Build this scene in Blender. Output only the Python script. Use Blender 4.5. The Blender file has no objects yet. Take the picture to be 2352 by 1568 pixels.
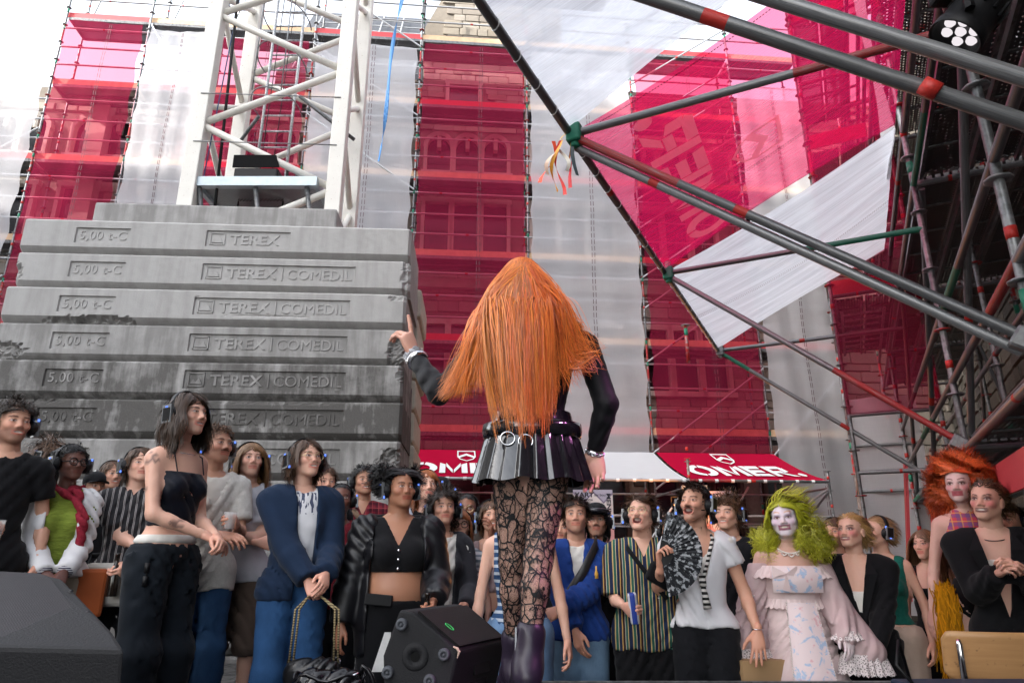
import bpy, bmesh, math, random
import numpy as np
from mathutils import Vector, Matrix

random.seed(7); np.random.seed(7)
SC = bpy.context.scene
COL = SC.collection
R = math.radians

# ---------------------------------------------------------------- camera, sky, sun, exposure
CZ = 1.355; PITCH = R(17.5); F = 1568.0            # picture space used for measuring: 2352 x 1568
cam_d = bpy.data.cameras.new('camera'); cam_d.sensor_width = 36; cam_d.lens = 24.0
cam_d.clip_start = 0.05; cam_d.clip_end = 600
cam = bpy.data.objects.new('camera', cam_d); COL.objects.link(cam)
cam.location = (0, 0, CZ); cam.rotation_euler = (math.pi/2 + PITCH, 0, 0)
SC.camera = cam
SUN_DIR = Vector((-0.76, -0.42, 0.48)).normalized()    # towards the sun: far to the left and a little behind the camera
W = bpy.data.worlds.new('World'); SC.world = W; W.use_nodes = True
wn = W.node_tree.nodes; wl = W.node_tree.links; wn.clear()
sky = wn.new('ShaderNodeTexSky'); sky.sky_type = 'NISHITA'; sky.sun_disc = False
sky.sun_elevation = math.asin(SUN_DIR.z); sky.sun_rotation = math.atan2(SUN_DIR.x, SUN_DIR.y)
sky.air_density = 1.0; sky.dust_density = 3.0; sky.ozone_density = 1.0
hsv = wn.new('ShaderNodeHueSaturation'); hsv.inputs['Saturation'].default_value = 0.32
bg = wn.new('ShaderNodeBackground'); bg.inputs['Strength'].default_value = 0.15
wo = wn.new('ShaderNodeOutputWorld')
wl.new(sky.outputs[0], hsv.inputs['Color']); wl.new(hsv.outputs[0], bg.inputs[0]); wl.new(bg.outputs[0], wo.inputs[0])
sun_d = bpy.data.lights.new('sun', 'SUN'); sun_d.energy = 2.0; sun_d.angle = R(0.5); sun_d.color = (1, 0.95, 0.87)
sun = bpy.data.objects.new('sun', sun_d); COL.objects.link(sun)
sun.rotation_euler = SUN_DIR.to_track_quat('Z', 'Y').to_euler()
SC.view_settings.view_transform = 'Standard'; SC.view_settings.look = 'None'
SC.view_settings.exposure = 2.5; SC.view_settings.gamma = 1.0
SC.cycles.transparent_max_bounces = 24; SC.cycles.max_bounces = 7
SC.cycles.use_denoising = True
SC.cycles.sample_clamp_indirect = 6.0

# ---------------------------------------------------------------- helpers
def ray(px, py):
    u = (px-1176)/F; v = (784-py)/F
    c, s = math.cos(PITCH), math.sin(PITCH)
    return Vector((u, c - s*v, s + c*v))
def at(px, py, Y):                                   # the point seen at a pixel at horizontal distance Y
    d = ray(px, py); return Vector((0, 0, CZ)) + d*(Y/d.y)

def obj(name, me, parent=None, m=None, loc=None, rot=None, scale=None):
    o = bpy.data.objects.new(name, me); COL.objects.link(o)
    if parent is not None: o.parent = parent
    if m is not None and me is not None:
        me.materials.clear(); me.materials.append(m)
    if loc is not None: o.location = loc
    if rot is not None: o.rotation_euler = rot
    if scale is not None: o.scale = scale
    return o
def tag(o, label=None, cat=None, group=None, kind=None):
    if label: o['label'] = label
    if cat: o['category'] = cat
    if group: o['group'] = group
    if kind: o['kind'] = kind
    return o
def thing(name, label, cat, loc=(0, 0, 0), rz=0, group=None):
    o = bpy.data.objects.new(name, None); COL.objects.link(o); o.empty_display_size = .1
    o.location = loc; o.rotation_euler = (0, 0, rz)
    return tag(o, label, cat, group)

class MB:
    def __init__(s): s.v = []; s.f = []; s.mi = []
    def add(s, vs, fs, mi=0):
        b = len(s.v); s.v += [tuple(v) for v in vs]; s.f += [tuple(i+b for i in f) for f in fs]; s.mi += [mi]*len(fs); return s
    def box(s, a, b, mi=0):
        x0, y0, z0 = a; x1, y1, z1 = b
        return s.add([(x0,y0,z0),(x1,y0,z0),(x1,y1,z0),(x0,y1,z0),(x0,y0,z1),(x1,y0,z1),(x1,y1,z1),(x0,y1,z1)],
              [(0,3,2,1),(4,5,6,7),(0,1,5,4),(1,2,6,5),(2,3,7,6),(3,0,4,7)], mi)
    def tube(s, pts, r, n=10, mi=0, cap=True):
        pts = [Vector(p) for p in pts]; rs = r if isinstance(r, (list, tuple)) else [r]*len(pts)
        rings = []; up = None
        for i, p in enumerate(pts):
            t = (pts[min(i+1, len(pts)-1)] - pts[max(i-1, 0)])
            if t.length < 1e-9: t = Vector((0, 0, 1))
            t.normalize()
            if up is None: up = Vector((0, 0, 1)) if abs(t.z) < .9 else Vector((1, 0, 0))
            a = t.cross(up); a.normalize(); b = a.cross(t); b.normalize(); up = b
            rings.append([p + (a*math.cos(2*math.pi*k/n) + b*math.sin(2*math.pi*k/n))*rs[i] for k in range(n)])
        vs = [v for rg in rings for v in rg]; fs = []
        for i in range(len(pts)-1):
            for k in range(n):
                fs.append((i*n+k, i*n+(k+1) % n, (i+1)*n+(k+1) % n, (i+1)*n+k))
        if cap:
            fs.append(tuple(range(n-1, -1, -1))); fs.append(tuple((len(pts)-1)*n+k for k in range(n)))
        return s.add(vs, fs, mi)
    def lathe(s, prof, n=20, mi=0, M=None):
        vs = []; fs = []
        for (r, z) in prof:
            for k in range(n):
                a = 2*math.pi*k/n; vs.append(Vector((r*math.cos(a), r*math.sin(a), z)))
        for i in range(len(prof)-1):
            for k in range(n):
                fs.append((i*n+k, i*n+(k+1) % n, (i+1)*n+(k+1) % n, (i+1)*n+k))
        if M is not None: vs = [M @ v for v in vs]
        return s.add(vs, fs, mi)
    def mesh(s, name, mats=None, smooth=False):
        me = bpy.data.meshes.new(name); me.from_pydata(s.v, [], s.f); 
        for m in (mats or []): me.materials.append(m)
        if mats and len(mats) > 1: me.polygons.foreach_set('material_index', s.mi)
        if smooth: me.polygons.foreach_set('use_smooth', [True]*len(me.polygons))
        me.update(); return me
def bevel(me, w, seg=2, ang=30):
    bm = bmesh.new(); bm.from_mesh(me)
    es = [e for e in bm.edges if len(e.link_faces) == 2 and e.calc_face_angle(0) > R(ang)]
    bmesh.ops.bevel(bm, geom=es, offset=w, segments=seg, affect='EDGES', profile=.5, clamp_overlap=True)
    bm.to_mesh(me); bm.free(); return me
def grid_mesh(name, fn, nu, nv, m=None, smooth=True):
    vs = [fn(i/nu, j/nv) for j in range(nv+1) for i in range(nu+1)]
    fs = [(j*(nu+1)+i, j*(nu+1)+i+1, (j+1)*(nu+1)+i+1, (j+1)*(nu+1)+i) for j in range(nv) for i in range(nu)]
    return MB().add(vs, fs).mesh(name, [m] if m else None, smooth)

# ---------------------------------------------------------------- materials
class N:                                             # a thin node helper
    def __init__(s, name):
        s.m = bpy.data.materials.new(name); s.m.use_nodes = True
        s.t = s.m.node_tree; s.t.nodes.clear(); s.out = s.n('OutputMaterial')
    def n(s, typ, **kw):
        nd = s.t.nodes.new('ShaderNode'+typ)
        for k, v in kw.items(): setattr(nd, k, v)
        return nd
    def l(s, a, b): s.t.links.new(a, b)
    def val(s, nd, key, v):
        if hasattr(v, 'links') or hasattr(v, 'is_linked'): s.l(v, nd.inputs[key])
        else: nd.inputs[key].default_value = v
    def coord(s, k='Object', scale=None):
        c = s.n('TexCoord').outputs[k]
        if scale is not None:
            mp = s.n('Mapping'); s.l(c, mp.inputs[0]); mp.inputs['Scale'].default_value = scale if hasattr(scale, '__len__') else (scale,)*3
            c = mp.outputs[0]
        return c
    def noise(s, sc=5, det=4, vec=None, rough=.55, dist=0):
        nd = s.n('TexNoise'); nd.inputs['Scale'].default_value = sc; nd.inputs['Detail'].default_value = det
        nd.inputs['Roughness'].default_value = rough; nd.inputs['Distortion'].default_value = dist
        s.l(vec if vec is not None else s.coord(), nd.inputs['Vector']); return nd.outputs['Fac']
    def ramp(s, fac, stops, interp='LINEAR'):
        nd = s.n('ValToRGB'); s.l(fac, nd.inputs[0]); cr = nd.color_ramp; cr.interpolation = interp
        while len(cr.elements) < len(stops): cr.elements.new(.5)
        while len(cr.elements) > len(stops): cr.elements.remove(cr.elements[-1])
        for e, (p, c) in zip(cr.elements, stops):
            e.position = p; e.color = (*(c if hasattr(c, '__len__') else (c, c, c)), 1)
        return nd.outputs[0]
    def math(s, op, a, b=0.0, c=None):
        nd = s.n('Math', operation=op); s.val(nd, 0, a); s.val(nd, 1, b)
        if c is not None: s.val(nd, 2, c)
        return nd.outputs[0]
    def mix(s, fac, a, b, mode='MIX'):
        nd = s.n('MixRGB', blend_type=mode); s.val(nd, 0, fac)
        for i, x in ((1, a), (2, b)):
            if hasattr(x, 'is_linked'): s.l(x, nd.inputs[i])
            else: nd.inputs[i].default_value = (*x[:3], 1)
        return nd.outputs[0]
    def bsdf(s, color, rough=.7, spec=.4, metal=0, bump=None, bstr=.2, bdist=.01, **kw):
        b = s.n('BsdfPrincipled')
        if hasattr(color, 'is_linked'): s.l(color, b.inputs['Base Color'])
        else: b.inputs['Base Color'].default_value = (*color[:3], 1)
        s.val(b, 'Roughness', rough); s.val(b, 'Specular IOR Level', spec); s.val(b, 'Metallic', metal)
        for k, v in kw.items(): s.val(b, k.replace('_', ' '), v)
        if bump is not None:
            bp = s.n('Bump'); bp.inputs['Strength'].default_value = bstr; bp.inputs['Distance'].default_value = bdist
            s.l(bump, bp.inputs['Height']); s.l(bp.outputs[0], b.inputs['Normal'])
        return b.outputs[0]
    def end(s, shader): s.l(shader, s.out.inputs[0]); return s.m
    def mixs(s, fac, a, b):
        nd = s.n('MixShader'); s.val(nd, 0, fac); s.l(a, nd.inputs[1]); s.l(b, nd.inputs[2]); return nd.outputs[0]

_mc = {}
def plain(name, col, rough=.6, var=.15, sc=30, metal=0, spec=.4, bump=.15, **kw):
    if name in _mc: return _mc[name]
    n = N(name); nz = n.noise(sc, 4)
    c = n.mix(nz, [x*(1-var) for x in col], [min(1, x*(1+var)) for x in col])
    m = n.end(n.bsdf(c, rough, spec, metal, bump=nz, bstr=bump, bdist=.004, **kw)); _mc[name] = m; return m
def cloth(name, col, var=.18, sc=9, rough=.85, weave=420):
    if name in _mc: return _mc[name]
    n = N(name); nz = n.noise(sc, 5); wv = n.noise(weave, 2)
    c = n.mix(nz, [x*(1-var) for x in col], [min(1, x*(1+var)) for x in col])
    h = n.math('ADD', n.math('MULTIPLY', wv, .25), nz)
    m = n.end(n.bsdf(c, rough, .15, bump=h, bstr=.35, bdist=.005, Sheen_Weight=.06)); _mc[name] = m; return m
def striped(name, stops, period, axis='X', rough=.85, warp=.012):
    if name in _mc: return _mc[name]
    n = N(name); sp = n.n('SeparateXYZ'); n.l(n.coord(), sp.inputs[0])
    nz = n.noise(7, 3)
    t = n.math('FRACT', n.math('DIVIDE', n.math('ADD', sp.outputs[axis], n.math('MULTIPLY', nz, warp)), period))
    c = n.ramp(t, stops, 'CONSTANT')
    m = n.end(n.bsdf(c, rough, .2, bump=n.noise(14, 4), bstr=.35, bdist=.006)); _mc[name] = m; return m

def galv_mat(name, paint=None, wear=.5, dark=1.0):
    n = N(name); co = n.coord('Object'); nz = n.noise(26, 5, co); big = n.noise(5, 3, co)
    c = n.mix(n.ramp(nz, [(.35, 0), (.62, 1)]), (.075*dark, .08*dark, .085*dark), (.27*dark, .285*dark, .30*dark))
    c = n.mix(n.ramp(big, [(.35, 0), (.75, .6)]), c, (.30*dark, .29*dark, .28*dark))
    rough = n.ramp(nz, [(.3, .28), (.7, .55)])
    if paint:
        k = n.ramp(n.noise(18, 6), [(wear-.05, 1), (wear+.08, 0)])
        s1 = n.bsdf(c, rough, .5, .42); s2 = n.bsdf(paint, .55, .4)
        return n.end(n.mixs(k, s1, s2))
    return n.end(n.bsdf(c, rough, .6, .45, bump=nz, bstr=.08, bdist=.002))
M_GALV = galv_mat('galvanised_steel'); M_GALVD = galv_mat('galvanised_steel_worn', dark=.62)
M_RED = galv_mat('red_tube_paint', (.36, .016, .016), .56); M_GRN = galv_mat('green_tube_paint', (.02, .20, .12), .66)
M_TAPE = plain('red_marking_tape', (.42, .022, .016), .5, .5, 120)
M_BLACK = plain('black_plastic', (.006, .006, .007), .5, spec=.25); M_CHROME = plain('chrome', (.75, .75, .77), .12, .05, metal=1, bump=0)
def net_mat(name, col, cover, tint, thr=1.0, trans=.5):
    n = N(name); co = n.coord('Object')
    w1 = n.noise(1, 3, n.coord('Object', (3, 3, 160)), .7); w2 = n.noise(1, 3, n.coord('Object', (140, 140, 2)), .7)
    big = n.noise(.8, 3, co)
    cov = n.math('ADD', cover-.16, n.math('ADD', n.math('MULTIPLY', w1, .12), n.math('ADD', n.math('MULTIPLY', w2, .12), n.math('MULTIPLY', big, .08))))
    d = n.n('BsdfDiffuse'); d.inputs[0].default_value = (*col, 1)
    t = n.n('BsdfTranslucent'); t.inputs[0].default_value = (*col, 1)
    tr = n.n('BsdfTransparent'); tr.inputs[0].default_value = (*tint, 1)
    return n.end(n.mixs(cov, tr.outputs[0], n.mixs(trans, d.outputs[0], t.outputs[0])))
M_NETR = net_mat('red_net', (.47, .030, .095), .42, (1, .52, .60))
M_NETW = net_mat('white_net', (.86, .86, .90), .60, (.97, .97, 1))
def canopy_mat(name, col, cover, tint, amp, trans=.55):      # fibres run from the edge pole to the scaffold
    n = N(name); dt = n.n('VectorMath', operation='DOT_PRODUCT'); n.l(n.coord('Object'), dt.inputs[0]); dt.inputs[1].default_value = (.436, .9, 0)
    d2 = n.n('VectorMath', operation='DOT_PRODUCT'); n.l(n.coord('Object'), d2.inputs[0]); d2.inputs[1].default_value = (.9, -.436, 0)
    cb = n.n('CombineXYZ'); n.l(n.math('MULTIPLY', dt.outputs['Value'], 55), cb.inputs[0]); n.l(n.math('MULTIPLY', d2.outputs['Value'], 1.1), cb.inputs[1])
    w = n.noise(1, 5, cb.outputs[0], .75); cb2 = n.n('CombineXYZ'); n.l(n.math('MULTIPLY', dt.outputs['Value'], 160), cb2.inputs[0]); n.l(n.math('MULTIPLY', d2.outputs['Value'], 2.0), cb2.inputs[1]); w2 = n.noise(1, 3, cb2.outputs[0], .7)
    cov = n.math('ADD', cover, n.math('MULTIPLY', n.math('SUBTRACT', n.math('ADD', w, n.math('MULTIPLY', w2, .6)), .8), amp)); cov = n.math('MINIMUM', n.math('MAXIMUM', cov, .12), .97)
    d = n.n('BsdfDiffuse'); d.inputs[0].default_value = (*col, 1); t = n.n('BsdfTranslucent'); t.inputs[0].default_value = (*col, 1); tr = n.n('BsdfTransparent'); tr.inputs[0].default_value = (*tint, 1)
    return n.end(n.mixs(cov, tr.outputs[0], n.mixs(trans, d.outputs[0], t.outputs[0])))
M_CANR = canopy_mat('red_canopy_net', (.74, .014, .12), .42, (1, .40, .55), .10, .65)
M_CANW = canopy_mat('white_canopy_net', (.80, .82, .88), .86, (1, 1, 1), .8, .5)
M_AWR = net_mat('red_awning_net', (.60, .010, .055), .88, (1, .3, .3), trans=.35)
M_AWW = net_mat('white_awning_net', (.85, .85, .87), .9, (1, 1, 1), trans=.35)
def perf_mat(name, col, sx, sy, thr, metal=.7):
    n = N(name); sp = n.n('SeparateXYZ'); n.l(n.coord(), sp.inputs[0])
    a = n.math('SINE', n.math('MULTIPLY', sp.outputs['X'], 2*math.pi/sx)); b = n.math('SINE', n.math('MULTIPLY', sp.outputs['Y'], 2*math.pi/sy))
    h = n.math('GREATER_THAN', n.math('MULTIPLY', a, b), thr)
    tr = n.n('BsdfTransparent'); nz = n.noise(8, 4)
    c = n.mix(nz, [x*.6 for x in col], col)
    return n.end(n.mixs(h, n.bsdf(c, .5, .4, metal), tr.outputs[0]))
M_PERF = perf_mat('perforated_deck', (.12, .12, .125), .06, .044, .36)

# unit tubes shared by all scaffold pieces: radius 1, z 0..1
M_GALVL = galv_mat('bright_galvanised_steel', dark=1.9)
def unit_tube(name, segs, n=14, bright=False):                     # segs: [(z0, z1, material slot)]
    b = MB(); mats = [M_GALVL if bright else M_GALV, M_TAPE, M_GRN, M_RED, M_GALVD]
    vs = []; zs = sorted({z for s in segs for z in s[:2]})
    ring = {z: [(math.cos(2*math.pi*k/n), math.sin(2*math.pi*k/n), z) for k in range(n)] for z in zs}
    for z0, z1, mi in segs:
        b.add(ring[z0]+ring[z1], [(k, (k+1) % n, n+(k+1) % n, n+k) for k in range(n)], mi)
    b.add(ring[zs[0]], [tuple(range(n-1, -1, -1))]); b.add(ring[zs[-1]], [tuple(range(n))])
    return b.mesh(name, mats, True)
UT = {'plain': unit_tube('tube', [(0, 1, 0)]),
      'band': unit_tube('tube_band', [(0, .46, 0), (.46, .49, 1), (.49, 1, 0)]),
      'lowband': unit_tube('tube_lowband', [(0, .22, 0), (.22, .245, 1), (.245, 1, 0)]),
      'green': unit_tube('tube_green', [(0, .16, 2), (.16, .62, 0), (.62, .66, 1), (.66, 1, 0)]),
      'greenend': unit_tube('tube_greenend', [(0, .55, 4), (.55, 1, 2)]),
      'redhalf': unit_tube('tube_redhalf', [(0, .62, 0), (.62, 1, 3)]),
      'redgal': unit_tube('tube_redgal', [(0, .3, 3), (.3, .44, 4), (.44, .47, 1), (.47, 1, 4)]),
      'red': unit_tube('tube_red', [(0, 1, 3)]),
      'dark': unit_tube('tube_dark', [(0, .3, 4), (.3, .33, 1), (.33, 1, 4)])}
UTB = {'plain': unit_tube('bright_tube', [(0, 1, 0)], 10, True), 'band': unit_tube('bright_tube_band', [(0, .46, 0), (.46, .485, 1), (.485, 1, 0)], 10, True), 'lowband': unit_tube('bright_tube_lowband', [(0, .22, 0), (.22, .245, 1), (.245, 1, 0)], 10, True)}
def tube(name, a, b, r=.02415, kind='plain', parent=None):
    a = Vector(a); b = Vector(b); d = b-a
    o = bpy.data.objects.new(name, UTB[kind] if (kind in UTB and parent is not None and parent.name in ('facade_scaffold', 'bar_scaffold', 'stone_building')) else UT[kind]); COL.objects.link(o)
    o.location = a; o.rotation_mode = 'QUATERNION'; o.rotation_quaternion = d.to_track_quat('Z', 'Y')
    o.scale = (r, r, d.length)
    if parent: o.parent = parent
    return o
_pm = {}
def post_mesh(h, variant):                           # a standard with rosettes every half metre and coloured joints
    key = (round(h, 2), variant)
    if key in _pm: return _pm[key]
    b = MB(); z = 0.0; mats = [M_GALV, M_TAPE, M_GRN, M_RED, M_GALVD]
    rnd = random.Random(variant)
    while z < h-.01:
        z1 = min(z+.5, h); mi = 0
        q = rnd.random()
        mi = 3 if q < .16 else (4 if q < .5 else 0)
        b.tube([(0, 0, z), (0, 0, z1)], .02415, 10, mi, cap=(z1 >= h-.01))
        if q > .6: b.tube([(0, 0, z+.2), (0, 0, z+.26)], .0252, 12, 1)
        if q < .35: b.tube([(0, 0, z+.36), (0, 0, z+.46)], .0252, 12, 2)
        b.lathe([(.025, z1-.006), (.058, z1-.006), (.062, z1), (.058, z1+.006), (.025, z1+.006)], 9, 0 if q < .8 else 3)
        z = z1
    me = b.mesh('post', mats, True); _pm[key] = me; return me
def post(p, h, parent, variant=0, name='post'):
    return obj(name, post_mesh(h, variant), parent, loc=p)
def text_mesh(s, size, extrude=0.0, bold=0.0, space=1.0, flipy=None):
    cu = bpy.data.curves.new('txt', 'FONT'); cu.body = s; cu.size = size; cu.extrude = extrude; cu.offset = bold
    cu.space_character = space; cu.resolution_u = 3
    o = bpy.data.objects.new('txt', cu); COL.objects.link(o)
    dg = bpy.context.evaluated_depsgraph_get(); me = bpy.data.meshes.new_from_object(o.evaluated_get(dg))
    bpy.data.objects.remove(o); bpy.data.curves.remove(cu)
    return me
def copy_tree(o, parent=None):
    c = o.copy(); COL.objects.link(c)
    if parent: c.parent = parent
    for ch in list(o.children): copy_tree(ch, c)
    return c
# ================================================================ THE SETTING
def ground_z(x):                                     # the cobbled yard rises towards the ballast stack
    t = min(1, max(0, (.3-x)/2.3)); return .42*t*t*(3-2*t)
n = N('cobbles'); vo = n.n('TexVoronoi', feature='DISTANCE_TO_EDGE'); vo.inputs['Scale'].default_value = 8; n.l(n.coord(), vo.inputs['Vector'])
nz = n.noise(6, 5); c = n.mix(nz, (.035, .034, .034), (.10, .095, .09))
c = n.mix(n.ramp(vo.outputs['Distance'], [(.0, 1), (.06, 0)]), c, (.02, .019, .018))
M_GROUND = n.end(n.bsdf(c, .75, .4, bump=n.ramp(vo.outputs['Distance'], [(0, 0), (.12, 1)]), bstr=.7, bdist=.03))
gx = [-160, -60, -20, -8, -4] + [-3+.25*i for i in range(17)] + [2, 5, 12, 40, 160]
gy = [-160, -40, -10, 0, 4, 8, 12, 16, 40, 160]
b = MB(); b.add([(x, y, ground_z(x)) for y in gy for x in gx],
      [(j*len(gx)+i, j*len(gx)+i+1, (j+1)*len(gx)+i+1, (j+1)*len(gx)+i) for j in range(len(gy)-1) for i in range(len(gx)-1)])
tag(obj('ground', b.mesh('ground', [M_GROUND], True)), kind='structure')

# stage: plywood sheets on a frame, its front edge cuts obliquely across the yard
STAGE = .705
def edge_y(x): return 3.22 + (x+2.6)*.34 if x < 0 else 4.104 + .0*x
n = N('stage_ply'); nz = n.noise(1, 5, n.coord('Object', (2, 30, 30)))
M_STAGE = n.end(n.bsdf(n.mix(nz, (.018, .018, .02), (.05, .05, .055)), .55, .4, bump=nz, bstr=.2, bdist=.003))
st = thing('stage', 'low black stage deck under the performer, loudspeakers on it', 'stage')
xs = [-4.2, -2.6, -1.3, 0, 1.3, 1.62, 2.6, 3.9]
for i in range(7):
    x0, x1 = xs[i]+.003, xs[i+1]-.003
    for y0, y1 in (((-2.2, .3), (.306, 2.2), (2.206, None)) if i < 5 else ((-2.2, .3), (.306, 2.2), (2.206, 2.7), (3.6, None))):
        ya, yb = (y1, y1) if y1 else (edge_y(x0), edge_y(x1))
        me = MB().add([(x0, y0, STAGE-.05), (x1, y0, STAGE-.05), (x1, yb, STAGE-.05), (x0, ya, STAGE-.05),
                       (x0, y0, STAGE), (x1, y0, STAGE), (x1, yb, STAGE), (x0, ya, STAGE)],
                      [(0,3,2,1),(4,5,6,7),(0,1,5,4),(1,2,6,5),(2,3,7,6),(3,0,4,7)]).mesh('deck_panel', [M_STAGE])
        obj('deck_panel', me, st)
for i in range(7):
    x0, x1 = xs[i]+.004, xs[i+1]-.004
    me = MB().add([(x0, edge_y(x0)-.03, -.02), (x1, edge_y(x1)-.03, -.02), (x1, edge_y(x1)-.02, STAGE-.052), (x0, edge_y(x0)-.02, STAGE-.052),
                   (x0, edge_y(x0)-.06, -.02), (x1, edge_y(x1)-.06, -.02), (x1, edge_y(x1)-.06, STAGE-.052), (x0, edge_y(x0)-.06, STAGE-.052)],
                  [(1,0,3,2),(4,5,6,7),(0,1,5,4),(1,2,6,5),(2,3,7,6),(3,0,4,7)]).mesh('skirting', [M_BLACK])
    obj('skirting', me, st)
edge = MB()
for i in range(3, 7): edge.box((xs[i]+.002, 4.104, STAGE-.045), (xs[i+1]-.002, 4.125, STAGE+.004))
obj('edge_strip', edge.mesh('edge_strip', [galv_mat('edge_metal', dark=.7)]), st)

# ---------------------------------------------------------------- the stone building behind the nets
SL = .0875; FN = Vector((SL, -1, 0)).normalized(); FD = 14.2
def FP(x, o, z): return Vector((x + FN.x*o, FD + SL*x + FN.y*o, z))
n = N('ashlar'); nz = n.noise(5, 5); oi = n.n('ObjectInfo').outputs['Random']
gm = n.n('NewGeometry').outputs['Random Per Island']
rr = n.math('FRACT', n.math('ADD', oi, gm))
c = n.ramp(rr, [(0, (.30, .26, .21)), (.35, (.40, .36, .30)), (.7, (.24, .21, .18)), (1, (.46, .42, .36))])
c = n.mix(n.math('MULTIPLY', nz, .55), c, (.17, .15, .13))
M_STONE = n.end(n.bsdf(c, .9, .2, bump=n.noise(22, 6), bstr=.6, bdist=.02))
n = N('mortar'); M_MORTAR = n.end(n.bsdf(n.mix(n.noise(12, 5), (.16, .14, .12), (.28, .25, .21)), .95, .1, bump=n.noise(30, 5), bstr=.5))
n = N('dressed_stone'); nz = n.noise(4, 6); M_TRIM = n.end(n.bsdf(n.mix(nz, (.36, .33, .28), (.56, .53, .47)), .85, .25, bump=n.noise(24, 5), bstr=.3))
n = N('cream_render'); nz = n.noise(2, 5); M_CREAM = n.end(n.bsdf(n.mix(nz, (.55, .50, .43), (.70, .66, .58)), .9, .2, bump=n.noise(30, 4), bstr=.2))
n = N('dark_glass'); M_GLASS = n.end(n.bsdf((.012, .014, .018), .12, .5))
n = N('slate'); br = n.n('TexBrick'); n.l(n.coord('Object', 3.2), br.inputs[0]); br.inputs['Color1'].default_value = (.04, .045, .055, 1); br.inputs['Color2'].default_value = (.07, .075, .085, 1); br.inputs['Mortar'].default_value = (.015, .015, .018, 1)
M_SLATE = n.end(n.bsdf(br.outputs[0], .5, .4))
M_WOODD = plain('dark_window_timber', (.05, .03, .024), .6, .3, 14)
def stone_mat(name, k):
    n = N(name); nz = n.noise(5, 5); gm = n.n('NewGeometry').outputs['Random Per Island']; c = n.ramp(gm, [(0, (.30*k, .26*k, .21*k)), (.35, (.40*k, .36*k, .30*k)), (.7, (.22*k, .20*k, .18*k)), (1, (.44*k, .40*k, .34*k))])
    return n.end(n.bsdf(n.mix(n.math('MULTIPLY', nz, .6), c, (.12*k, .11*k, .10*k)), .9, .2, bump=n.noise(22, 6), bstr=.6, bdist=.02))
M_STONE_SHADE = stone_mat('shade_toned_stone', .38)  # darker copy of the building stone, deep shade put into its colour
bld = thing('stone_building', 'old stone building with mullioned windows wrapped in scaffold netting', 'building')
XA, XB, WO = -17.0, 14.0, -1.05
obj('wall', MB().add([FP(XA, WO, 0), FP(XB, WO, 0), FP(XB, WO, 13.3), FP(-6, WO, 13.3), FP(-6, WO, 12.9), FP(XA, WO, 12.0),
     FP(XA, WO-.5, 0), FP(XB, WO-.5, 0), FP(XB, WO-.5, 13.3), FP(-6, WO-.5, 13.3), FP(-6, WO-.5, 12.9), FP(XA, WO-.5, 12.0)],
     [(0,1,2,3,4,5), (11,10,9,8,7,6), (0,6,7,1), (1,7,8,2), (2,8,9,3), (3,9,10,4), (4,10,11,5), (5,11,6,0)]).mesh('wall', [M_MORTAR]), bld)
openings = []
def window(x0, x1, z0, z1, arch=False, lattice=False):
    openings.append((x0-.09, x1+.09, z0-.12, z1+(.5 if arch else .1)))
    t = MB(); d0, d1 = WO+.001, WO+.17
    def bx(a0, a1, c0, c1, o0=d0, o1=d1, mi=0):
        t.add([FP(a0, o1, c0), FP(a1, o1, c0), FP(a1, o0, c0), FP(a0, o0, c0), FP(a0, o1, c1), FP(a1, o1, c1), FP(a1, o0, c1), FP(a0, o0, c1)],
              [(0,3,2,1),(4,5,6,7),(0,1,5,4),(1,2,6,5),(2,3,7,6),(3,0,4,7)], mi)
    bx(x0-.09, x0, z0, z1); bx(x1, x1+.09, z0, z1); bx(x0-.14, x1+.14, z0-.12, z0, o1=d1+.06)
    if arch:
        xc, r = (x0+x1)/2, (x1-x0)/2; ns = 10
        for k in range(ns):
            a0, a1 = math.pi*k/ns, math.pi*(k+1)/ns
            q = [(xc+rr_*math.cos(a), z1+rr_*1.15*math.sin(a)) for rr_, a in ((r, a0), (r+.11, a0), (r+.11, a1), (r, a1))]
            t.add([FP(x, d1, z) for x, z in q]+[FP(x, d0, z) for x, z in q], [(0,1,2,3), (0,4,5,1), (1,5,6,2), (2,6,7,3), (3,7,4,0)])
        bx(xc-.05, xc+.05, z1-.02, z1+r*1.1)
    else: bx(x0-.12, x1+.12, z1, z1+.13)
    w = obj('window', t.mesh('window', [M_TRIM if z0 > 3.4 else M_WOODD]), bld)
    pm = MB().add([FP(x0-.03, WO+.012, z0), FP(x1+.03, WO+.012, z0), FP(x1+.03, WO+.012, z1+(.35 if arch else 0)), FP(x0-.03, WO+.012, z1+(.35 if arch else 0))], [(0,1,2,3)])
    obj('pane', pm.mesh('pane', [M_GLASS]), w)
    if lattice:
        lm = MB()
        for k in range(-3, 9):
            for sgn in (1, -1):
                a = FP(x0+(k+.5)*.16, WO+.03, z0); bb = FP(x0+(k+.5)*.16+sgn*.5, WO+.03, z0+.9)
                if x0 <= min(x0+(k+.5)*.16, x0+(k+.5)*.16+sgn*.5) and max(x0+(k+.5)*.16, x0+(k+.5)*.16+sgn*.5) <= x1: lm.tube([a, bb], .008, 4)
        if lm.v: obj('lattice', lm.mesh('lattice', [M_GALVD]), w)
bays = [(-13.2, -10.7), (-10.7, -8.77), (-8.77, -7.31), (-7.31, -4.86), (-4.86, -2.265), (-2.265, .37), (.37, 2.996), (2.996, 5.6), (5.6, 7.43)]
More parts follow.
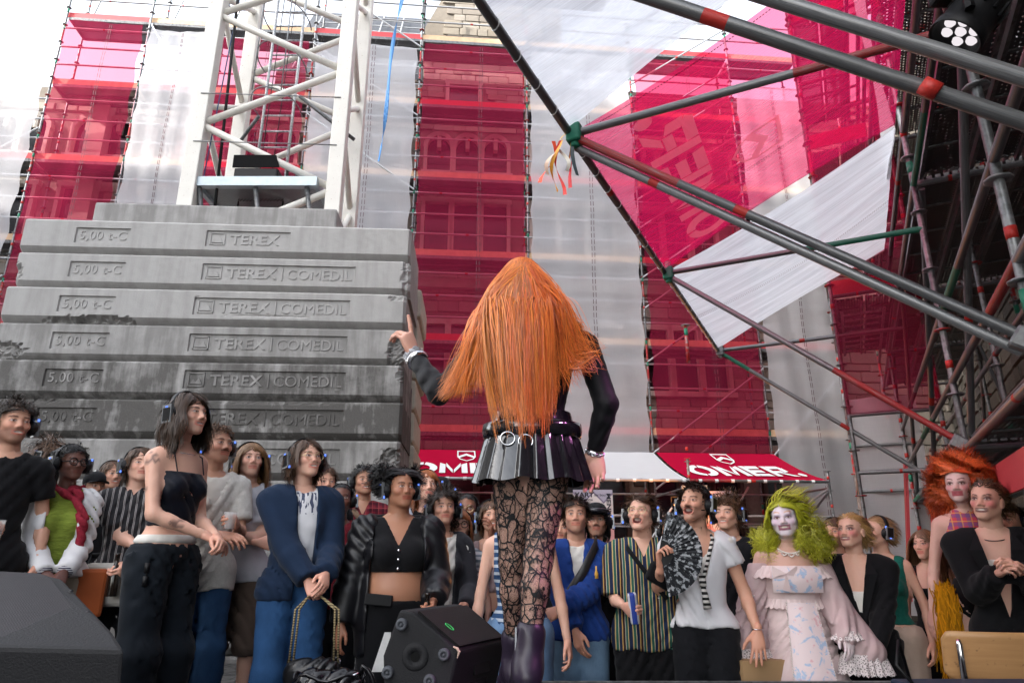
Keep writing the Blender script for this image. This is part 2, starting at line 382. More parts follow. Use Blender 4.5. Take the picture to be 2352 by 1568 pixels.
for i, (x0, x1) in enumerate(bays):
    nw = 3 if x1-x0 > 2.4 else 2; wd = (x1-x0-.5)/nw
    for k in range(nw):
        a = x0+.22+k*wd; c_ = a+wd-.14
        if not (i in (1, 2) and k == 1): window(a, c_, 8.25, 9.65)
        window(a, c_, 10.5, 11.2, arch=True)
        if i not in (2, 8): window(a, c_, 5.0, 6.5)
        window(a, c_, 1.2, 3.2, lattice=(3 < i < 7))
window(-1.55, -.8, 12.35, 13.1)
# stones: courses in front of the mortar face, cut at the openings
def stone_boxes(x0, x1, z0, z1, ops, rnd, hmin=.17, hmax=.3):
    out = []; z = z0
    while z < z1-.05:
        h = min(rnd.uniform(hmin, hmax), z1-z); x = x0 - rnd.uniform(0, .3)
        while x < x1:
            w = rnd.uniform(.28, .75); a, c_ = max(x, x0), min(x+w, x1); x += w
            if c_-a < .06: continue
            if any(a < o[1] and c_ > o[0] and z < o[3] and z+h > o[2] for o in ops): continue
            out.append((a+.008, c_-.008, z+.008, z+h-.008, rnd.uniform(.03, .065)))
        z += h
    return out
rs = random.Random(3)
sb = stone_boxes(XA, XB, 0, 12.0, openings, rs) + stone_boxes(-6, XB, 12.0, 13.28, openings, rs)
def stones_mesh(bx, FPf, o0, m):
    b = MB()
    for a, c_, z0, z1, d in bx:
        e = .018
        b.add([FPf(a, o0+.001, z0), FPf(c_, o0+.001, z0), FPf(c_, o0+.001, z1), FPf(a, o0+.001, z1),
               FPf(a+e, o0+d, z0+e), FPf(c_-e, o0+d, z0+e), FPf(c_-e, o0+d, z1-e), FPf(a+e, o0+d, z1-e)],
              [(4,5,6,7), (0,1,5,4), (1,2,6,5), (2,3,7,6), (3,0,4,7)])
    return b.mesh('stones', [m])
cand = sorted([q_ for q_ in sb if q_[3] >= 3.6], key=lambda q_: (not (-2.3 < (q_[0]+q_[1])/2 < .4 or 3.0 < (q_[0]+q_[1])/2 < 5.6), -(q_[1]-q_[0])*(q_[3]-q_[2])))
near_, rest_ = cand[:280], cand[280:]
unit_stone = bevel(MB().box((0, 0, 0), (1, 1, 1)).mesh('stone', [M_STONE]), .06, 1); rotF = math.atan(SL); wall_o = bpy.data.objects['wall']
for a, c_, z0, z1, d in near_: obj('stone', unit_stone, bld, loc=FP(a, WO+d, z0), rot=(0, 0, rotF), scale=((c_-a)*math.sqrt(1+SL*SL), d+.02, z1-z0))
tag(obj('stones', stones_mesh(rest_, FP, WO, M_STONE), bld), kind='stuff')
tag(obj('shade_toned_lower_stones', stones_mesh([q_ for q_ in sb if q_[3] < 3.6], FP, WO, M_STONE_SHADE), bld), kind='stuff')  # ground-floor courses: shade of the awnings put into the stone colour
# bare gable above the nets: each stone a piece
gb = obj('gable', MB().add([FP(-2.3, WO-.3, 13.3), FP(1.5, WO-.3, 13.3), FP(1.5, WO-.3, 18.5), FP(-.9, WO-.3, 18.5), FP(-2.3, WO-.3, 15.2),
      FP(-2.3, WO-.9, 13.3), FP(1.5, WO-.9, 13.3), FP(1.5, WO-.9, 18.5), FP(-.9, WO-.9, 18.5), FP(-2.3, WO-.9, 15.2)],
      [(0,1,2,3,4), (9,8,7,6,5), (0,5,6,1), (1,6,7,2), (2,7,8,3), (3,8,9,4), (4,9,5,0)]).mesh('gable', [M_MORTAR]), bld)
unit_stone = bevel(MB().box((0, 0, 0), (1, 1, 1)).mesh('stone', [M_STONE]), .06, 1)
rotF = math.atan(SL)
for a, c_, z0, z1, d in stone_boxes(-2.25, 1.0, 13.35, 16.2, [(-9, -1.9, 15.0, 99)], rs, .14, .26)[:120]:
    obj('stone', unit_stone, gb, loc=FP(a, WO-.3+d, z0), rot=(0, 0, rotF), scale=(c_-a, d+.03, z1-z0))
# slate roof with white roof ladders left of the gable
rf = obj('roof', MB().add([FP(-6, WO-.05, 13.32), FP(-2.3, WO-.05, 13.32), FP(-2.3, WO-3.2, 18.2), FP(-6, WO-3.2, 18.2),
      FP(-6, WO-.35, 13.32), FP(-2.3, WO-.35, 13.32), FP(-2.3, WO-3.5, 18.2), FP(-6, WO-3.5, 18.2)],
      [(0,1,2,3), (7,6,5,4), (0,4,5,1), (1,5,6,2), (2,6,7,3), (3,7,4,0)]).mesh('roof', [M_SLATE]), bld)
obj('roof', MB().add([FP(XA, WO-.05, 12.02), FP(-6.02, WO-.05, 12.92), FP(-6.02, WO-2.4, 13.6), FP(XA, WO-2.4, 12.7)], [(0,1,2,3)]).mesh('roof', [M_SLATE]), bld)
M_WPAINT = plain('white_paint', (.78, .77, .73), .5, .08, 6)
for k in range(6):
    x = -5.6+k*.62
    tube('roof_ladder', FP(x, WO+.03, 13.4), FP(x, WO-2.9, 18.0), .022, 'plain', bld)
for k in range(9):
    zz = 13.55+k*.5; oo = WO+.05-(zz-13.32)*.645
    tube('roof_ladder', FP(-5.7, oo, zz), FP(-2.4, oo, zz), .018, 'plain', bld)
# sunlit return wall and pilasters of the left part
for xx in (-10.1, -8.0, -5.0):
    t = MB(); q = [FP(xx, WO+.05, 0), FP(xx+.42, WO+.05, 0), FP(xx+.42, WO+.34, 0), FP(xx, WO+.34, 0)]
    t.add(q+[Vector((p.x, p.y, 12.1)) for p in q], [(0,1,5,4), (1,2,6,5), (2,3,7,6), (3,0,4,7), (4,5,6,7)])
    obj('pilaster', t.mesh('pilaster', [M_TRIM]), bld)
for zz in (7.4, 10.1):
    t = MB(); q = [FP(XA, WO+.03, zz), FP(XB, WO+.03, zz), FP(XB, WO+.2, zz), FP(XA, WO+.2, zz)]
    t.add(q+[Vector((p.x, p.y, zz+.22)) for p in q], [(0,3,2,1), (4,5,6,7), (0,1,5,4), (1,2,6,5), (2,3,7,6), (3,0,4,7)])
    obj('cornice', t.mesh('cornice', [M_TRIM]), bld)

# ---------------------------------------------------------------- facade scaffold
fs = thing('facade_scaffold', 'tall modular steel scaffold along the stone building', 'scaffold')
DECKS = [3.85, 5.85, 7.85, 9.85, 11.85, 13.75]
XS = [x0 for x0, _ in bays] + [bays[-1][1]]
for i, x in enumerate(XS):
    top = 16.5 if 1 <= i <= 6 else 14.6
    post(FP(x, -.05, 0), top, fs, i); post(FP(x, -.78, 0), top-.5, fs, i+20)
deck_m = {}
for i, (x0, x1) in enumerate(bays):
    L = (x1-x0)*math.sqrt(1+SL*SL)
    if round(L, 2) not in deck_m:
        me = MB()
        for k in range(2): me.box((.05, .36*k+.02, -.06), (L-.05, .36*k+.36, -.015))
        for k in range(2):
            me.box((.04, .36*k+.016, -.075), (.09, .36*k+.365, -.01), 1); me.box((L-.09, .36*k+.016, -.075), (L-.04, .36*k+.365, -.01), 1)
            me.box((.095, .36*k+.013, -.085), (L-.095, .36*k+.045, -.008), 1); me.box((.095, .36*k+.338, -.085), (L-.095, .36*k+.363, -.008), 1)
        deck_m[round(L, 2)] = me.mesh('deck', [M_PERF, M_GALVD])
    for j, z in enumerate(DECKS):
        if i == 0 and j > 3: continue
        if not (i in (4,) and j in (1,)):
            dk = obj('deck', deck_m[round(L, 2)], fs, loc=FP(x0, -.04, z), rot=(0, 0, rotF), scale=(1, 1, 1))
            dk.location = FP(x0, -.05, z)
            tb = MB().box((0, 0, 0), (L, .02, .15)).mesh('toe_board', [plain('toe_board', (.62, .42, .26), .7, .3, 8) if (i+j) % 3 else plain('toe_board_red', (.55, .06, .07), .6, .1)])
            obj('toe_board', tb, fs, loc=FP(x0, -.085, z), rot=(0, 0, rotF))
        kinds = ['plain', 'band', 'lowband', 'dark']
        for dz, oo in ((.52, -.05), (1.02, -.05), (1.56, -.05), (0.0, -.78)):
            if z+dz < 15.2 and not (j == 5 and dz > 1.2):
                tube('rail', FP(x0, oo, z+dz-.0), FP(x1, oo, z+dz), .0215, kinds[(i*3+j+int(dz*4)) % 3], fs)
    for z in (.6, 1.3, 2.0, 2.6):
        if i >= 4: tube('rail', FP(x0, -.05, z), FP(x1, -.05, z), .0215, kinds[(i+int(z*3)) % 3], fs)
for i in (4, 7):
    x0, x1 = bays[i]
    for j in range(0, 6):
        z = 3.85+2*j-.4
        if i == 4: tube('brace', FP(x0, -.0, z+1.9), FP(x1, -.0, z), .0215, 'plain', fs)
        else:
            tube('brace', FP(x0, -.0, z), FP(x1, -.0, z+1.9), .0215, 'lowband', fs)
            if j % 2 == 0 or j > 2: tube('brace', FP(x0, -.0, z-.75), FP(x1, -.0, z+1.15), .0215, 'band', fs)
tube('brace', FP(bays[8][0], 0, 3.4), FP(bays[8][1], 0, 5.3), .0215, 'plain', fs)
tube('brace', FP(-13.2, 0, 8.6), FP(-10.7, 0, 10.6), .0215, 'plain', fs); tube('brace', FP(-13.2, 0, 5.2), FP(-10.7, 0, 7.0), .0215, 'plain', fs)
for i in range(1, 4): tube('brace', FP(bays[i][0], -.78, 13.75), FP(bays[i][0]+1.0, -.05, 15.9), .02, 'plain', fs)
top_deck = MB().box((0, 0, -.08), (7.5, .75, -.02)).mesh('deck', [M_PERF]); obj('deck', top_deck, fs, loc=FP(-4.9, -.05, 15.75), rot=(0, 0, rotF))

# ---------------------------------------------------------------- net sheets on the scaffold
def scallop(t): return abs(math.sin(t*math.pi))
M_SEAM = plain('dark_seam', (.10, .05, .06), .8)
def sheet(x0, x1, z0, z1, m, label, dx0=0, seed=0):
    rn = random.Random(seed); ph = [rn.uniform(0, 6) for _ in range(6)]
    nz_ = int((z1-z0)/.16)
    def fn(u, v):
        z = z0+(z1-z0)*v; tie = scallop((z)/1.0)
        edge_ = .055*tie
        x = x0+.05+edge_ + (x1-x0-.1-2*edge_)*u
        o = .05 + .05*math.sin(z*1.1+ph[0]+u*3)*math.sin(u*math.pi) + .02*math.sin(z*6.28+ph[1])*abs(2*u-1) + .015*math.sin(u*19+ph[2]+z*.4)
        return FP(x, o, z)
    o = obj('net_sheet', grid_mesh('net_sheet', fn, 14, nz_, m))
    tag(o, label, 'netting', 'net sheets on the building scaffold')
    s = MB()
    for du in (.56, .585):
        s_ = [fn(du, k/nz_)+FN*.012 for k in range(nz_+1)]
        for k in range(0, nz_):
            a, b_ = s_[k], s_[k]+(s_[k+1]-s_[k])*.72
            w = Vector((.006, 0, 0)); s.add([a-w, a+w, b_+w, b_-w], [(0,1,2,3)])
    obj('seam', s.mesh('seam', [M_SEAM]), o)
    return o
sheet(-13.2, -10.7, 2.0, 12.0, M_NETW, 'pale net sheet at the open left end of the scaffold, beside a narrow red one', seed=1)
sheet(-10.7, -8.77, 2.0, 13.55, M_NETR, 'narrow sunlit red net sheet between pale sheets, left of the crane tower', seed=2)
sheet(-8.77, -7.31, 2.0, 13.45, M_NETW, 'narrowest white net sheet, partly behind the left crane leg', seed=3)
sheet(-7.31, -4.86, 2.0, 13.35, M_NETR, 'red net sheet seen through the crane tower and its ladder', seed=4)
sheet(-4.86, -2.265, 2.0, 13.35, M_NETW, 'white net sheet behind the right crane legs and the hanging blue strap', seed=5)
sheet(-2.265, .37, 3.4, 13.5, M_NETR, 'tall red net sheet over three mullioned windows, rising from the awning behind the performer', seed=6)
sheet(.37, 2.996, 3.4, 13.5, M_NETW, 'tall white net sheet rising from the white awning', seed=7)
sheet(2.996, 5.6, 3.4, 13.5, M_NETR, 'red net sheet with diagonal braces above the right lettered awning', seed=8)
sheet(5.6, 7.43, .9, 12.8, M_NETW, 'narrow pale net sheet in the corner beside the right scaffold tower', seed=9)

# ---------------------------------------------------------------- awnings
def letters():                                       # stencil capitals on a unit height: list of polygons
    P = []
    def ring(cx, w, h, t, gaps):
        n_ = 40
        for k in range(n_):
            a0, a1 = 2*math.pi*k/n_, 2*math.pi*(k+1)/n_
            am = math.degrees((a0+a1)/2) % 360
            if any(g0 < am < g1 for g0, g1 in gaps): continue
            P.append([(cx+w/2*math.cos(a), .5+h/2*math.sin(a)) if o else (cx+(w/2-t*1.35)*math.cos(a), .5+(h/2-t*.75)*math.sin(a)) for o, a in ((1, a0), (1, a1), (0, a1), (0, a0))])
    ring(.75, 1.5, 1.06, .28, [(82, 90), (262, 270)])
    x = 1.62
    P.extend([[(x, 0), (x+.3, 0), (x+.3, .86), (x, 1.0)], [(x+.34, 1), (x+.68, .35), (x+.68, 0), (x+.34, .68)],
              [(x+.74, 0), (x+.74, .35), (x+1.1, 1), (x+1.1, .68)], [(x+1.14, 0), (x+1.44, 0), (x+1.44, 1.0), (x+1.14, .86)]])
    x = 3.2
    P.extend([[(x, 0), (x+.3, 0), (x+.3, 1), (x, 1)], [(x+.34, 0), (x+1.05, 0), (x+1.0, .25), (x+.34, .25)],
              [(x+.34, .39), (x+.95, .39), (x+.95, .62), (x+.34, .62)], [(x+.34, .76), (x+1.0, .76), (x+1.05, 1), (x+.34, 1)]])
    x = 4.4
    P.extend([[(x, 0), (x+.3, 0), (x+.3, 1), (x, 1)], [(x+.34, .76), (x+.95, .76), (x+1.12, .86), (x+.98, 1), (x+.34, 1)],
              [(x+.85, .40), (x+1.15, .5), (x+1.15, .84), (x+.85, .74)], [(x+.34, .36), (x+.8, .36), (x+.8, .56), (x+.34, .56)],
              [(x+.5, .33), (x+.8, .33), (x+1.25, 0), (x+.9, 0)]])
    P.append([(5.95+.17*math.cos(2*math.pi*k/16), .17+.17*math.sin(2*math.pi*k/16)) for k in range(16)])
    return P
def shield():
    P = []
    o_ = [(-.55, 1.0), (.55, 1.0), (.55, .35), (.4, .1), (0, -.12), (-.4, .1), (-.55, .35)]
    i_ = [(x*.86, .43+(y-.43)*.84) for x, y in o_]
    for k in range(7): P.append([o_[k], o_[(k+1) % 7], i_[(k+1) % 7], i_[k]])
    P.append([(-.5, .42), (0, .72), (0, .5), (-.42, .25)]); P.append([(.5, .42), (0, .72), (0, .5), (.42, .25)])
    return P
M_LET = plain('white_print', (.80, .80, .82), .8, .05)
def print_on(polys, fn, name, parent, m, sub=4):
    b = MB()
    for p in polys: b.add([fn(x, y) for x, y in p], [tuple(range(len(p)))])
    return obj(name, b.mesh(name, [m]), parent)
ZT, ZB, OB = 3.45, 2.68, 2.05
def awn(u, v, x0, x1):                               # v 0 at the top, 1 at the front bar
    x = x0 + (x1-x0)*u
    sag = -.05*math.sin(v*math.pi) + .012*math.sin(u*40)*(v > .9)
    return FP(x, .06+(OB-.06)*v, ZT+(ZB-ZT)*v+sag)
def awning(x0, x1, m, label, text):
    a = tag(obj('awning', grid_mesh('awning', lambda u, v: awn(u, v, x0+.03, x1-.03), 40, 12, m)), label, 'awning', 'net awnings over the bar')
    if text:
        L = x1-x0; s = .36
        f2 = lambda x, y: awn((x*s*.98+.24)/L, .86-y*.40, x0, x1)+Vector((0, -.012, .02))
        print_on(letters(), f2, 'lettering', a, M_LET)
        f3 = lambda x, y: awn(.5+(x*.33)/L, .36-y*.30, x0, x1)+Vector((0, -.012, .02))
        print_on(shield(), f3, 'emblem', a, M_LET)
    return a
awning(-2.265, .37, M_AWR, 'red awning with white lettering and shield, half hidden by the performer', True)
awning(.37, 2.996, M_AWW, 'plain white awning between two red ones', False)
awning(2.996, 5.6, M_AWR, 'red awning with white lettering and shield, clear of the performer', True)
fa = thing('bar_scaffold', 'galvanised tube scaffold with guard rails carrying the awnings over the bar', 'scaffold')
for x0, x1, k in ((-2.265, .37, 'plain'), (.37, 2.996, 'plain'), (2.996, 5.6, 'redgal')):
    tube('front_bar', FP(x0, OB, ZB-.02), FP(x1, OB, ZB-.02), .026, k, fa)
for i, x in enumerate((-2.265, .37, 2.996, 5.6)):
    post(FP(x, OB+.0, 0), 3.05 if i == 2 else 2.85, fa, 40+i)
    tube('side_bar', FP(x, 0, 2.55), FP(x, OB, 2.55), .0215, 'band', fa); tube('side_bar', FP(x, 0, 1.55), FP(x, OB, 2.5), .0215, 'plain', fa)
for x0, x1 in ((-2.265, .37), (.37, 2.996), (2.996, 5.6)):
    for z, o in ((1.0, OB), (1.5, OB), (2.05, OB-.1), (1.3, OB-.8), (1.9, OB-.9)):
        tube('guard_rail', FP(x0, o, z), FP(x1, o, z), .022, random.choice(['plain', 'band', 'lowband']), fa)
tube('strut', FP(2.996, OB, 1.0), FP(4.3, OB-.5, 2.6), .0215, 'plain', fa); tube('strut', FP(5.6, OB, 2.55), FP(4.2, .4, 1.2), .0215, 'plain', fa)
tube('strut', FP(1.9, OB-.3, 1.1), FP(2.996, OB-.1, 2.6), .0215, 'plain', fa)
for k in range(26): 
    x = -2.2+k*.3; obj('tie', bpy.data.meshes.get('tie') or MB().tube([(0, 0, -.03), (0, 0, .03)], .031, 8).mesh('tie', [plain('white_tie', (.8, .8, .8))]), fa, loc=FP(x, OB, ZB-.02), rot=(0, math.pi/2, 0))

# ---------------------------------------------------------------- unseen house-shaped slabs added on the left to shade the yard
M_BACK = plain('pale_brick', (.55, .50, .45), .9, .15, 4)
def shade_blocker(x0, x1, y0, y1, h, rh, label):
    t = thing('sun_blocker', label, 'building', (0, 0, 0), group='houses beside the yard')
    b = MB().box((x0, y0, -.2), (x1, y1, h)); obj('wall', b.mesh('wall', [M_BACK]), t)
    b = MB().add([(x0, y0, h), (x1, y0, h), (x1, y1, h), (x0, y1, h), (x0, (y0+y1)/2, h+rh), (x1, (y0+y1)/2, h+rh)],
                 [(0,1,5,4), (2,3,4,5), (1,2,5), (3,0,4)]); obj('roof', b.mesh('roof', [M_SLATE]), t)
    for k in range(int((y1-y0)/3)):
        for z in (2, 6, 10, 14, 18, 22, 26):
            if z+2 < h: obj('window', bpy.data.meshes.get('blocker_window') or MB().box((-.02, 0, 0), (.06, 1.3, 1.9)).mesh('blocker_window', [M_GLASS]), t, loc=(x1, y0+.8+k*3, z))
shade_blocker(-33, -30, .5, 9, 20.3, .4, 'lowest brick house left of the yard, out of the picture')
shade_blocker(-33, -30, -1.0, .4, 24.4, .4, 'narrow middle brick house left of the yard, out of the picture')
shade_blocker(-33, -30, -42, -1.1, 32.5, .4, 'tallest brick house left of the yard, out of the picture')
# ================================================================ BALLAST STACK
n = N('concrete'); co = n.coord(); oi = n.n('ObjectInfo')
rnd_ = n.n('ObjectInfo').outputs['Random']; sx_ = n.n('SeparateColor'); n.l(oi.outputs['Color'], sx_.inputs[0]); n_dirt = sx_.outputs[0]
vadd = n.n('VectorMath', operation='ADD'); cmb = n.n('CombineXYZ'); n.l(n.math('MULTIPLY', rnd_, 37), cmb.inputs[0]); n.l(co, vadd.inputs[0]); n.l(cmb.outputs[0], vadd.inputs[1])
v2 = vadd.outputs[0]
def mapd(sc):
    mp = n.n('Mapping'); n.l(v2, mp.inputs[0]); mp.inputs['Scale'].default_value = sc; return mp.outputs[0]
fine = n.noise(60, 6, v2, .7); mid = n.noise(3.2, 6, v2, .6); streak = n.noise(1, 5, mapd((9, 9, .9)), .6); pit = n.noise(140, 3, v2)
c = n.mix(mid, (.35, .34, .33), (.56, .55, .54))
c = n.mix(n.math('MULTIPLY', n.ramp(streak, [(.45, 0), (.75, 1)]), .45), c, (.26, .25, .235))
d1 = n.math('MULTIPLY', n.ramp(n.math('ADD', n.math('MULTIPLY', mid, .6), n.math('MULTIPLY', streak, .5)), [(.34, 0), (.60, 1)]), n_dirt)
c = n.mix(d1, c, (.055, .052, .050))
c = n.mix(n.ramp(pit, [(.26, .75), (.34, 0)]), c, (.12, .11, .10))
c = n.mix(n.math('MULTIPLY', fine, .35), c, (.30, .285, .265))
M_CONC = n.end(n.bsdf(c, .88, .25, bump=n.math('ADD', fine, n.math('MULTIPLY', pit, .6)), bstr=.45, bdist=.006))
BW, BH, BD = 4.42, .3925, 1.15
def fit_text(s, x0, x1, z0, z1, ext, bold=0, space=1.0):
    me = text_mesh(s, 1.0, ext, bold, space)
    k = np.zeros(len(me.vertices)*3); me.vertices.foreach_get('co', k); k = k.reshape(-1, 3)
    mn, mx = k.min(0), k.max(0)
    q = np.empty_like(k); q[:, 0] = x0+(k[:, 0]-mn[0])/(mx[0]-mn[0])*(x1-x0); q[:, 2] = z0+(k[:, 1]-mn[1])/(mx[1]-mn[1])*(z1-z0); q[:, 1] = -(k[:, 2])
    me.vertices.foreach_set('co', q.ravel()); me.update(); return me
PAN1, PAN2, PAN2S = (.61, 1.21, .115, .295), (2.07, 3.79, .11, .305), (2.07, 3.02, .11, .30)
def block_mesh(seed, two, chips):
    rn = np.random.RandomState(seed)
    pans = [PAN1, PAN2S if two == 'short' else PAN2]
    xs = set(np.round(np.linspace(0, BW, 150), 4)); zs = set(np.round(np.linspace(0, BH, 19), 4))
    for p in pans:
        for x in p[:2]: xs |= {round(x-.004, 4), round(x+.004, 4)}
        for z in p[2:]: zs |= {round(z-.003, 4), round(z+.003, 4)}
    xs = np.array(sorted(xs)); zs = np.array(sorted(zs)); X, Z = np.meshgrid(xs, zs)
    ph = rn.uniform(0, 6.28, 12); fr = rn.uniform(.6, 1.6, 12)
    def nz(x, z, s): return (np.sin(x*s*fr[0]+ph[0]+2*np.sin(z*s*fr[1]+ph[1]))+np.sin(z*s*fr[2]*1.3+ph[2]+1.7*np.sin(x*s*fr[3]+ph[3]))+.6*np.sin((x+z)*s*2.1+ph[4]))/2.6
    r = .0015*nz(X, Z, 23)
    r += np.clip((.066-Z)/.066, 0, 1)**1.2*.085*(1+.1*nz(X, Z, 9))
    r += np.clip((Z-(BH-.022))/.022, 0, 1)**1.6*.022
    r += np.clip((.035-X)/.035, 0, 1)**1.5*.05 + np.clip((X-(BW-.035))/.035, 0, 1)**1.5*.05
    for p in pans:
        m_ = (X > p[0]) & (X < p[1]) & (Z > p[2]) & (Z < p[3]); r += m_*.022
    for (cx, cz, rx, rz, dp) in chips:
        dd = np.sqrt(((X-cx)/rx)**2+((Z-cz)/rz)**2) + .25*nz(X, Z, 38) + .12*nz(X, Z, 90)
        r += np.clip((1-dd)*5, 0, 1)*dp*(1+.35*nz(X, Z, 70))
    nx, nz_ = len(xs), len(zs); b = MB()
    b.add(np.stack([X, r, Z], -1).reshape(-1, 3).tolist(), [(j*nx+i, j*nx+i+1, (j+1)*nx+i+1, (j+1)*nx+i) for j in range(nz_-1) for i in range(nx-1)])
    for row, flip in ((0, 1), (nz_-1, 0)):           # top and bottom strips to the back edge
        base = [tuple((X[row, i], r[row, i], Z[row, i])) for i in range(nx)]; back = [(x, BD, zs[row]) for x in xs]
        b.add(base+back, [((i, nx+i, nx+i+1, i+1) if flip else (i, i+1, nx+i+1, nx+i)) for i in range(nx-1)])
    for colm, flip in ((0, 0), (nx-1, 1)):
        base = [(X[j, colm], r[j, colm], Z[j, colm]) for j in range(nz_)]; q = .035
        mid_ = [(xs[colm], BD, z) for z in zs]
        b.add(base+mid_, [((j, j+1, nz_+j+1, nz_+j) if not flip else (j, nz_+j, nz_+j+1, j+1)) for j in range(nz_-1)])
    b.add([(0, BD, 0), (BW, BD, 0), (BW, BD, BH), (0, BD, BH)], [(1, 0, 3, 2)])
    return b.mesh('concrete_block', [M_CONC])
T_W = fit_text('5,00 t-C', .65, 1.17, .145, .265, .009, .0, 1.05)
T_T = fit_text('TEREX', 2.34, 2.90, .145, .262, .010, .018, 1.02)
T_C = fit_text('COMEDIL', 3.02, 3.75, .145, .262, .009, .0, 1.0)
for t_ in (T_W, T_T, T_C): t_.materials.clear(); t_.materials.append(M_CONC)
lg = MB()
for a, c_ in (((2.115, .14), (2.115, .275)), ((2.115, .275), (2.275, .275)), ((2.275, .275), (2.275, .14)), ((2.275, .14), (2.115, .14))):
    lg.box((min(a[0], c_[0])-.006, -.011, min(a[1], c_[1])-.006), (max(a[0], c_[0])+.006, 0, max(a[1], c_[1])+.006))
lg.add([(x, -.013, z) for x, z in ((2.13, .16), (2.165, .21), (2.19, .18), (2.225, .225), (2.26, .16))]+[(x, 0, z) for x, z in ((2.13, .16), (2.165, .21), (2.19, .18), (2.225, .225), (2.26, .16))],
       [(4,3,2,1,0), (0,1,6,5), (1,2,7,6), (2,3,8,7), (3,4,9,8), (4,0,5,9)])
T_L = lg.mesh('emblem', [M_CONC])
T_B = MB().box((2.955, -.01, .13), (2.967, 0, .28)).mesh('divider', [M_CONC])
SROT = math.atan(.06)
chipset = {1: [(4.40, .2, .07, .3, .05), (.02, .12, .08, .14, .05)], 2: [(4.35, .36, .12, .05, .03), (1.1, .02, .35, .06, .07), (.7, .03, .2, .03, .05), (2.1, .3, .03, .02, .01), (2.9, .11, .5, .012, .012)],
           3: [(4.34, .1, .09, .22, .06), (.05, .1, .3, .08, .06)], 4: [(4.4, .3, .05, .1, .03)], 5: [(.3, .37, .5, .03, .04), (3.0, .38, 1.2, .012, .015)], 6: [(4.36, .12, .16, .2, .07)], 7: [(2, .37, .8, .02, .02)]}
dirts = [.12, .16, .20, .55, .95, 1.45, .75, .7, .8, .8, .8, .8]
names = ['topmost full-length concrete ballast block of the front stack, single raised word', 'second concrete ballast block down, broken right end, two raised words',
         'third concrete ballast block down, lower edge chipped under its weight mark', 'fourth concrete ballast block down, corner broken off by the pointing hand',
         'fifth concrete ballast block down, greyer with dark streaks', 'sixth and dirtiest concrete ballast block, black with grime', 'seventh concrete ballast block down, behind the crowd heads, broken right end',
         'eighth concrete ballast block down, mostly behind the crowd', 'ninth concrete ballast block down, hidden low behind the crowd', 'tenth concrete ballast block, third from the ground',
         'eleventh concrete ballast block, second from the ground', 'lowest concrete ballast block standing on the ground']
ztop = 4.91
for k in range(12):
    rn = random.Random(k+5); z = ztop-.4025*(k+1)+.003
    me = block_mesh(k, 'short' if k == 0 else 'long', chipset.get(k, []))
    o = obj('concrete_block', me, scale=(.957, 1, 1), loc=(-5.37+rn.uniform(-.03, .03), 6.735+rn.uniform(-.012, .012), z), rot=(0, 0, SROT))
    tag(o, names[k], 'concrete block', 'ballast blocks of the front stack'); o.color = (dirts[k], 0, 0, 1)
    for nm, me_ in (('weight_mark', T_W), ('lettering', T_T), ('emblem', T_L), ('lettering', T_C), ('divider', T_B)):
        if k == 0 and me_ in (T_C, T_B): continue
        c_ = obj(nm, me_, o, loc=(0, .022, 0)); c_.color = (dirts[k]*.8, 0, 0, 1)
blk2 = bevel(MB().box((0, 0, 0), (1.0, 1.1, BH)).mesh('rear_block', [plain('warm_concrete', (.50, .46, .38), .9, .3, 9, bump=.5)]), .05, 2)
for k in range(12):
    o = obj('rear_block', blk2, loc=(-2.17+.02*random.Random(k).uniform(-1, 1), 8.12, ztop-.4025*(k+1)+.003-.25), rot=(0, 0, SROT))
    tag(o, f"yellowish rear ballast block, {['topmost', 'second', 'third', 'fourth', 'fifth', 'sixth', 'seventh', 'eighth', 'ninth', 'tenth', 'eleventh', 'lowest'][k]} counted down its stack behind the front one", 'concrete block', 'ballast blocks of the rear stack')
a, c_ = at(226, 505, 7.75), at(776, 510, 7.85)
me = bevel(MB().box((0, 0, 0), (c_.x-a.x, .55, .67)).mesh('cap_block', [M_CONC]), .03, 2)
o = tag(obj('cap_block', me, loc=(a.x, 7.62, ztop+.012), rot=(0, 0, SROT)), 'shorter plain concrete block lying on top of the ballast stack', 'concrete block'); o.color = (.55, 0, 0, 1)
for k, x in enumerate((a.x+.55, a.x+2.55)):
    tag(obj('timber_wedge', MB().box((0, 0, 0), (.2, .3, .05)).mesh('timber_wedge', [plain('dark_timber', (.03, .028, .025), .9)]), loc=(x, 7.35, ztop+.0), rot=(0, 0, SROT)),
        ['dark timber wedge on the topmost ballast block behind its weight mark', 'dark timber wedge on the topmost ballast block behind its raised word'][k], 'wedge', 'timber wedges on the ballast')

# ================================================================ CRANE TOWER
n = N('cream_steel_paint'); nz = n.noise(3, 6); sp = n.noise(40, 3)
c = n.mix(nz, (.66, .63, .57), (.78, .76, .70)); c = n.mix(n.ramp(sp, [(.27, .8), (.33, 0)]), c, (.30, .16, .08))
c = n.mix(n.math('MULTIPLY', n.ramp(n.noise(1.3, 5), [(.5, 0), (.8, 1)]), .3), c, (.42, .40, .36))
M_CREAMST = n.end(n.bsdf(c, .45, .4, bump=sp, bstr=.05))
tw = thing('crane_tower', 'cream painted lattice crane tower rising behind the ballast stack', 'crane')
FLg, FRg, BLg, BRg = Vector((-4.5, 8.45, 0)), Vector((-2.5, 8.55, 0)), Vector((-4.56, 9.85, 0)), Vector((-2.6, 9.85, 0))
for p in (FLg, FRg, BLg, BRg):
    me = bevel(MB().box((-.105, -.105, .42), (.105, .105, 13.5)).mesh('leg', [M_CREAMST]), .012, 2); obj('leg', me, tw, loc=p, rot=(0, 0, SROT))
tub = lambda a, b, r, nm='diagonal', m=M_CREAMST, n_=12: obj(nm, MB().tube([a, b], r, n_).mesh(nm, [m], True), tw)
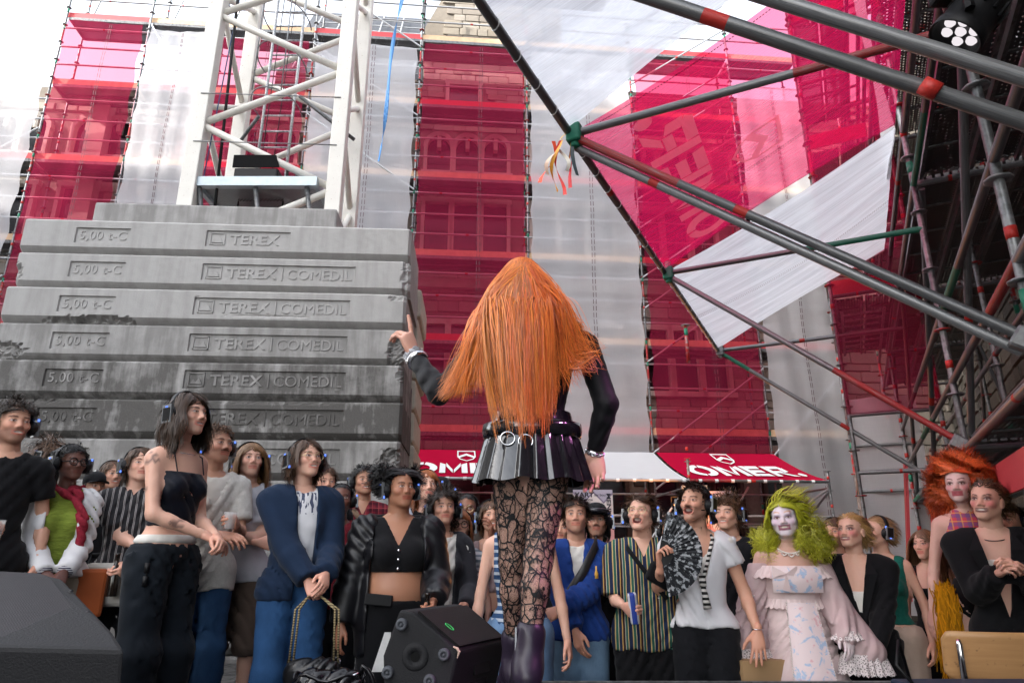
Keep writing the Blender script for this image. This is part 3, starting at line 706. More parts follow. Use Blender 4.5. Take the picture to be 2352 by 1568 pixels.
def zig(pa, pb, zl, r=.052, off=0):
    pts = []
    for k, z in enumerate(zl): 
        p = pa if k % 2 == 0 else pb; pts.append(Vector((p.x, p.y, z)))
    for q0, q1 in zip(pts, pts[1:]):
        d = (q1-q0).normalized()*.07; tub(q0+d, q1-d, r)
zig(FLg, FRg, [5.3, 6.3, 7.3, 8.3, 9.25, 10.2, 11.2, 12.2])
zig(BLg, BRg, [5.3, 6.3, 7.3, 8.3, 9.25, 10.2, 11.2, 12.2])
zig(FRg, BRg, [5.3, 6.6, 7.6, 8.6, 9.6, 10.6, 11.8], .045); zig(FLg, BLg, [5.3, 6.6, 7.6, 8.6, 9.6, 10.6, 11.8], .045)
for z in (6.95, 7.75): tub(FLg+Vector((0, -.11, z)), FRg+Vector((0, -.11, z)), .008, 'wire', M_GALV, 6)
# ladder with safety hoops
la, lb_ = at(589, 382, 9.25), at(656, 400, 9.25)
lad = obj('ladder', MB().tube([(la.x, 9.25, 5.6), (la.x+.02, 9.25, 12.5)], .024, 8).tube([(lb_.x, 9.25, 5.6), (lb_.x+.02, 9.25, 12.5)], .024, 8).mesh('ladder', [M_GALVL], True), tw)
rung = MB().tube([(la.x, 9.25, 0), (lb_.x, 9.25, 0)], .014, 8).mesh('rung', [M_GALVL], True)
for k in range(23): obj('rung', rung, lad, loc=(0, 0, 5.7+k*.29))
hoop = MB().tube([((la.x+lb_.x)/2+.36*math.cos(t), 9.25-.05-.55*math.sin(t), 0) for t in np.linspace(-.35, math.pi+.35, 22)], .011, 6).mesh('hoop', [M_GALV], True)
for z in (8.1, 8.95, 9.8, 10.6): obj('hoop', hoop, lad, loc=(0, 0, z))
for dx in (-.22, .22):
    obj('hoop', MB().tube([((la.x+lb_.x)/2+dx, 8.72, 8.1), ((la.x+lb_.x)/2+dx, 8.72, 10.6)], .01, 6).mesh('hoop_bar', [M_GALV], True), lad)
# platform
pa, pb = at(452, 428, 8.55), at(733, 438, 8.55)
n = N('blue_galv'); M_BGALV = n.end(n.bsdf(n.mix(n.noise(10, 4), (.30, .36, .40), (.48, .54, .57)), .45, .5, .4))
pl = MB().box((pa.x, 8.4, 6.28), (pb.x, 8.5, 6.42)).box((pa.x, 9.45, 6.28), (pb.x, 9.55, 6.42)).box((pa.x, 8.5, 6.3), (pa.x+.06, 9.45, 6.42)).box((pb.x-.06, 8.5, 6.3), (pb.x, 9.45, 6.42))
pf = obj('platform', pl.mesh('platform', [M_BGALV]), tw)
M_MESHG = perf_mat('open_mesh_grating', (.35, .36, .37), .05, .05, .12)
obj('grating', MB().box((pa.x+.06, 8.5, 6.36), (pb.x-.06, 9.45, 6.39)).mesh('grating', [M_MESHG]), pf)
for x in (pa.x+.08, (pa.x+pb.x)/2, pb.x-.15):
    obj('bracket', MB().tube([(x, 8.46, 6.3), (x+.15, 8.6, 5.3)], .035, 6).mesh('bracket', [M_GALVD], True), pf)
tub((pa.x+.35, 8.5, 5.2), (pa.x+.12, 8.48, 12.5), .022, 'cable', M_BLACK, 8); tub((pa.x+.05, 8.5, 5.2), (pa.x+.3, 8.6, 12.5), .009, 'cable', plain('blue_cable', (.05, .09, .2)), 6)
for x, y0 in ((-3.9, 9.2), (-3.75, 9.3)): tub((x, y0, 5.0), (x+.12, y0, 12.5), .007, 'cable', M_BLACK, 6)
tub((lb_.x+.1, 9.2, 8.35), (lb_.x+.95, 9.5, 7.75), .03, 'strut', M_GALVD, 6); tub((lb_.x-.95, 9.6, 7.75), (lb_.x-.55, 9.3, 8.05), .03, 'strut', M_GALVD, 6)
# floodlight on the platform
fl = thing('floodlight', 'black floodlight with open barn door standing on the crane platform', 'floodlight', (at(600, 405, 8.7).x, 8.62, 6.42)); fl.scale = (1.15, 1.1, .95)
obj('housing', bevel(MB().box((-.27, -.12, .03), (.27, .14, .2)).mesh('housing', [M_BLACK]), .02, 2), fl)
obj('barn_door', MB().add([(-.29, -.13, .2), (.29, -.13, .2), (.26, -.2, .36), (-.26, -.2, .36), (-.29, -.12, .2), (.29, -.12, .2), (.26, -.19, .36), (-.26, -.19, .36)], [(0,1,2,3), (7,6,5,4), (0,4,5,1), (2,6,7,3), (1,5,6,2), (3,7,4,0)]).mesh('barn_door', [M_BLACK]), fl)
obj('yoke', MB().tube([(-.3, 0, .12), (-.31, 0, .0), (.31, 0, .0), (.36, -.02, .12), (.36, -.05, .3)], .018, 6).mesh('yoke', [M_BLACK]), fl)
fl2 = thing('rear_floodlight', 'black floodlight hung underneath the crane platform', 'floodlight', (at(600, 455, 9.0).x, 9.0, 5.9))
obj('housing', bevel(MB().box((-.3, -.12, .05), (.3, .12, .32)).mesh('housing', [M_BLACK]), .03, 2), fl2); obj('yoke', MB().tube([(-.33, 0, .2), (-.33, 0, .48), (.33, 0, .48), (.33, 0, .2)], .02, 6).mesh('yoke', [M_BLACK]), fl2)
# blue strap hanging from above
n = N('blue_strap'); M_STRAP = n.end(n.bsdf((.09, .30, .66), .5, .4))
p0, p1 = at(944, -160, 6.4), at(868, 372, 6.2); vs = []; fs_ = []
for k in range(41):
    t = k/40; p = p0.lerp(p1, t)+Vector((.02*math.sin(t*9), .03*math.sin(t*6), 0)); a_ = 1.5+2.2*math.sin(t*7)
    w = Vector((math.cos(a_), math.sin(a_), .1))*.022*(1-.5*(t > .95)); vs += [p-w, p+w, p+w+Vector((0, .002, 0)), p-w+Vector((0, .002, 0))]
    if k: 
        q = 4*(k-1)
        for e in range(4): fs_.append((q+e, q+(e+1) % 4, q+4+(e+1) % 4, q+4+e))
tag(obj('strap', MB().add(vs, fs_).mesh('strap', [M_STRAP], True)), 'thin light blue strap hanging down twisted beside the crane tower', 'strap')

# ================================================================ RIGHT SCAFFOLD AND CANOPY
E1, E2 = Vector((.436, .90, 0)), Vector((.90, -.436, 0)); OR = Vector((.363, 3.66, 0))
def WP(e1, e2, z): return OR + E1*e1 + E2*e2 + Vector((0, 0, z))
H1 = CZ+2.5
rsf = thing('stage_scaffold', 'galvanised modular scaffold beside the stage with red and green tube joints', 'scaffold')
E1S = [-2.1, 0, 2.42, 5.18, 7.75, 10.3]
for i, e in enumerate(E1S):
    post(WP(e, 2.28 if i == 3 else 2.07, 0), 12.0, rsf, 60+i); post(WP(e, 3.16, 0), 12.0, rsf, 70+i)
for i, e in enumerate((5.18, 7.75)): post(WP(e, 1.38, 0), 13.0, rsf, 80+i)
for i, e in enumerate((1.2, 3.8, 6.4)): post(WP(e, 2.62, 0), 11.0, rsf, 84+i)
LEV = [2.2, 4.35, 6.35, 8.35, 10.35]
kinds = ['plain', 'dark', 'band', 'lowband', 'redgal', 'greenend']
for i, (e0, e1) in enumerate(zip(E1S, E1S[1:])):
    for j, z in enumerate(LEV):
        for e2, dzs in ((2.07, (0, .5, 1.0)), (3.16, (0, 1.0))):
            for q, dz in enumerate(dzs): tube('ledger', WP(e0, e2, z+dz-.1), WP(e1, e2, z+dz-.1), .02415, kinds[(i+2*j+q+int(e2)) % 6], rsf)
        L = e1-e0; key = ('pd', round(L, 2))
        if key not in deck_m:
            me = MB(); 
            for k in range(3):
                x0 = .02+k*.345
                me.box((x0, .05, -.05), (x0+.32, L-.05, -.02)); me.box((x0, .04, -.085), (x0+.025, L-.04, -.012), 1); me.box((x0+.295, .04, -.085), (x0+.32, L-.04, -.012), 1)
                for q in range(1, 5): me.box((x0+.026, L*q/5-.012, -.065), (x0+.294, L*q/5+.012, -.0505), 1)
            deck_m[key] = me.mesh('deck', [M_PERF, M_GALVD])
        if j < 3: dk = obj('deck', deck_m[key], rsf, loc=WP(e0, 2.09, z), rot=(0, 0, math.atan2(E2.y, E2.x)))
    tube('brace', WP(e0, 3.2, 1.2 if i % 2 else 4.2), WP(e1, 3.2, 4.2 if i % 2 else 1.2), .02415, 'dark', rsf)
    tube('brace', WP(e0, 2.12, 6.2), WP(e1, 2.12, 8.2), .02415, 'plain', rsf); tube('brace', WP(e1, 2.12, 2.2), WP(e0, 2.12, 4.2), .02415, 'dark', rsf)
    for q, (e2, z) in enumerate(((2.62, 3.1), (2.62, 5.2), (2.4, 7.2), (2.9, 1.6))): tube('ledger', WP(e0, e2, z), WP(e1, e2, z), .02415, kinds[(i+q) % 6], rsf)
    tube('kick_rail', WP(e0, 2.1, .9), WP(e1, 2.1, .9), .02415, 'band', rsf)
for i, e in enumerate(E1S):
    for j, z in enumerate(LEV): tube('transom', WP(e, 2.07, z-.1), WP(e, 3.16, z-.1), .02415, kinds[(i+j) % 4], rsf)
for e in (5.18, 7.75):
    for z in (2.25, 2.9, 4.35, 4.9, 5.4, 5.9, 6.9, 7.4, 8.4, 8.9, 9.9, 10.9, 11.9):
        tube('ledger', WP(e, 1.38, z), WP(e, 2.28, z), .02415, kinds[int(z*3) % 4], rsf)
for z in (2.2, 4.35, 6.4, 8.4, 10.4, 12.4):
    tube('ledger', WP(5.18, 1.38, z), WP(7.75, 1.38, z), .02415, 'plain', rsf); tube('ledger', WP(5.18, 1.38, z+.9), WP(7.75, 1.38, z+.9), .02415, 'band', rsf)
    if z > 2.3:
        me = MB()
        for k in range(2):
            x0 = .02+k*.335
            me.box((x0, .05, -.05), (x0+.31, 2.5, -.02)); me.box((x0, .04, -.085), (x0+.025, 2.52, -.012), 1); me.box((x0+.285, .04, -.085), (x0+.31, 2.52, -.012), 1)
            for q in range(1, 7): me.box((x0+.026, 2.55*q/7-.012, -.065), (x0+.284, 2.55*q/7+.012, -.0505), 1)
        obj('deck', me.mesh('deck', [M_PERF, M_GALVD]), rsf, loc=WP(5.2, 1.39, z), rot=(0, 0, math.atan2(E2.y, E2.x)))
        tb = MB().box((0, 0, 0), (.66, .02, .2)).mesh('toe_board', [plain('toe_board_red', (.55, .06, .07))]); obj('toe_board', tb, rsf, loc=WP(5.17, 1.4, z), rot=(0, 0, math.atan2(E2.y, E2.x)))
hat = MB()
for k in range(8): hat.box((.06, .15+k*.24, 0), (.5, .18+k*.24, .02))
hat.box((.04, .05, 0), (.07, 2.1, .02)).box((.5, .05, 0), (.53, 2.1, .02))
obj('hatch_ladder', hat.mesh('hatch_ladder', [M_GALV]), rsf, loc=WP(5.3, 1.42, 4.18), rot=(0, 0, math.atan2(E2.y, E2.x)))
tb = MB().box((0, 0, 0), (.02, 1.6, .2)).mesh('toe_board', [plain('toe_board_red', (.55, .06, .07))]); obj('toe_board', tb, rsf, loc=WP(.75, 2.14, 1.72), rot=(0, 0, math.atan2(E2.y, E2.x)))
for e in (5.5, 6.1): obj('red_panel', MB().box((0, 0, 0), (.03, .3, 1.5)).mesh('red_panel', [plain('toe_board_red', (.55, .06, .07))]), rsf, loc=WP(e, 1.7+(e-5.5)*.5, .9), rot=(0, .12, math.atan2(E2.y, E2.x)))

# canopy frame: edge pole, ledgers and raking braces
cf = thing('canopy_scaffold', 'cantilevered tube frame of the stage canopy, raking braces and edge pole', 'scaffold frame')
NE = [(-1.9, 'N0'), (0, 'N1'), (2.42, 'N2'), (5.18, 'N3')]
tube('edge_pole', WP(-2.6, 0, H1), WP(0, 0, H1), .0255, 'dark', cf); tube('edge_pole', WP(0, 0, H1), WP(2.42, 0, H1), .0255, 'dark', cf); tube('edge_pole', WP(2.42, 0, H1), WP(5.18, 0, H1), .0255, 'plain', cf)
for e, nm in NE[1:]:
    tube('ledger', WP(e, 0.02, H1), WP(e, 2.07, H1), .0242, {'N1': 'redhalf', 'N2': 'greenend', 'N3': 'band'}[nm], cf)
    zb = CZ+{'N1': .88, 'N2': .79, 'N3': .83}[nm]
    tube('brace', WP(e, 0.03, H1-.03), WP(e, 2.05, zb), .0242, {'N1': 'redgal', 'N2': 'redhalf', 'N3': 'green'}[nm], cf)
    if nm == 'N1': tube('brace', WP(e+.03, 0.03, H1-.085), WP(e+.04, 2.02, zb-.04), .0242, 'lowband', cf)
    me = bevel(MB().box((-.045, -.05, -.06), (.045, .05, .06)).tube([(0, 0, -.09), (0, 0, .12)], .03, 10).mesh('coupler', [M_GRN if nm != 'N3' else M_GALV]), .008, 1)
    obj('coupler', me, cf, loc=WP(e, .03, H1-.01), rot=(0, 0, math.atan2(E2.y, E2.x)))
    obj('coupler', bevel(MB().box((-.05, -.04, -.05), (.05, .04, .05)).mesh('coupler', [M_GALVD]), .01, 1), cf, loc=WP(e, 2.03, zb), rot=(0, .6, math.atan2(E2.y, E2.x)))
tube('brace', (-.46, 1.95, CZ+2.30), (2.0, 1.62, CZ+.90), .0242, 'redgal', cf)
tube('brace', (-.33, 1.93, CZ+2.38), (2.0, 1.55, CZ+.985), .0242, 'lowband', cf)
obj('wrap', MB().tube([at(2118, 195, 1.70), at(2155, 212, 1.69)], .0262, 14).mesh('wrap', [M_TAPE], True), cf)
post(WP(2.42+1.6, 1.0, H1-.12)+Vector((-.75, 1.6, 0)), .5, cf, 91, 'stub')
# ties along the edge pole
M_TIE = plain('white_tie', (.8, .8, .8))
tm = MB().tube([(.027*math.cos(t), .027*math.sin(t), .01*t) for t in np.linspace(0, 6.3, 14)], .0035, 5).tube([(.027, 0, 0), (.07, .01, .03)], .0025, 4).mesh('cable_tie', [M_TIE])
for k in range(30):
    e = -2.3+k*.25; 
    t_ = obj('cable_tie', tm, cf, loc=WP(e, 0, H1)); t_.rotation_mode = 'QUATERNION'; t_.rotation_quaternion = E1.to_track_quat('Z', 'X')
# canopy sheets
HP = CZ+3.45
def canopy(e0, e1, m, label, wr, seed, lo=.0):
    rn = random.Random(seed); ph = [rn.uniform(0, 6) for _ in range(8)]
    def fn(u, v):
        e = e0+.02+(e1-e0-.04)*v
        pinch = .14*math.sin(v*math.pi)*math.sin(u*math.pi)*0
        inn = .10*(math.sin(u*math.pi))*( (1-v)**3*1.0 - v**3*1.0)
        p = WP(e+inn, 2.02*u, H1+(HP-H1)*u + .02)
        s = -.10*math.sin(u*math.pi)*math.sin(v*math.pi)
        s += wr*(.5*math.sin(v*41+ph[0]+2*math.sin(u*2+ph[1]))+.35*math.sin(v*77+ph[2]+u*3)+.3*math.sin(v*23+ph[3]-u*5)) * (1 if 0 < v < 1 else .3)
        return p+Vector((0, 0, s))
    o = tag(obj('canopy_sheet', grid_mesh('canopy_sheet', fn, 26, 90, m)), label, 'canopy', 'net sheets of the stage canopy')
    return o, fn
c1, f1 = canopy(-2.6, 0, M_CANW, 'white streaky canopy sheet overhead, stretched from the upper edge pole', .012, 1)
c2, f2_ = canopy(0, 2.42, M_CANR, 'sheer red canopy sheet with pale lettering seen from below', .005, 2)
c3, f3_ = canopy(2.42, 5.18, M_CANW, 'white pleated canopy sheet at the far end of the canopy', .011, 3)
M_LET2 = net_mat('pale_print_net', (.85, .50, .52), .55, (1, .8, .8))
print_on(letters(), lambda x, y: f2_(.16+y*.17, .93-x*.138)+Vector((0, 0, -.02)), 'lettering', c2, M_LET2)
print_on(shield(), lambda x, y: f2_(.42+y*.16, .50-x*.14)+Vector((0, 0, -.02)), 'emblem', c2, M_LET2)
for (c_, fn, vv) in ((c2, f2_, .62), (c2, f2_, .985), (c2, f2_, .015), (c3, f3_, .5)):
    for off in ((0, .014) if vv in (.62, .5) else (0,)):
        s = MB()
        for k in range(110):
            a_, b_ = fn(k/110, vv+off), fn((k+.6)/110, vv+off); w = E1*.004; dn = Vector((0, 0, -.008))
            s.add([a_-w+dn, a_+w+dn, b_+w+dn, b_-w+dn], [(0,1,2,3)])
        obj('stitching', s.mesh('stitching', [M_SEAM]), c_)
# hanging nets on the tower
def tower_net(pa_, pb_, z0, z1, m, label, seed):
    rn = random.Random(seed); ph = [rn.uniform(0, 6) for _ in range(4)]; nrm = (pb_-pa_).cross(Vector((0, 0, 1))).normalized()
    def fn(u, v):
        z = z0+(z1-z0)*v
        return Vector((*(pa_.lerp(pb_, u)).xy, z)) + nrm*(.03+.02*math.sin(z*3+ph[0]+u*4)+.02*math.sin(u*9+ph[1])*math.sin(z*1.3))
    return tag(obj('net_sheet', grid_mesh('net_sheet', fn, 12, 60, m)), label, 'netting', 'net sheets on the stage scaffold')
tower_net(WP(5.13, 1.36, 0), WP(5.13, 2.30, 0), 2.9, 12.8, M_NETR, 'dark red net sheet across the end of the right scaffold tower, decks behind', 1)
tower_net(WP(3.30, 2.03, 0), WP(2.40, 2.03, 0), HP-.02, 12.0, M_AWW, 'white net strip hanging along the right scaffold above the canopy corner', 2)
tower_net(WP(5.1, 2.16, 0), WP(3.34, 2.06, 0), HP+.02, 12.0, M_NETR, 'red net sheet along the right scaffold behind the white strip', 3)
tower_net(WP(2.38, 2.03, 0), WP(2.1, 2.03, 0), HP+1.0, 12.0, M_NETR, 'narrow red net strip in front of the white one on the right scaffold', 5)
tower_net(WP(7.8, 1.36, 0), WP(7.8, 2.3, 0), .6, 3.6, M_NETW, 'grey net sheet hanging low behind the right scaffold tower', 4)
# stone wall behind the right scaffold, its deep shade put into the stone colour
rw = thing('side_building', 'dark stone wall standing close behind the right scaffold', 'building')
def SP(x, o, z): return WP(x, 3.75-o, z)
obj('wall', MB().add([WP(-6, 3.75, 0), WP(16, 3.75, 0), WP(16, 3.75, 13), WP(-6, 3.75, 13), WP(-6, 4.3, 0), WP(16, 4.3, 0), WP(16, 4.3, 13), WP(-6, 4.3, 13)],
    [(0,3,2,1), (4,5,6,7), (0,1,5,4), (1,2,6,5), (2,3,7,6), (3,0,4,7)]).mesh('wall', [M_MORTAR]), rw)
sb2 = stone_boxes(-6, 16, 0, 12.9, [], random.Random(9))
def SPr(x, o, z): return WP(x, 3.75-o, z)
b = MB()
for a_, c_, z0, z1, d in sb2:
    e = .02; b.add([SPr(a_, .001, z0), SPr(c_, .001, z0), SPr(c_, .001, z1), SPr(a_, .001, z1), SPr(a_+e, d, z0+e), SPr(c_-e, d, z0+e), SPr(c_-e, d, z1-e), SPr(a_+e, d, z1-e)],
       [(7,6,5,4), (0,4,5,1), (1,5,6,2), (2,6,7,3), (3,7,4,0)])
tag(obj('stones', b.mesh('stones', [M_STONE_SHADE]), rw), kind='stuff')
# ribbons tied at the canopy node
rib = thing('ribbon_bunch', 'torn red, white and yellow ribbons tied to the canopy corner', 'ribbons', WP(0, -.03, H1-.03))
for k, (col_, L) in enumerate((((.75, .08, .03), .30), ((.85, .6, .45), .24), ((.8, .35, .04), .34), ((.75, .05, .04), .38), ((.85, .8, .7), .22), ((.8, .5, .05), .2), ((.7, .04, .05), .33), ((.05, .07, .08), .25))):
    rn = random.Random(k); x0 = -.10+.028*k; vs = []; fs_ = []
    for q in range(9):
        t = q/8; p = Vector((x0*.5+x0*t*.6-.03+.03*math.sin(t*5+k), -.02+.02*math.sin(t*4+k*2), -.02-L*t + (.12*math.sin(t*math.pi) if k > 4 else 0))); w = Vector((math.cos(k+t*3), math.sin(k+t*3), 0))*.012
        vs += [p-w, p+w]; 
        if q: fs_.append((2*q-2, 2*q-1, 2*q+1, 2*q))
    obj('ribbon', MB().add(vs, fs_).mesh('ribbon', [plain(f'ribbon_dye_{k}', col_, .5)], True), rib)
# LED stage lamp, lit
lp = at(2212, 66, 2.05)
lamp = thing('stage_lamp', 'black round stage lamp with seven lit lenses clamped to the scaffold', 'stage lamp', lp)
ax = (Vector((.14, 2.62, 1.35))-lp).normalized(); Ml = ax.to_track_quat('Z', 'Y').to_matrix().to_4x4()
b = MB().lathe([(.0, -.17), (.06, -.165), (.082, -.14), (.088, -.05), (.088, .0), (.094, .01), (.097, .05), (.094, .055), (.086, .045), (.083, .01), (0, .008)], 28, 0, Ml)
hs = obj('housing', b.mesh('housing', [M_BLACK], True), lamp)
n = N('lit_lens'); e_ = n.n('Emission'); e_.inputs[0].default_value = (1, .93, .97, 1); e_.inputs[1].default_value = .16; M_LIT = n.end(e_.outputs[0])
for k in range(7):
    x, y = (0, 0) if k == 6 else (.052*math.cos(k*math.pi/3), .052*math.sin(k*math.pi/3))
    obj('lens', MB().lathe([(.020, .012), (.017, .022), (.010, .028), (0, .030)], 14, 0, Ml @ Matrix.Translation((x, y, 0))).mesh('lens', [M_LIT], True), hs)
for k in range(14):
    a_ = k*2*math.pi/14; obj('fin', MB().box((-.004, .086, -.12), (.004, .096, -.06)).mesh('fin', [M_BLACK]), hs).matrix_local = Ml @ Matrix.Rotation(a_, 4, 'Z')
obj('yoke', MB().tube([Ml @ Vector((-.105, 0, 0)), Ml @ Vector((-.108, 0, 0))+Vector((0, 0, .16)), Ml @ Vector((.108, 0, 0))+Vector((0, 0, .16)), Ml @ Vector((.105, 0, 0))], .018, 6).mesh('yoke', [M_BLACK]), lamp)
obj('clamp', bevel(MB().box((-.07, -.06, .14), (.07, .06, .32)).mesh('clamp', [M_BLACK]), .015, 2), lamp)
ld = bpy.data.lights.new('stage_lamp_light', 'SPOT'); ld.energy = 26; ld.color = (1, .32, .85); ld.spot_size = R(24); ld.spot_blend = .6; ld.shadow_soft_size = .05
lo = bpy.data.objects.new('stage_lamp_light', ld); COL.objects.link(lo); lo.parent = lamp; lo.location = ax*.07; lo.rotation_euler = (-ax).to_track_quat('Z', 'Y').to_euler()
tube('lamp_bar', lp+Vector((-.12, .1, .26)), lp+Vector((.9, -.5, .26)), .0242, 'dark', rsf)
# ================================================================ FIGURES: a small implicit-surface modeller
def cap(a, b, ra, rb=None, k=.02, sub=False): return ('c', np.array(a, float), np.array(b, float), ra, ra if rb is None else rb, k, sub)
def ell(c, r, k=.02, sub=False, rot=None): return ('e', np.array(c, float), np.array(r, float), rot, None, k, sub)
def inflate(p, t, k=None):
    if p[0] == 'c': return ('c', p[1], p[2], p[3]+t, p[4]+t, k or p[5], p[6])
    return ('e', p[1], p[2]+t, p[3], None, k or p[5], p[6])
def pbox(p):
    if p[0] == 'c':
        m = max(p[3], p[4]); return np.minimum(p[1], p[2])-m, np.maximum(p[1], p[2])+m
    m = p[2] if p[3] is None else np.full(3, p[2].max()); return p[1]-m, p[1]+m
def field(prims, h, lo=None, hi=None, cuts=(), disp=None):
    if lo is None:
        bs = [pbox(p) for p in prims if not p[6]]
        lo = np.min([b[0] for b in bs], 0)-3*h; hi = np.max([b[1] for b in bs], 0)+3*h
    lo = np.array(lo, float); hi = np.array(hi, float)
    dims = np.maximum(np.ceil((hi-lo)/h).astype(int)+1, 4)
    D = np.full(dims, 1.0, np.float32); ax = [lo[i]+h*np.arange(dims[i]) for i in range(3)]
    for p in prims:
        b0, b1 = pbox(p); pad = p[5]+2.5*h
        i0 = np.clip(np.floor((b0-pad-lo)/h).astype(int), 0, dims); i1 = np.clip(np.ceil((b1+pad-lo)/h).astype(int)+1, 0, dims)
        if (i1 <= i0).any(): continue
        sl = tuple(slice(i0[i], i1[i]) for i in range(3))
        X = ax[0][sl[0]][:, None, None]; Y = ax[1][sl[1]][None, :, None]; Z = ax[2][sl[2]][None, None, :]
        if p[0] == 'c':
            a, b = p[1], p[2]; ba = b-a; L2 = max(float(ba@ba), 1e-10)
            px, py, pz = X-a[0], Y-a[1], Z-a[2]
            t = np.clip((px*ba[0]+py*ba[1]+pz*ba[2])/L2, 0, 1)
            d = np.sqrt((px-t*ba[0])**2+(py-t*ba[1])**2+(pz-t*ba[2])**2)-(p[3]+t*(p[4]-p[3]))
        else:
            qx, qy, qz = X-p[1][0], Y-p[1][1], Z-p[1][2]
            if p[3] is not None:
                M = p[3]; qx, qy, qz = (M[0][0]*qx+M[0][1]*qy+M[0][2]*qz, M[1][0]*qx+M[1][1]*qy+M[1][2]*qz, M[2][0]*qx+M[2][1]*qy+M[2][2]*qz)
            r = p[2]; k0 = np.sqrt((qx/r[0])**2+(qy/r[1])**2+(qz/r[2])**2); k1 = np.sqrt((qx/r[0]**2)**2+(qy/r[1]**2)**2+(qz/r[2]**2)**2)
            d = k0*(k0-1)/np.maximum(k1, 1e-6)
        k = max(p[5], 1e-4); cur = D[sl]
        if p[6]: d = -d; hh = np.clip(.5-.5*(cur-d)/k, 0, 1); D[sl] = cur*(1-hh)+d*hh+k*hh*(1-hh)
        else: hh = np.clip(.5+.5*(cur-d)/k, 0, 1); D[sl] = cur*(1-hh)+d*hh-k*hh*(1-hh)
    G = (ax[0][:, None, None], ax[1][None, :, None], ax[2][None, None, :])
    if disp is not None: D = D+disp(*G).astype(np.float32)
    for c in cuts: D = np.maximum(D, c(*G).astype(np.float32))
    D[0] = D[-1] = 1; D[:, 0] = D[:, -1] = 1; D[:, :, 0] = D[:, :, -1] = 1
    return D, lo
_CO = np.array([(0,0,0),(1,0,0),(0,1,0),(1,1,0),(0,0,1),(1,0,1),(0,1,1),(1,1,1)])
_ED = [(0,1),(2,3),(4,5),(6,7),(0,2),(1,3),(4,6),(5,7),(0,4),(1,5),(2,6),(3,7)]
def nets(D, lo, h):
    S = D < 0; nx, ny, nz = D.shape
    cnt = np.zeros((nx-1, ny-1, nz-1), np.int8)
    for o in _CO: cnt += S[o[0]:nx-1+o[0], o[1]:ny-1+o[1], o[2]:nz-1+o[2]]
    I = np.argwhere((cnt > 0) & (cnt < 8)); idx = np.full(cnt.shape, -1, np.int32); idx[tuple(I.T)] = np.arange(len(I))
    V = np.stack([D[tuple((I+o).T)] for o in _CO], 1)
    acc = np.zeros((len(I), 3)); c = np.zeros(len(I))
    for a, b in _ED:
        m = (V[:, a] < 0) != (V[:, b] < 0); t = np.where(m, V[:, a]/np.where(m, V[:, a]-V[:, b], 1), 0)[:, None]
        acc += m[:, None]*(_CO[a]+t*(_CO[b]-_CO[a])); c += m
    verts = lo+h*(I+acc/c[:, None])
    F_ = []
    for ax in range(3):
        u, v = (ax+1) % 3, (ax+2) % 3
        s0 = [slice(None)]*3; s1 = [slice(None)]*3; s0[ax] = slice(0, -1); s1[ax] = slice(1, None)
        A, B = S[tuple(s0)], S[tuple(s1)]; E = np.argwhere(A != B)
        E = E[(E[:, u] > 0) & (E[:, v] > 0) & (E[:, u] < D.shape[u]-1) & (E[:, v] < D.shape[v]-1)]
        if not len(E): continue
        flip = ~A[tuple(E.T)]; eu = np.zeros(3, int); ev = np.zeros(3, int); eu[u] = 1; ev[v] = 1
        q = np.stack([idx[tuple((E-eu-ev).T)], idx[tuple((E-ev).T)], idx[tuple(E.T)], idx[tuple((E-eu).T)]], 1)
        q[flip] = q[flip][:, ::-1]; F_.append(q)
    return verts, np.concatenate(F_)
def np_mesh(name, V, Fq, mats, col=None, smooth=True):
    me = bpy.data.meshes.new(name); n_ = len(Fq)
    me.vertices.add(len(V)); me.vertices.foreach_set('co', np.asarray(V, np.float32).ravel())
    k = Fq.shape[1]; me.loops.add(n_*k); me.loops.foreach_set('vertex_index', Fq.astype(np.int32).ravel())
    me.polygons.add(n_); me.polygons.foreach_set('loop_start', np.arange(0, n_*k, k, dtype=np.int32))
    try: me.polygons.foreach_set('loop_total', np.full(n_, k, np.int32))
    except Exception: pass
    me.update(calc_edges=True); me.validate()
    if smooth: me.polygons.foreach_set('use_smooth', [True]*len(me.polygons))
    if col is not None:
        at_ = me.color_attributes.new('Col', 'FLOAT_COLOR', 'POINT')
        at_.data.foreach_set('color', np.concatenate([col, np.ones((len(V), 1))], 1).astype(np.float32).ravel())
    for m in mats: me.materials.append(m)
    me.update(); return me

# -------- skin and hair materials (pigment comes from the vertex colours)
n = N('skin'); at_ = n.n('Attribute', attribute_name='Col'); nz = n.noise(90, 4); big = n.noise(14, 3)
c = n.mix(n.math('MULTIPLY', nz, .16), at_.outputs['Color'], (.30, .10, .07)); c = n.mix(n.math('MULTIPLY', big, .10), c, (.55, .20, .16))
M_SKIN = n.end(n.bsdf(c, .48, .35, bump=nz, bstr=.12, bdist=.002, Subsurface_Weight=.08, Subsurface_Scale=.008))
n = N('hair'); at_ = n.n('Attribute', attribute_name='Col')
M_HAIR = n.end(n.bsdf(at_.outputs['Color'], .42, .35))

def sstep(a, b, x): t = np.clip((x-a)/(b-a), 0, 1); return t*t*(3-2*t)
def rotm(yaw, pitch, roll): return np.array(Matrix.Rotation(yaw, 3, 'Z') @ Matrix.Rotation(-pitch, 3, 'X') @ Matrix.Rotation(roll, 3, 'Y'))

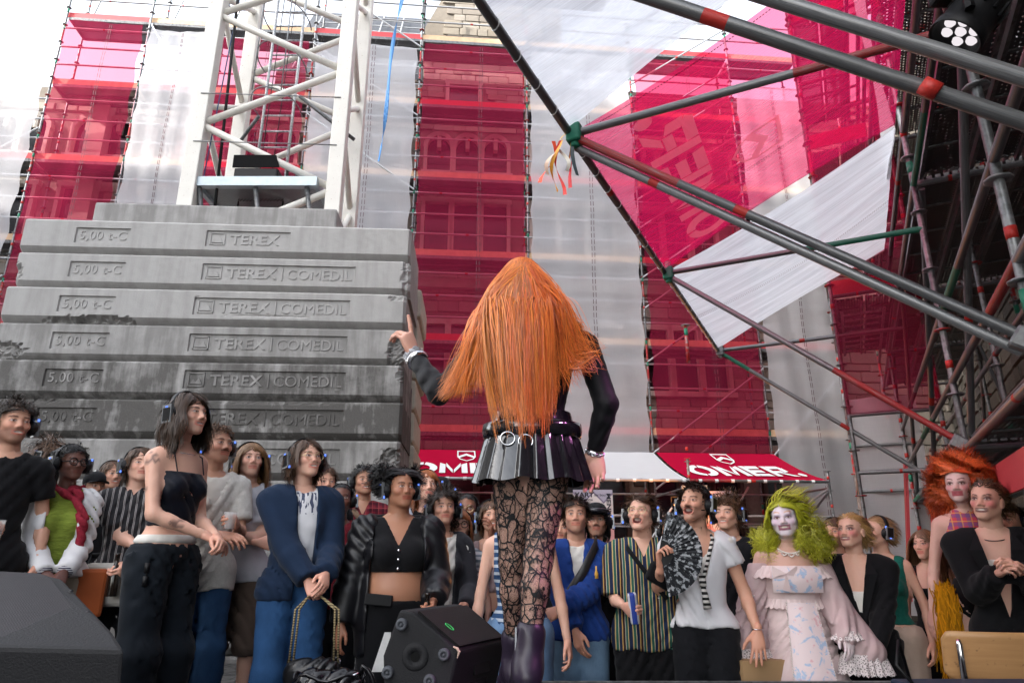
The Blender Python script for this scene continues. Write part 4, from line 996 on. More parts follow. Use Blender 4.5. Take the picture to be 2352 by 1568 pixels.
# -------- head
def head_patch(sp, neck_local, h=.0036):
    fem = sp.get('fem', False); smile = sp.get('smile', 0.); laugh = sp.get('laugh', 0.); fat = sp.get('face', .95+.07*((sp.get('seed', 1)*53) % 7)/7); smile = smile if ('smile' in sp or laugh) else (.15 if (sp.get('seed', 1)*29) % 5 < 3 else .55)
    jw = (.92 if fem else 1.03)*fat; dz = -.016*laugh
    P = [ell((0, .012, .035), (.0735, .097, .083)), ell((0, -.022, -.03), (.0595*fat, .068, .078), .03)]
    for s in (-1, 1):
        P += [cap((s*.047*jw, .008, -.05), (s*.017*jw, -.060, -.096+dz), .0195*fat, .0165, .03), ell((s*.041*fat, -.056, -.024+.004*smile), (.021*fat, .019, .018), .025)]
        if smile or laugh: P.append(ell((s*.036*fat, -.071, -.033), (.014, .012, .012), .014))
    P.append(ell((0, -.068, -.1+dz), (.022*jw, .017, .015), .02))
    P.append(cap((-.036, -.077, .022), (.036, -.077, .022), .0085 if not fem else .0065, k=.018))
    for s in (-1, 1):
        P.append(ell((s*.0315, -.1, .0005), (.0215, .0175, .0115), .012, True))
    for s in (-1, 1):
        op = sp.get('eye', .86)*(1-.45*laugh)*(1-.2*smile)
        P += [ell((s*.0315, -.0715, -.0005), (.0135, .0135, .0125), .002)]
        P += [cap((s*.018, -.0825, .0035*op+.001), (s*.0315, -.0868, .0072*op), .0036, k=.003), cap((s*.0315, -.0868, .0072*op), (s*.0455, -.0765, .003*op), .0036, k=.003)]
        P += [cap((s*.018, -.082, -.005*op), (s*.0315, -.0835, -.0082*op), .0035, k=.004), cap((s*.0315, -.0835, -.0082*op), (s*.045, -.0755, -.005*op), .0035, k=.004)]
    nl = sp.get('nose', .55+.35*((sp.get('seed', 1)*37) % 11)/11)
    P += [cap((0, -.082, .012), (0, -.083-.021*nl, -.029), .0075, .0105, .012)]
    for s in (-1, 1): P.append(ell((s*.0115, -.092, -.0345), (.0085, .0105, .0075), .006))
    mw = .0255*(1+.25*smile+.22*laugh); cz = .006*smile+.004*laugh
    P.append(ell((0, -.073, -.062+dz*.5), (.033, .0125, .022), .022))
    P += [cap((-mw, -.0795, -.060+cz), (-.005, -.0885, -.0562), .0028, .0042, .006), cap((mw, -.0795, -.060+cz), (.005, -.0885, -.0562), .0028, .0042, .006),
          cap((-mw*.85, -.0805, -.0655+cz+dz), (0, -.0872, -.0685+dz-.002*smile), .0034, .0050, .006), cap((mw*.85, -.0805, -.0655+cz+dz), (0, -.0872, -.0685+dz-.002*smile), .0034, .0050, .006)]
    if laugh: P.append(ell((0, -.090, -.0630+dz*.5), (mw*.95, .032, .006+.014*laugh), .004, True))
    elif smile > .45: P.append(ell((0, -.094, -.0615), (mw*.9, .012, .006), .003, True))
    else: P.append(cap((-mw, -.0865, -.0612+cz), (mw, -.0865, -.0612+cz), .0014, k=.003, sub=True))
    for s in (-1, 1): P += [ell((s*.0765, .014, -.010), (.0085, .017, .030), .010), ell((s*.083, .008, -.008), (.004, .008, .018), .005, True)]
    nr = sp.get('neckr', .050 if fem else .057)
    P.append(cap((0, .022, -.06), neck_local, nr*.98, nr*1.12, .025))
    lo = np.array((-.11, -.135, -.155)); hi = np.array((.11, .13, .128))
    lo = np.minimum(lo, neck_local-np.array((.07, .07, .02))); hi = np.maximum(hi, neck_local+np.array((.07, .07, .0)))
    D, lo = field(P, h, lo, hi)
    V, Q = nets(D, lo, h)
    # pigment
    x, y, z = V.T; ax_ = np.abs(x); skin = np.array(sp['skin']); C = np.tile(skin, (len(V), 1))
    def put(m, col, a=1.0):
        nonlocal C
        m = (m*a)[:, None]; C = C*(1-m)+np.array(col)*m
    front = sstep(-.02, -.05, y); hc = np.array(sp['hair'])
    mk = sp.get('makeup')
    hl = .078-sstep(-.055, .035, y)*.15
    if sp.get('bald') is None: put(sstep(-.004, .006, z-hl)*sstep(.135, .12, ax_+np.maximum(0, -.04-y)*.2), hc*.8)
    if mk and 'base' in mk: put(sstep(.05, .0, y)*sstep(-.14, -.11, z), mk['base'])
    put(np.exp(-((ax_-.042)**2+(z+.026)**2)/(2*.016**2))*front, mk.get('blush', (.75, .12, .15)) if mk else skin*np.array((1.0, .55, .5)), mk.get('blush_a', .5) if mk else .35)
    put(np.exp(-(x**2+(z+.03)**2)/(2*.010**2))*front*.35, skin*np.array((1, .62, .58)))
    bd = sp.get('beard', 0)
    if bd:
        m = sstep(-.028, -.05, z+ax_*.12)*sstep(.03, .0, y)*sstep(-.135, -.112, z)
        m *= 1-np.exp(-((x/.024)**2+((z+.064+.5*dz*-1)/.012)**2)**2)
        put(m, hc*.6, bd)
    mu = sp.get('mustache', 0)
    if mu: put(sstep(.031, .025, ax_)*sstep(-.0535, -.050, z+ax_*.15)*sstep(-.038, -.0415, z+ax_*.15)*front, hc*.6, mu)
    # brows
    bz = .0205+.004*np.sin(np.clip((ax_-.012)/.04, 0, 1)*math.pi)+(mk.get('brow_z', 0) if mk else 0)
    put(sstep(.0062, .003, np.abs(z-bz-(.2*(ax_-.02) if mk else 0)))*sstep(.010, .015, ax_)*sstep(.053, .046, ax_)*front, hc*.45 if not mk else mk.get('brow', (.02, .01, .01)), .85)
    # eyes
    ex = (ax_-.0315)/.0150; op = sp.get('eye', .86)*(1-.5*laugh)*(1-.22*smile)
    if mk: put(np.exp(-(((ax_-.034)/.021)**2+((z-.006)/.013)**2)**2)*front, mk.get('shadow', (.05, .05, .1)), .9)
    lid = np.clip(1-ex**2, 0, 1)
    eye = sstep(1.15, .75, np.abs((z-.0002)/np.maximum(.0066*op*lid+.0006, 1e-4)))*(np.abs(ex) < 1)*front
    put(eye, (.50, .45, .42))
    gx = sp.get('gaze', 0.)*.004; r2 = (np.where(x > 0, x-.0315, x+.0315)-gx)**2+(z-.001)**2
    put(eye*sstep(.0066**2, .0046**2, r2), (.035, .02, .012) if not sp.get('iris') else sp['iris'])
    lash = sstep(.0032, .0014, np.abs(z-(.0066*op*lid+.0025)))*(np.abs(ex) < 1.12)*front
    put(lash, (.02, .012, .01), .9 if (fem or mk) else .65)
    # mouth
    lp_ = mk.get('lip', (.25, .01, .04)) if mk else (skin*np.array((.86, .42, .42)) if not fem else skin*np.array((.85, .34, .36)))
    zu = z-cz*(ax_/mw)**2
    lm = sstep(1.25, .85, ax_/mw)*sstep(-.0795+dz, -.076+dz, zu+.25*ax_*0+.0)*sstep(-.0505, -.0535, zu+.28*ax_*.3)*sstep(-.068, -.074, y)
    if mk and mk.get('biglip'): lm = np.maximum(lm, sstep(1.35, 1.0, ax_/mw)*sstep(-.085+dz, -.080+dz, zu)*sstep(-.046, -.050, zu)*sstep(-.07, -.078, y))
    put(lm, lp_, .9 if mk else .75)
    if laugh or smile > .45:
        hh = .006+.014*laugh if laugh else .0062; zc = -.0630+dz*.5 if laugh else -.0615
        inn = sstep(1.05, .9, np.sqrt((x/(mw*.92))**2+((z-zc)/(hh*1.05))**2))*front*sstep(-.0865, -.084, -y*-1+0*y) if False else sstep(1.0, .85, np.sqrt((x/(mw*.95))**2+((z-zc)/hh)**2))*(y < -.05)
        put(inn, (.10, .012, .014) if laugh else (.40, .32, .28))
        put(inn*sstep(zc+hh*(.15 if laugh else -.75), zc+hh*(.4 if laugh else -.5), z)*sstep(.016*(1+.3*laugh), .012*(1+.3*laugh), ax_), (.72, .69, .62))
    else: put(sstep(.0016, .0004, np.abs(zu+.0612))*sstep(1.05, .9, ax_/mw)*sstep(-.074, -.08, y), lp_*np.array(.35) if not mk else np.array(lp_)*.3, .8)
    return V, Q, C

# -------- hand.  pose: dict(curl=[4 x (a,b,c) degrees], spread=deg, thumb=(out, in))
HP_ = {'relaxed': ([(18, 28, 18), (24, 32, 20), (28, 36, 22), (32, 38, 24)], 3, .3), 'hold': ([(48, 62, 35), (52, 64, 38), (55, 64, 38), (56, 60, 36)], 2, 1.0),
       'fist': ([(75, 88, 50), (78, 92, 55), (80, 92, 55), (80, 88, 50)], 0, 1.0), 'spread': ([(4, 10, 6), (2, 8, 5), (4, 10, 6), (8, 12, 8)], 9, -.3),
       'point': ([(-8, 2, 0), (48, 55, 30), (42, 50, 28), (36, 42, 24)], 3, .6), 'flat': ([(10, 14, 8), (12, 14, 8), (14, 16, 10), (16, 18, 12)], 3, .2),
       'pinch': ([(42, 50, 30), (50, 60, 35), (56, 64, 40), (58, 64, 40)], 2, .9)}
def hand_patch(wr, fwd, palm, left, pose, h=.0042, sc=1.0, stub=None):
    Yv = Vector(fwd).normalized(); Zv = -Vector(palm); Zv = (Zv-Yv*Zv.dot(Yv)).normalized(); Xv = Yv.cross(Zv)
    if not left: Xv = -Xv
    M = np.array([Xv, Yv, Zv]).T*sc
    curl, spr, th = HP_[pose] if isinstance(pose, str) else pose
    P = [cap((0, -.03, 0), (0, .0, 0), .0245, .0235, .012), ell((0, .052, -.002), (.037, .048, .0145), .015)]
    base = [(.027, .088, 0), (.0075, .094, .002), (-.0125, .089, .001), (-.031, .078, -.002)]
    Ls = [(.043, .026, .020), (.047, .030, .021), (.043, .028, .021), (.033, .021, .018)]; rs_ = (.0090, .0092, .0088, .0078)
    for f in range(4):
        bx_, by_, bz_ = base[f]; P.append(cap((bx_*.45, .012, 0), (bx_, by_, bz_), .0155, .0115, .012))
        p = np.array((bx_, by_, bz_)); a = 0.; sp_ = math.radians(spr*(1.2-f*.85))
        for j in range(3):
            a += math.radians(curl[f][j]); d = np.array((math.sin(sp_)*math.cos(a), math.cos(sp_)*math.cos(a), -math.sin(a)))
            q = p+d*Ls[f][j]; r0 = rs_[f]*(1.06-.10*j); P.append(cap(p, q, r0, r0*.90, .004)); p = q
    t0 = np.array((.021, .018, -.006)); t1 = t0+np.array((.030-.012*th, .032, -.006-.012*th)); t2 = t1+np.array((.012-.018*th, .030, -.004-.012*max(th, 0))); t3 = t2+np.array((.004-.016*th, .024, -.004-.006*max(th, 0)))
    P += [cap(t0, t1, .0165, .0125, .014), cap(t1, t2, .0115, .0105, .004), cap(t2, t3, .0105, .0082, .004)]
    D, lo = field(P, h); V, Q = nets(D, lo, h)
    if left: pass
    V = V @ M.T + np.array(wr)
    det = np.linalg.det(M)
    if det < 0: Q = Q[:, ::-1]
    return V, Q

# -------- hair: many tapering ribbons grown from the scalp
def ribbons(Pt, w, col, rad, name, jitter=.2, taper=.25):
    Np, S1, _ = Pt.shape
    T = np.gradient(Pt, axis=1); T /= np.linalg.norm(T, axis=2, keepdims=True)+1e-9
    side = np.cross(T, rad); side /= np.linalg.norm(side, axis=2, keepdims=True)+1e-9
    ts = np.linspace(0, 1, S1)[None, :, None]; ww = (w if np.isscalar(w) else w[:, None, None])*(1-(1-taper)*ts**2)
    V = np.stack([Pt-side*ww*.5, Pt+side*ww*.5], 2).reshape(-1, 3)
    i = np.arange(Np)[:, None]*S1*2; j = np.arange(S1-1)[None, :]*2; b0 = (i+j).ravel()
    Q = np.stack([b0, b0+1, b0+3, b0+2], 1)
    C = np.repeat(np.asarray(col), S1*2, 0)
    return V, Q, C
def grow(sp, st, rng, cen=(0, .012, .035), rr_=(.0765, .100, .086), mask=True):
    n_ = int(st.get('n', 900)*.58); k = np.arange(n_*3)+.5; ph = np.arccos(1-2*k/(n_*3)); thh = math.pi*(1+5**.5)*k
    d = np.stack([np.cos(thh)*np.sin(ph), np.sin(thh)*np.sin(ph), np.cos(ph)], 1)+rng.normal(0, .02, (n_*3, 3)); d /= np.linalg.norm(d, axis=1, keepdims=True)
    cen = np.array(cen); rr_ = np.array(rr_); P0 = cen+d*rr_
    if mask:
        hl = st.get('line', .070)-sstep(-.055, .035, P0[:, 1])*.14
        keep = P0[:, 2] > hl; P0 = P0[keep]; d = d[keep]
    if len(P0) > n_: s_ = rng.permutation(len(P0))[:n_]; P0 = P0[s_]; d = d[s_]
    m = len(P0); S = max(5, int(st.get('S', 7)*.72)); K = min(st.get('K', 110), m); gi = rng.permutation(m)[:K]
    lab = np.argmin(((P0[:, None]-P0[gi][None])**2).sum(2), 1)
    def cn(sh, a=.85, b=.4): return rng.normal(0, 1, (K,)+sh)[lab]*a+rng.normal(0, 1, (m,)+sh)*b
    L = st['L']*np.clip(.95+.13*cn(()), .6, 1.25)
    if 'Lf' in st: L = L*st['Lf'](P0)
    g = st.get('g', .5); part = st.get('part', 0.)
    nrm = d/rr_; nrm /= np.linalg.norm(nrm, axis=1, keepdims=True)
    cb = st.get('comb'); comb = cb(P0) if cb else np.zeros_like(P0)
    dn_ = np.array((0, 0, -1.0))-nrm*(-nrm[:, 2:3]); dr = nrm*st.get('lift', .6)+comb+dn_*st.get('down', .5)+cn((3,))*st.get('mess', .12); dr /= np.linalg.norm(dr, axis=1, keepdims=True)
    pts = [P0]; p = P0.copy(); off = rng.uniform(st.get('v0', .02), st.get('vol', .12), m)
    for s in range(S):
        dr = dr+np.array((0, 0, -1))*g*(3.0/S)+cn((3,))*st.get('wob', .06); dr /= np.linalg.norm(dr, axis=1, keepdims=True)
        p = p+dr*(L/S)[:, None]
        q = (p-cen)/rr_; r = np.linalg.norm(q, axis=1); mn = 1+off*min(1, (s+1)/3)
        bad = r < mn; p[bad] = (cen+q/r[:, None]*mn[:, None]*rr_)[bad]
        if st.get('face', True):                      # keep hair off the face
            f_ = (p[:, 1] < -.045) & (p[:, 2] < st.get('fringe', .045)) & (np.abs(p[:, 0]) < .072)
            p[f_, 0] = np.sign(p[f_, 0]+1e-5)*.076; p[f_, 1] = np.maximum(p[f_, 1], -.05)
        pts.append(p.copy())
    Pt = np.stack(pts, 1)
    ca = st.get('curl', 0)
    if ca:
        t = np.linspace(0, 1, S+1)[None, :]; f = st.get('freq', 2.5)*rng.uniform(.75, 1.25, (K, 1))[lab]; p0 = rng.uniform(0, 6.28, (K, 1))[lab]+rng.normal(0, .35, (m, 1)); a = rng.normal(0, 1, (K, 3))[lab]; b = np.cross(a, nrm); a = np.cross(b, nrm)
        a /= np.linalg.norm(a, axis=1, keepdims=True); b /= np.linalg.norm(b, axis=1, keepdims=True)
        Pt = Pt+ca*np.minimum(1, t*2.5)[..., None]*(np.cos(6.28*f*t+p0)[..., None]*nrm[:, None]*.8+np.sin(6.28*f*t+p0)[..., None]*a[:, None])
    if st.get('face', True):
        x_, y_, z_ = Pt[..., 0], Pt[..., 1], Pt[..., 2]
        f_ = (y_ < -.03) & (z_ < st.get('fringe', .045)) & (np.abs(x_) < .078)
        Pt[..., 0] = np.where(f_, np.sign(x_+1e-5)*(.080+.25*np.abs(np.abs(x_)-.078)*.3), x_); Pt[..., 1] = np.where(f_, np.maximum(y_, -.052), y_)
    if 'yc' in st: Pt[..., 1] = np.maximum(Pt[..., 1], st['yc']+.02*np.sin(Pt[..., 2]*60+Pt[..., 0]*40))
    base = np.array(sp['hair']); tip = np.array(st.get('tip', base)); mixv = np.clip(rng.uniform(0, 1, (K, 1))[lab]+rng.normal(0, .15, (m, 1)), 0, 1)
    col = (base*(1-mixv)+tip*mixv)*rng.uniform(.6, 1.35, (K, 1))[lab]*rng.uniform(.8, 1.2, (m, 1))
    rad = Pt-cen; rad /= np.linalg.norm(rad, axis=2, keepdims=True)+1e-9
    return ribbons(Pt, 1.28*st.get('w', .006)*rng.uniform(.6, 1.3, m), col, rad, 'hair')

# -------- worn things shared by everybody
def headphone_meshes():
    b = MB()
    ar = [(.0855*math.sin(t), .012, .022+.093*math.cos(t)) for t in np.linspace(-1.55, 1.55, 25)]
    for k in range(24):
        a_, c_ = Vector(ar[k]), Vector(ar[k+1]); 
        for (dy0, dy1, r0, r1, mi) in ((-.014, .014, 1.0, 1.07, 0),):
            def rg(p, y, q): return (p.x*q, p.y+y, .022+(p.z-.022)*q)
            b.add([rg(a_, dy0, r0), rg(a_, dy1, r0), rg(a_, dy1, r1), rg(a_, dy0, r1), rg(c_, dy0, r0), rg(c_, dy1, r0), rg(c_, dy1, r1), rg(c_, dy0, r1)],
                  [(0,4,5,1), (3,2,6,7), (0,3,7,4), (1,5,6,2)], mi)
    b.v = [(x*1.10, y, .01+(z-.01)*1.08) for x, y, z in b.v]; band = b.mesh('headphones', [M_BLACK], True)
    cups = []
    for s in (-1, 1):
        Mx = Matrix.Translation((s*.081, .010, -.012)) @ Matrix.Rotation(s*math.pi/2, 4, 'Y') @ Matrix.Scale(1.12, 4)
        b = MB().lathe([(.024, -.004), (.036, -.002), (.041, .008), (.038, .018), (.036, .022), (.030, .034), (.0, .036)], 18, 0, Mx)
        M2 = Mx
        def bx(x0, y0, z0, x1, y1, z1, mi):
            t = MB().box((x0, y0, z0), (x1, y1, z1)); b.add([M2 @ Vector(v) for v in t.v], t.f, mi)
        bx(-.044, -.026, .028, .040, .026, .043, 1); bx(-.036, -.020, .043, .024, .020, .0447, 0); bx(.026, -.006, .0432, .032, .006, .0448, 2); bx(-.046, -.028, .028, -.034, -.020, .036, 2)
        cups.append(b.mesh('ear_cup', [M_BLACK, plain('silver_plastic', (.22, .23, .24), .3, .1, metal=.5), M_LED], False))
    return band, cups
n = N('blue_led'); e_ = n.n('Emission'); e_.inputs[0].default_value = (.12, .25, 1, 1); e_.inputs[1].default_value = .35; M_LED = n.end(e_.outputs[0])
ME_BAND, ME_CUPS = headphone_meshes()
def glasses_mesh(r=.0235, wire=.0016, mat=None, z=-.003):
    b = MB()
    for s in (-1, 1): b.tube([(s*.033+r*1.08*math.cos(t), -.0985+.006*abs(math.cos(t)), z+r*math.sin(t)) for t in np.linspace(0, 2*math.pi, 21)], wire, 5, cap=False); b.tube([(s*.056, -.092, z+.004), (s*.077, -.02, z+.006), (s*.080, .02, z)], wire, 5)
    b.tube([(-.0095, -.1, z+.004), (0, -.104, z+.007), (.0095, -.1, z+.004)], wire, 5)
    return b.mesh('glasses', [mat], True)
ME_GLW = glasses_mesh(mat=plain('gold_wire', (.6, .5, .3), .3, .1, metal=1)); ME_GLB = glasses_mesh(.0225, .0032, M_BLACK)
M_NECK = plain('silver_chain', (.6, .6, .62), .25, .1, metal=1)

# -------- whole figure
def ik(S, Wp, l1, l2, pole):
    S, Wp, pole = map(np.array, (S, Wp, pole)); d = Wp-S; L = np.linalg.norm(d); L2 = min(L, (l1+l2)*.995); dn = d/max(L, 1e-6); Wp = S+dn*L2
    a = (l1*l1-l2*l2+L2*L2)/(2*L2); hh = math.sqrt(max(l1*l1-a*a, 0)); pl = pole-dn*(pole@dn); pl = pl/max(np.linalg.norm(pl), 1e-6)
    return S+dn*a+pl*hh, Wp
def skeleton(sp):
    w = sp.get('w', .92 if sp.get('fem') else .98); j = {}
    for s, k in ((-1, 'A'), (1, 'B')):
        S = np.array((s*.168*w, .01, 1.39)); t = sp.get(k, (s*.245*w, -.03, .885)); pole = sp.get('pole'+k, (s*.38, .7, -.8))
        j['S'+k] = S; j['E'+k], j['W'+k] = ik(S, t, .285, .250, pole)
        st = sp.get('stance', .0)
        j['H'+k] = np.array((s*.088, .005, .90)); j['K'+k] = np.array((s*(.098+st*.4), -.012, .49)); j['F'+k] = np.array((s*(.105+st), .02, .085)); j['T'+k] = np.array((s*(.125+st), -.135, .03))
    j.update(sp.get('joints', {}))
    return j
def body_prims(sp, j):
    g = sp.get('g', .93); w = sp.get('w', .92 if sp.get('fem') else .98); fem = sp.get('fem', False); gh = sp.get('hip', 1.06 if fem else .98)*((g+1)/2); wa = sp.get('waist', .92 if fem else 1.0)*g; a = sp.get('arm', .82 if fem else .95)
    T = [ell((0, .002, 1.265), (.148*(w*.5+.5)*((g+1)/2), .104*g, .185), .03), cap((-.125*w, .012, 1.40), (.125*w, .012, 1.40), .056, k=.06),
         ell((0, .0, 1.09), (.128*wa, .098*wa, .155), .06), ell((0, .008, .955), (.153*gh, .110*gh, .125), .05), cap((-.10*w, .016, 1.425), (0, .026, 1.475), .032, .045, .03), cap((.10*w, .016, 1.425), (0, .026, 1.475), .032, .045, .03)]
    for s in (-1, 1): T.append(ell((s*.07, .058*gh, .915), (.078*gh, .07*gh, .085), .04))
    bu = sp.get('bust', .8 if fem else 0)
    if bu:
        for s in (-1, 1): T.append(ell((s*.072*bu**.3, -.078*g, 1.255), (.060*bu, .056*bu, .062*bu), .03))
    be = sp.get('belly', 0)
    if be: T.append(ell((0, -.045*be, 1.05), (.125*g, .085*be, .12), .05))
    out = {'torso': T}
    for k in 'AB':
        out['up'+k] = [cap(j['S'+k], j['E'+k], .047*a, .040*a, .035)]
        m = j['E'+k]+(j['W'+k]-j['E'+k])*.3
        out['fo'+k] = [cap(j['E'+k], m, .039*a, .040*a, .02), cap(m, j['W'+k], .040*a, .0245, .02)]
        lk = sp.get('legk', 1.0); out['th'+k] = [cap(j['H'+k], j['K'+k], .083*gh*lk*sp.get('thk', 1.0), .052*gh*lk, .04)]
        c = j['K'+k]+(j['F'+k]-j['K'+k])*.3+np.array((0, .016, 0))
        out['ca'+k] = [cap(j['K'+k], c, .051*gh*lk, .050*gh*lk, .03), cap(c, j['F'+k], .050*gh*lk, .034*lk, .03)]
        out['ft'+k] = [cap(j['F'+k]+np.array((0, .02, -.045)), j['T'+k], .040, .030, .03)]
    return out
def folds(seed, amp, f=1.0, zstretch=.6):
    r = np.random.RandomState(seed); a = r.normal(0, 1, (4, 3)); a[0] = (r.choice([-1, 1])*r.uniform(.45, .8), r.uniform(-.3, .3), r.choice([-1, 1])*r.uniform(.5, .9)); a /= np.linalg.norm(a, axis=1, keepdims=True); ph = r.uniform(0, 6.28, 6)
    def fn(X, Y, Z):
        p1 = (a[0, 0]*X+a[0, 1]*Y+a[0, 2]*Z*zstretch)*75*f; p2 = (a[1, 0]*X+a[1, 1]*Y+a[1, 2]*Z)*15*f; p3 = (a[2, 0]*X+a[2, 1]*Y+a[2, 2]*Z)*110*f
        q = np.sin(p1+1.1*np.sin(p2+ph[0])+ph[1]); s = np.sin(p3+1.5*np.sin(p1*.4+ph[2])+ph[3]); msk = .5+.5*np.sin(p2*.8+ph[4])
        return amp*((1-np.abs(q)**.65)*2.6-.55)*msk+amp*.12*s
    return fn
def zb_(cl): return cl.get('zb', .9)
def make_person(sp):
    rng = np.random.RandomState(sp.get('seed', 1))
    if 'loc' in sp: loc, s, rz = Vector(sp['loc']), sp['s'], sp.get('yaw', 0)
    else:
        top = at(sp['px'], sp['top'], sp['Y']); gz = sp.get('gz', ground_z(top.x)); s = (top.z-gz)/1.75
        loc = Vector((top.x, sp['Y'], gz)); tgt = Vector(sp.get('look', (.05, 2.75, 2.0)))-Vector((top.x, sp['Y'], top.z-.12))
        hy = math.atan2(tgt.x, -tgt.y)+R(sp.get('hyaw', 0)); rz = hy*sp.get('turn', .6)+R(sp.get('byaw', 0)); sp['_hy'] = hy-rz
    p = thing('person', sp['label'], 'person', loc, rz, sp.get('group'))
    j = skeleton(sp); B = body_prims(sp, j)
    hyaw = sp.get('_hy', 0)+R(sp.get('ry', 0)); Rm = rotm(hyaw, R(sp.get('pitch', 6)), R(sp.get('roll', 0)))
    hc = np.array(sp.get('head_c', (0, -.012, 1.635))); hs = sp.get('hs', 1.0)
    nb = np.array((0, .022, 1.45)); nl = Rm.T @ (nb-hc)/hs
    detail = sp.get('detail', 1)
    V1, Q1, C1 = head_patch(sp, nl, .0046 if detail else .0065)
    hr = np.random.RandomState(sp.get('seed', 1)+100); V1 = V1*np.array((hr.uniform(.98, 1.06), 1, hr.uniform(.93, 1.01)))*hs @ Rm.T + hc
    skin = np.array(sp['skin']); parts = [(V1, Q1, C1)]
    allp = [q for k_ in B for q in B[k_]]; nr = sp.get('neckr', .050 if sp.get('fem') else .057)
    allp.append(cap(nb-np.array((0, 0, .03)), hc+Rm @ np.array((0, .022, -.06)), nr*1.10, nr*.96, .03))
    hb = sp.get('hb', .034 if not sp.get('bare') else .019)
    D, lo = field(allp, hb, cuts=[lambda X, Y, Z: Z-1.50+0*X+0*Y]); V, Q = nets(D, lo, hb)
    Cb = np.tile(skin, (len(V), 1))
    if 'bodycol' in sp: Cb = sp['bodycol'](V, Cb)
    parts.append((V, Q, Cb))
    for k, left in (('A', False), ('B', True)):
        f = j['W'+k]-j['E'+k]; f = f/np.linalg.norm(f); hd = sp.get('hand'+k, {})
        fw = np.array(hd.get('fwd', f)); pal = hd.get('palm', (1 if not left else -1, .3, 0))
        v, q = hand_patch(j['W'+k], fw, pal, left, hd.get('pose', 'relaxed'), sc=hd.get('sc', .90 if sp.get('fem') else .96), h=hd.get('h', .0058 if detail else .008))
        parts.append((v, q, np.tile(hd.get('col', skin*np.array((1, .9, .88))), (len(v), 1))))
    off = 0; Vs, Qs, Cs = [], [], []
    for v, q, c in parts: Vs.append(v); Qs.append(q+off); Cs.append(c); off += len(v)
    obj('body', np_mesh('body', np.concatenate(Vs)*s, np.concatenate(Qs), [M_SKIN], np.concatenate(Cs)), p)
    # clothes
    for ci, cl in enumerate(sp.get('wear', [])):
        pr = []; arms = {'A': [], 'B': []}; ends = {}; t = cl.get('t', .012); ks = cl.get('parts', ('torso', 'upA', 'upB'))
        for k_ in ks:
            fr = 1.0
            if ':' in k_: k_, fr = k_.split(':'); fr = float(fr)
            if k_[:2] in ('up', 'fo'):
                e0, e1 = (j['S'+k_[-1]], j['E'+k_[-1]]) if k_[:2] == 'up' else (j['E'+k_[-1]], j['W'+k_[-1]]); ends[k_[-1]] = (e0+(e1-e0)*fr, (e1-e0)/np.linalg.norm(e1-e0), k_[:2])
            for q in B[k_]:
                if k_[:2] in ('up', 'fo'): q = q if fr > .5 or k_[:2] == 'up' else q
                elif fr < 1 and q[0] == 'c': q = ('c', q[1], q[1]+(q[2]-q[1])*fr, q[3], q[3]+(q[4]-q[3])*fr, q[5], q[6])
                tt = t+(cl.get('sleeve', 0) if k_[:2] in ('up', 'fo') else 0)+(cl.get('leg', 0) if k_[:2] in ('th', 'ca') else 0)
                if k_[:2] in ('th', 'ca'): tt += cl.get('flare', 0)*(1 if k_[:2] == 'ca' else .3)
                (arms[k_[-1]] if k_[:2] in ('up', 'fo') else pr).append(inflate(q, tt, cl.get('k', {'up': .03, 'fo': .014, 'th': .02, 'ca': .02}[k_[:2]]) if k_[:2] in ('up', 'fo', 'th', 'ca') else None))
        if zb_(cl) < .95 and 'torso' in ks and any(q[:2] == 'up' for q in ks):
            lg_ = max([c2.get('leg', 0)+c2.get('flare', 0)*.3+c2.get('t', 0) for c2 in sp['wear'] if any(q[:2] == 'th' for q in c2.get('parts', ()))]+[0])
            for k_ in ('thA', 'thB'):
                q = B[k_][0]; pr.append(inflate(('c', q[1], q[1]+(q[2]-q[1])*.4, q[3], q[3]+(q[4]-q[3])*.4, .05, q[6]), max(t, lg_+.006), .06))
        pr += cl.get('extra', [])
        if cl.get('collar'):
            z0 = 1.468; rr = .074
            an = np.linspace(-2.2, 2.2, 12)
            pts = [(rr*math.sin(a_), .018+rr*math.cos(a_)*1.0, z0+.012*math.cos(a_)) for a_ in an]
            for q0, q1 in zip(pts, pts[1:]): pr.append(cap(q0, q1, .013, k=.012))
            for s_ in (-1, 1): pr.append(cap((s_*.062, -.03, z0-.006), (s_*.06, -.085, z0-.05), .012, .007, .01))
        cuts = []
        zt, zb = cl.get('zt', 1.49), cl.get('zb', .9)
        hem = cl.get('hem', .0)
        cuts.append(lambda X, Y, Z, zt=zt: Z-zt+0*X+0*Y)
        cuts.append(lambda X, Y, Z, zb=zb, hem=hem: zb-Z+hem*np.sin(X*31+Y*17)+0*Y)
        nk = cl.get('neck', 'round')
        if nk == 'round': cuts.append(lambda X, Y, Z: .074-np.sqrt(X**2+(Y-.012)**2+((Z-1.475)*.8)**2)*1.0 if False else .082-np.sqrt(X**2+(Y+.005)**2+((Z-1.50)*1.1)**2))
        elif nk == 'v':
            zv, sl = cl.get('zv', 1.28), cl.get('vs', .33); vx = cl.get('vx', 0)
            cuts.append(lambda X, Y, Z, zv=zv, sl=sl, vx=vx: np.minimum(((Z-zv)*sl-np.abs(X-vx)), .03-Y)); cuts.append(lambda X, Y, Z: .07-np.sqrt(X**2+(Y-.012)**2+((Z-1.50)*.9)**2))
        elif nk == 'square': cuts.append(lambda X, Y, Z, q=cl: np.minimum(np.minimum(q.get('nw', .09)-np.abs(X), Z-q.get('nz', 1.36)), .05-Y)); cuts.append(lambda X, Y, Z, q=cl: np.minimum(q.get('nw', .09)-np.abs(X), Z-q.get('nz', 1.36)-.02))
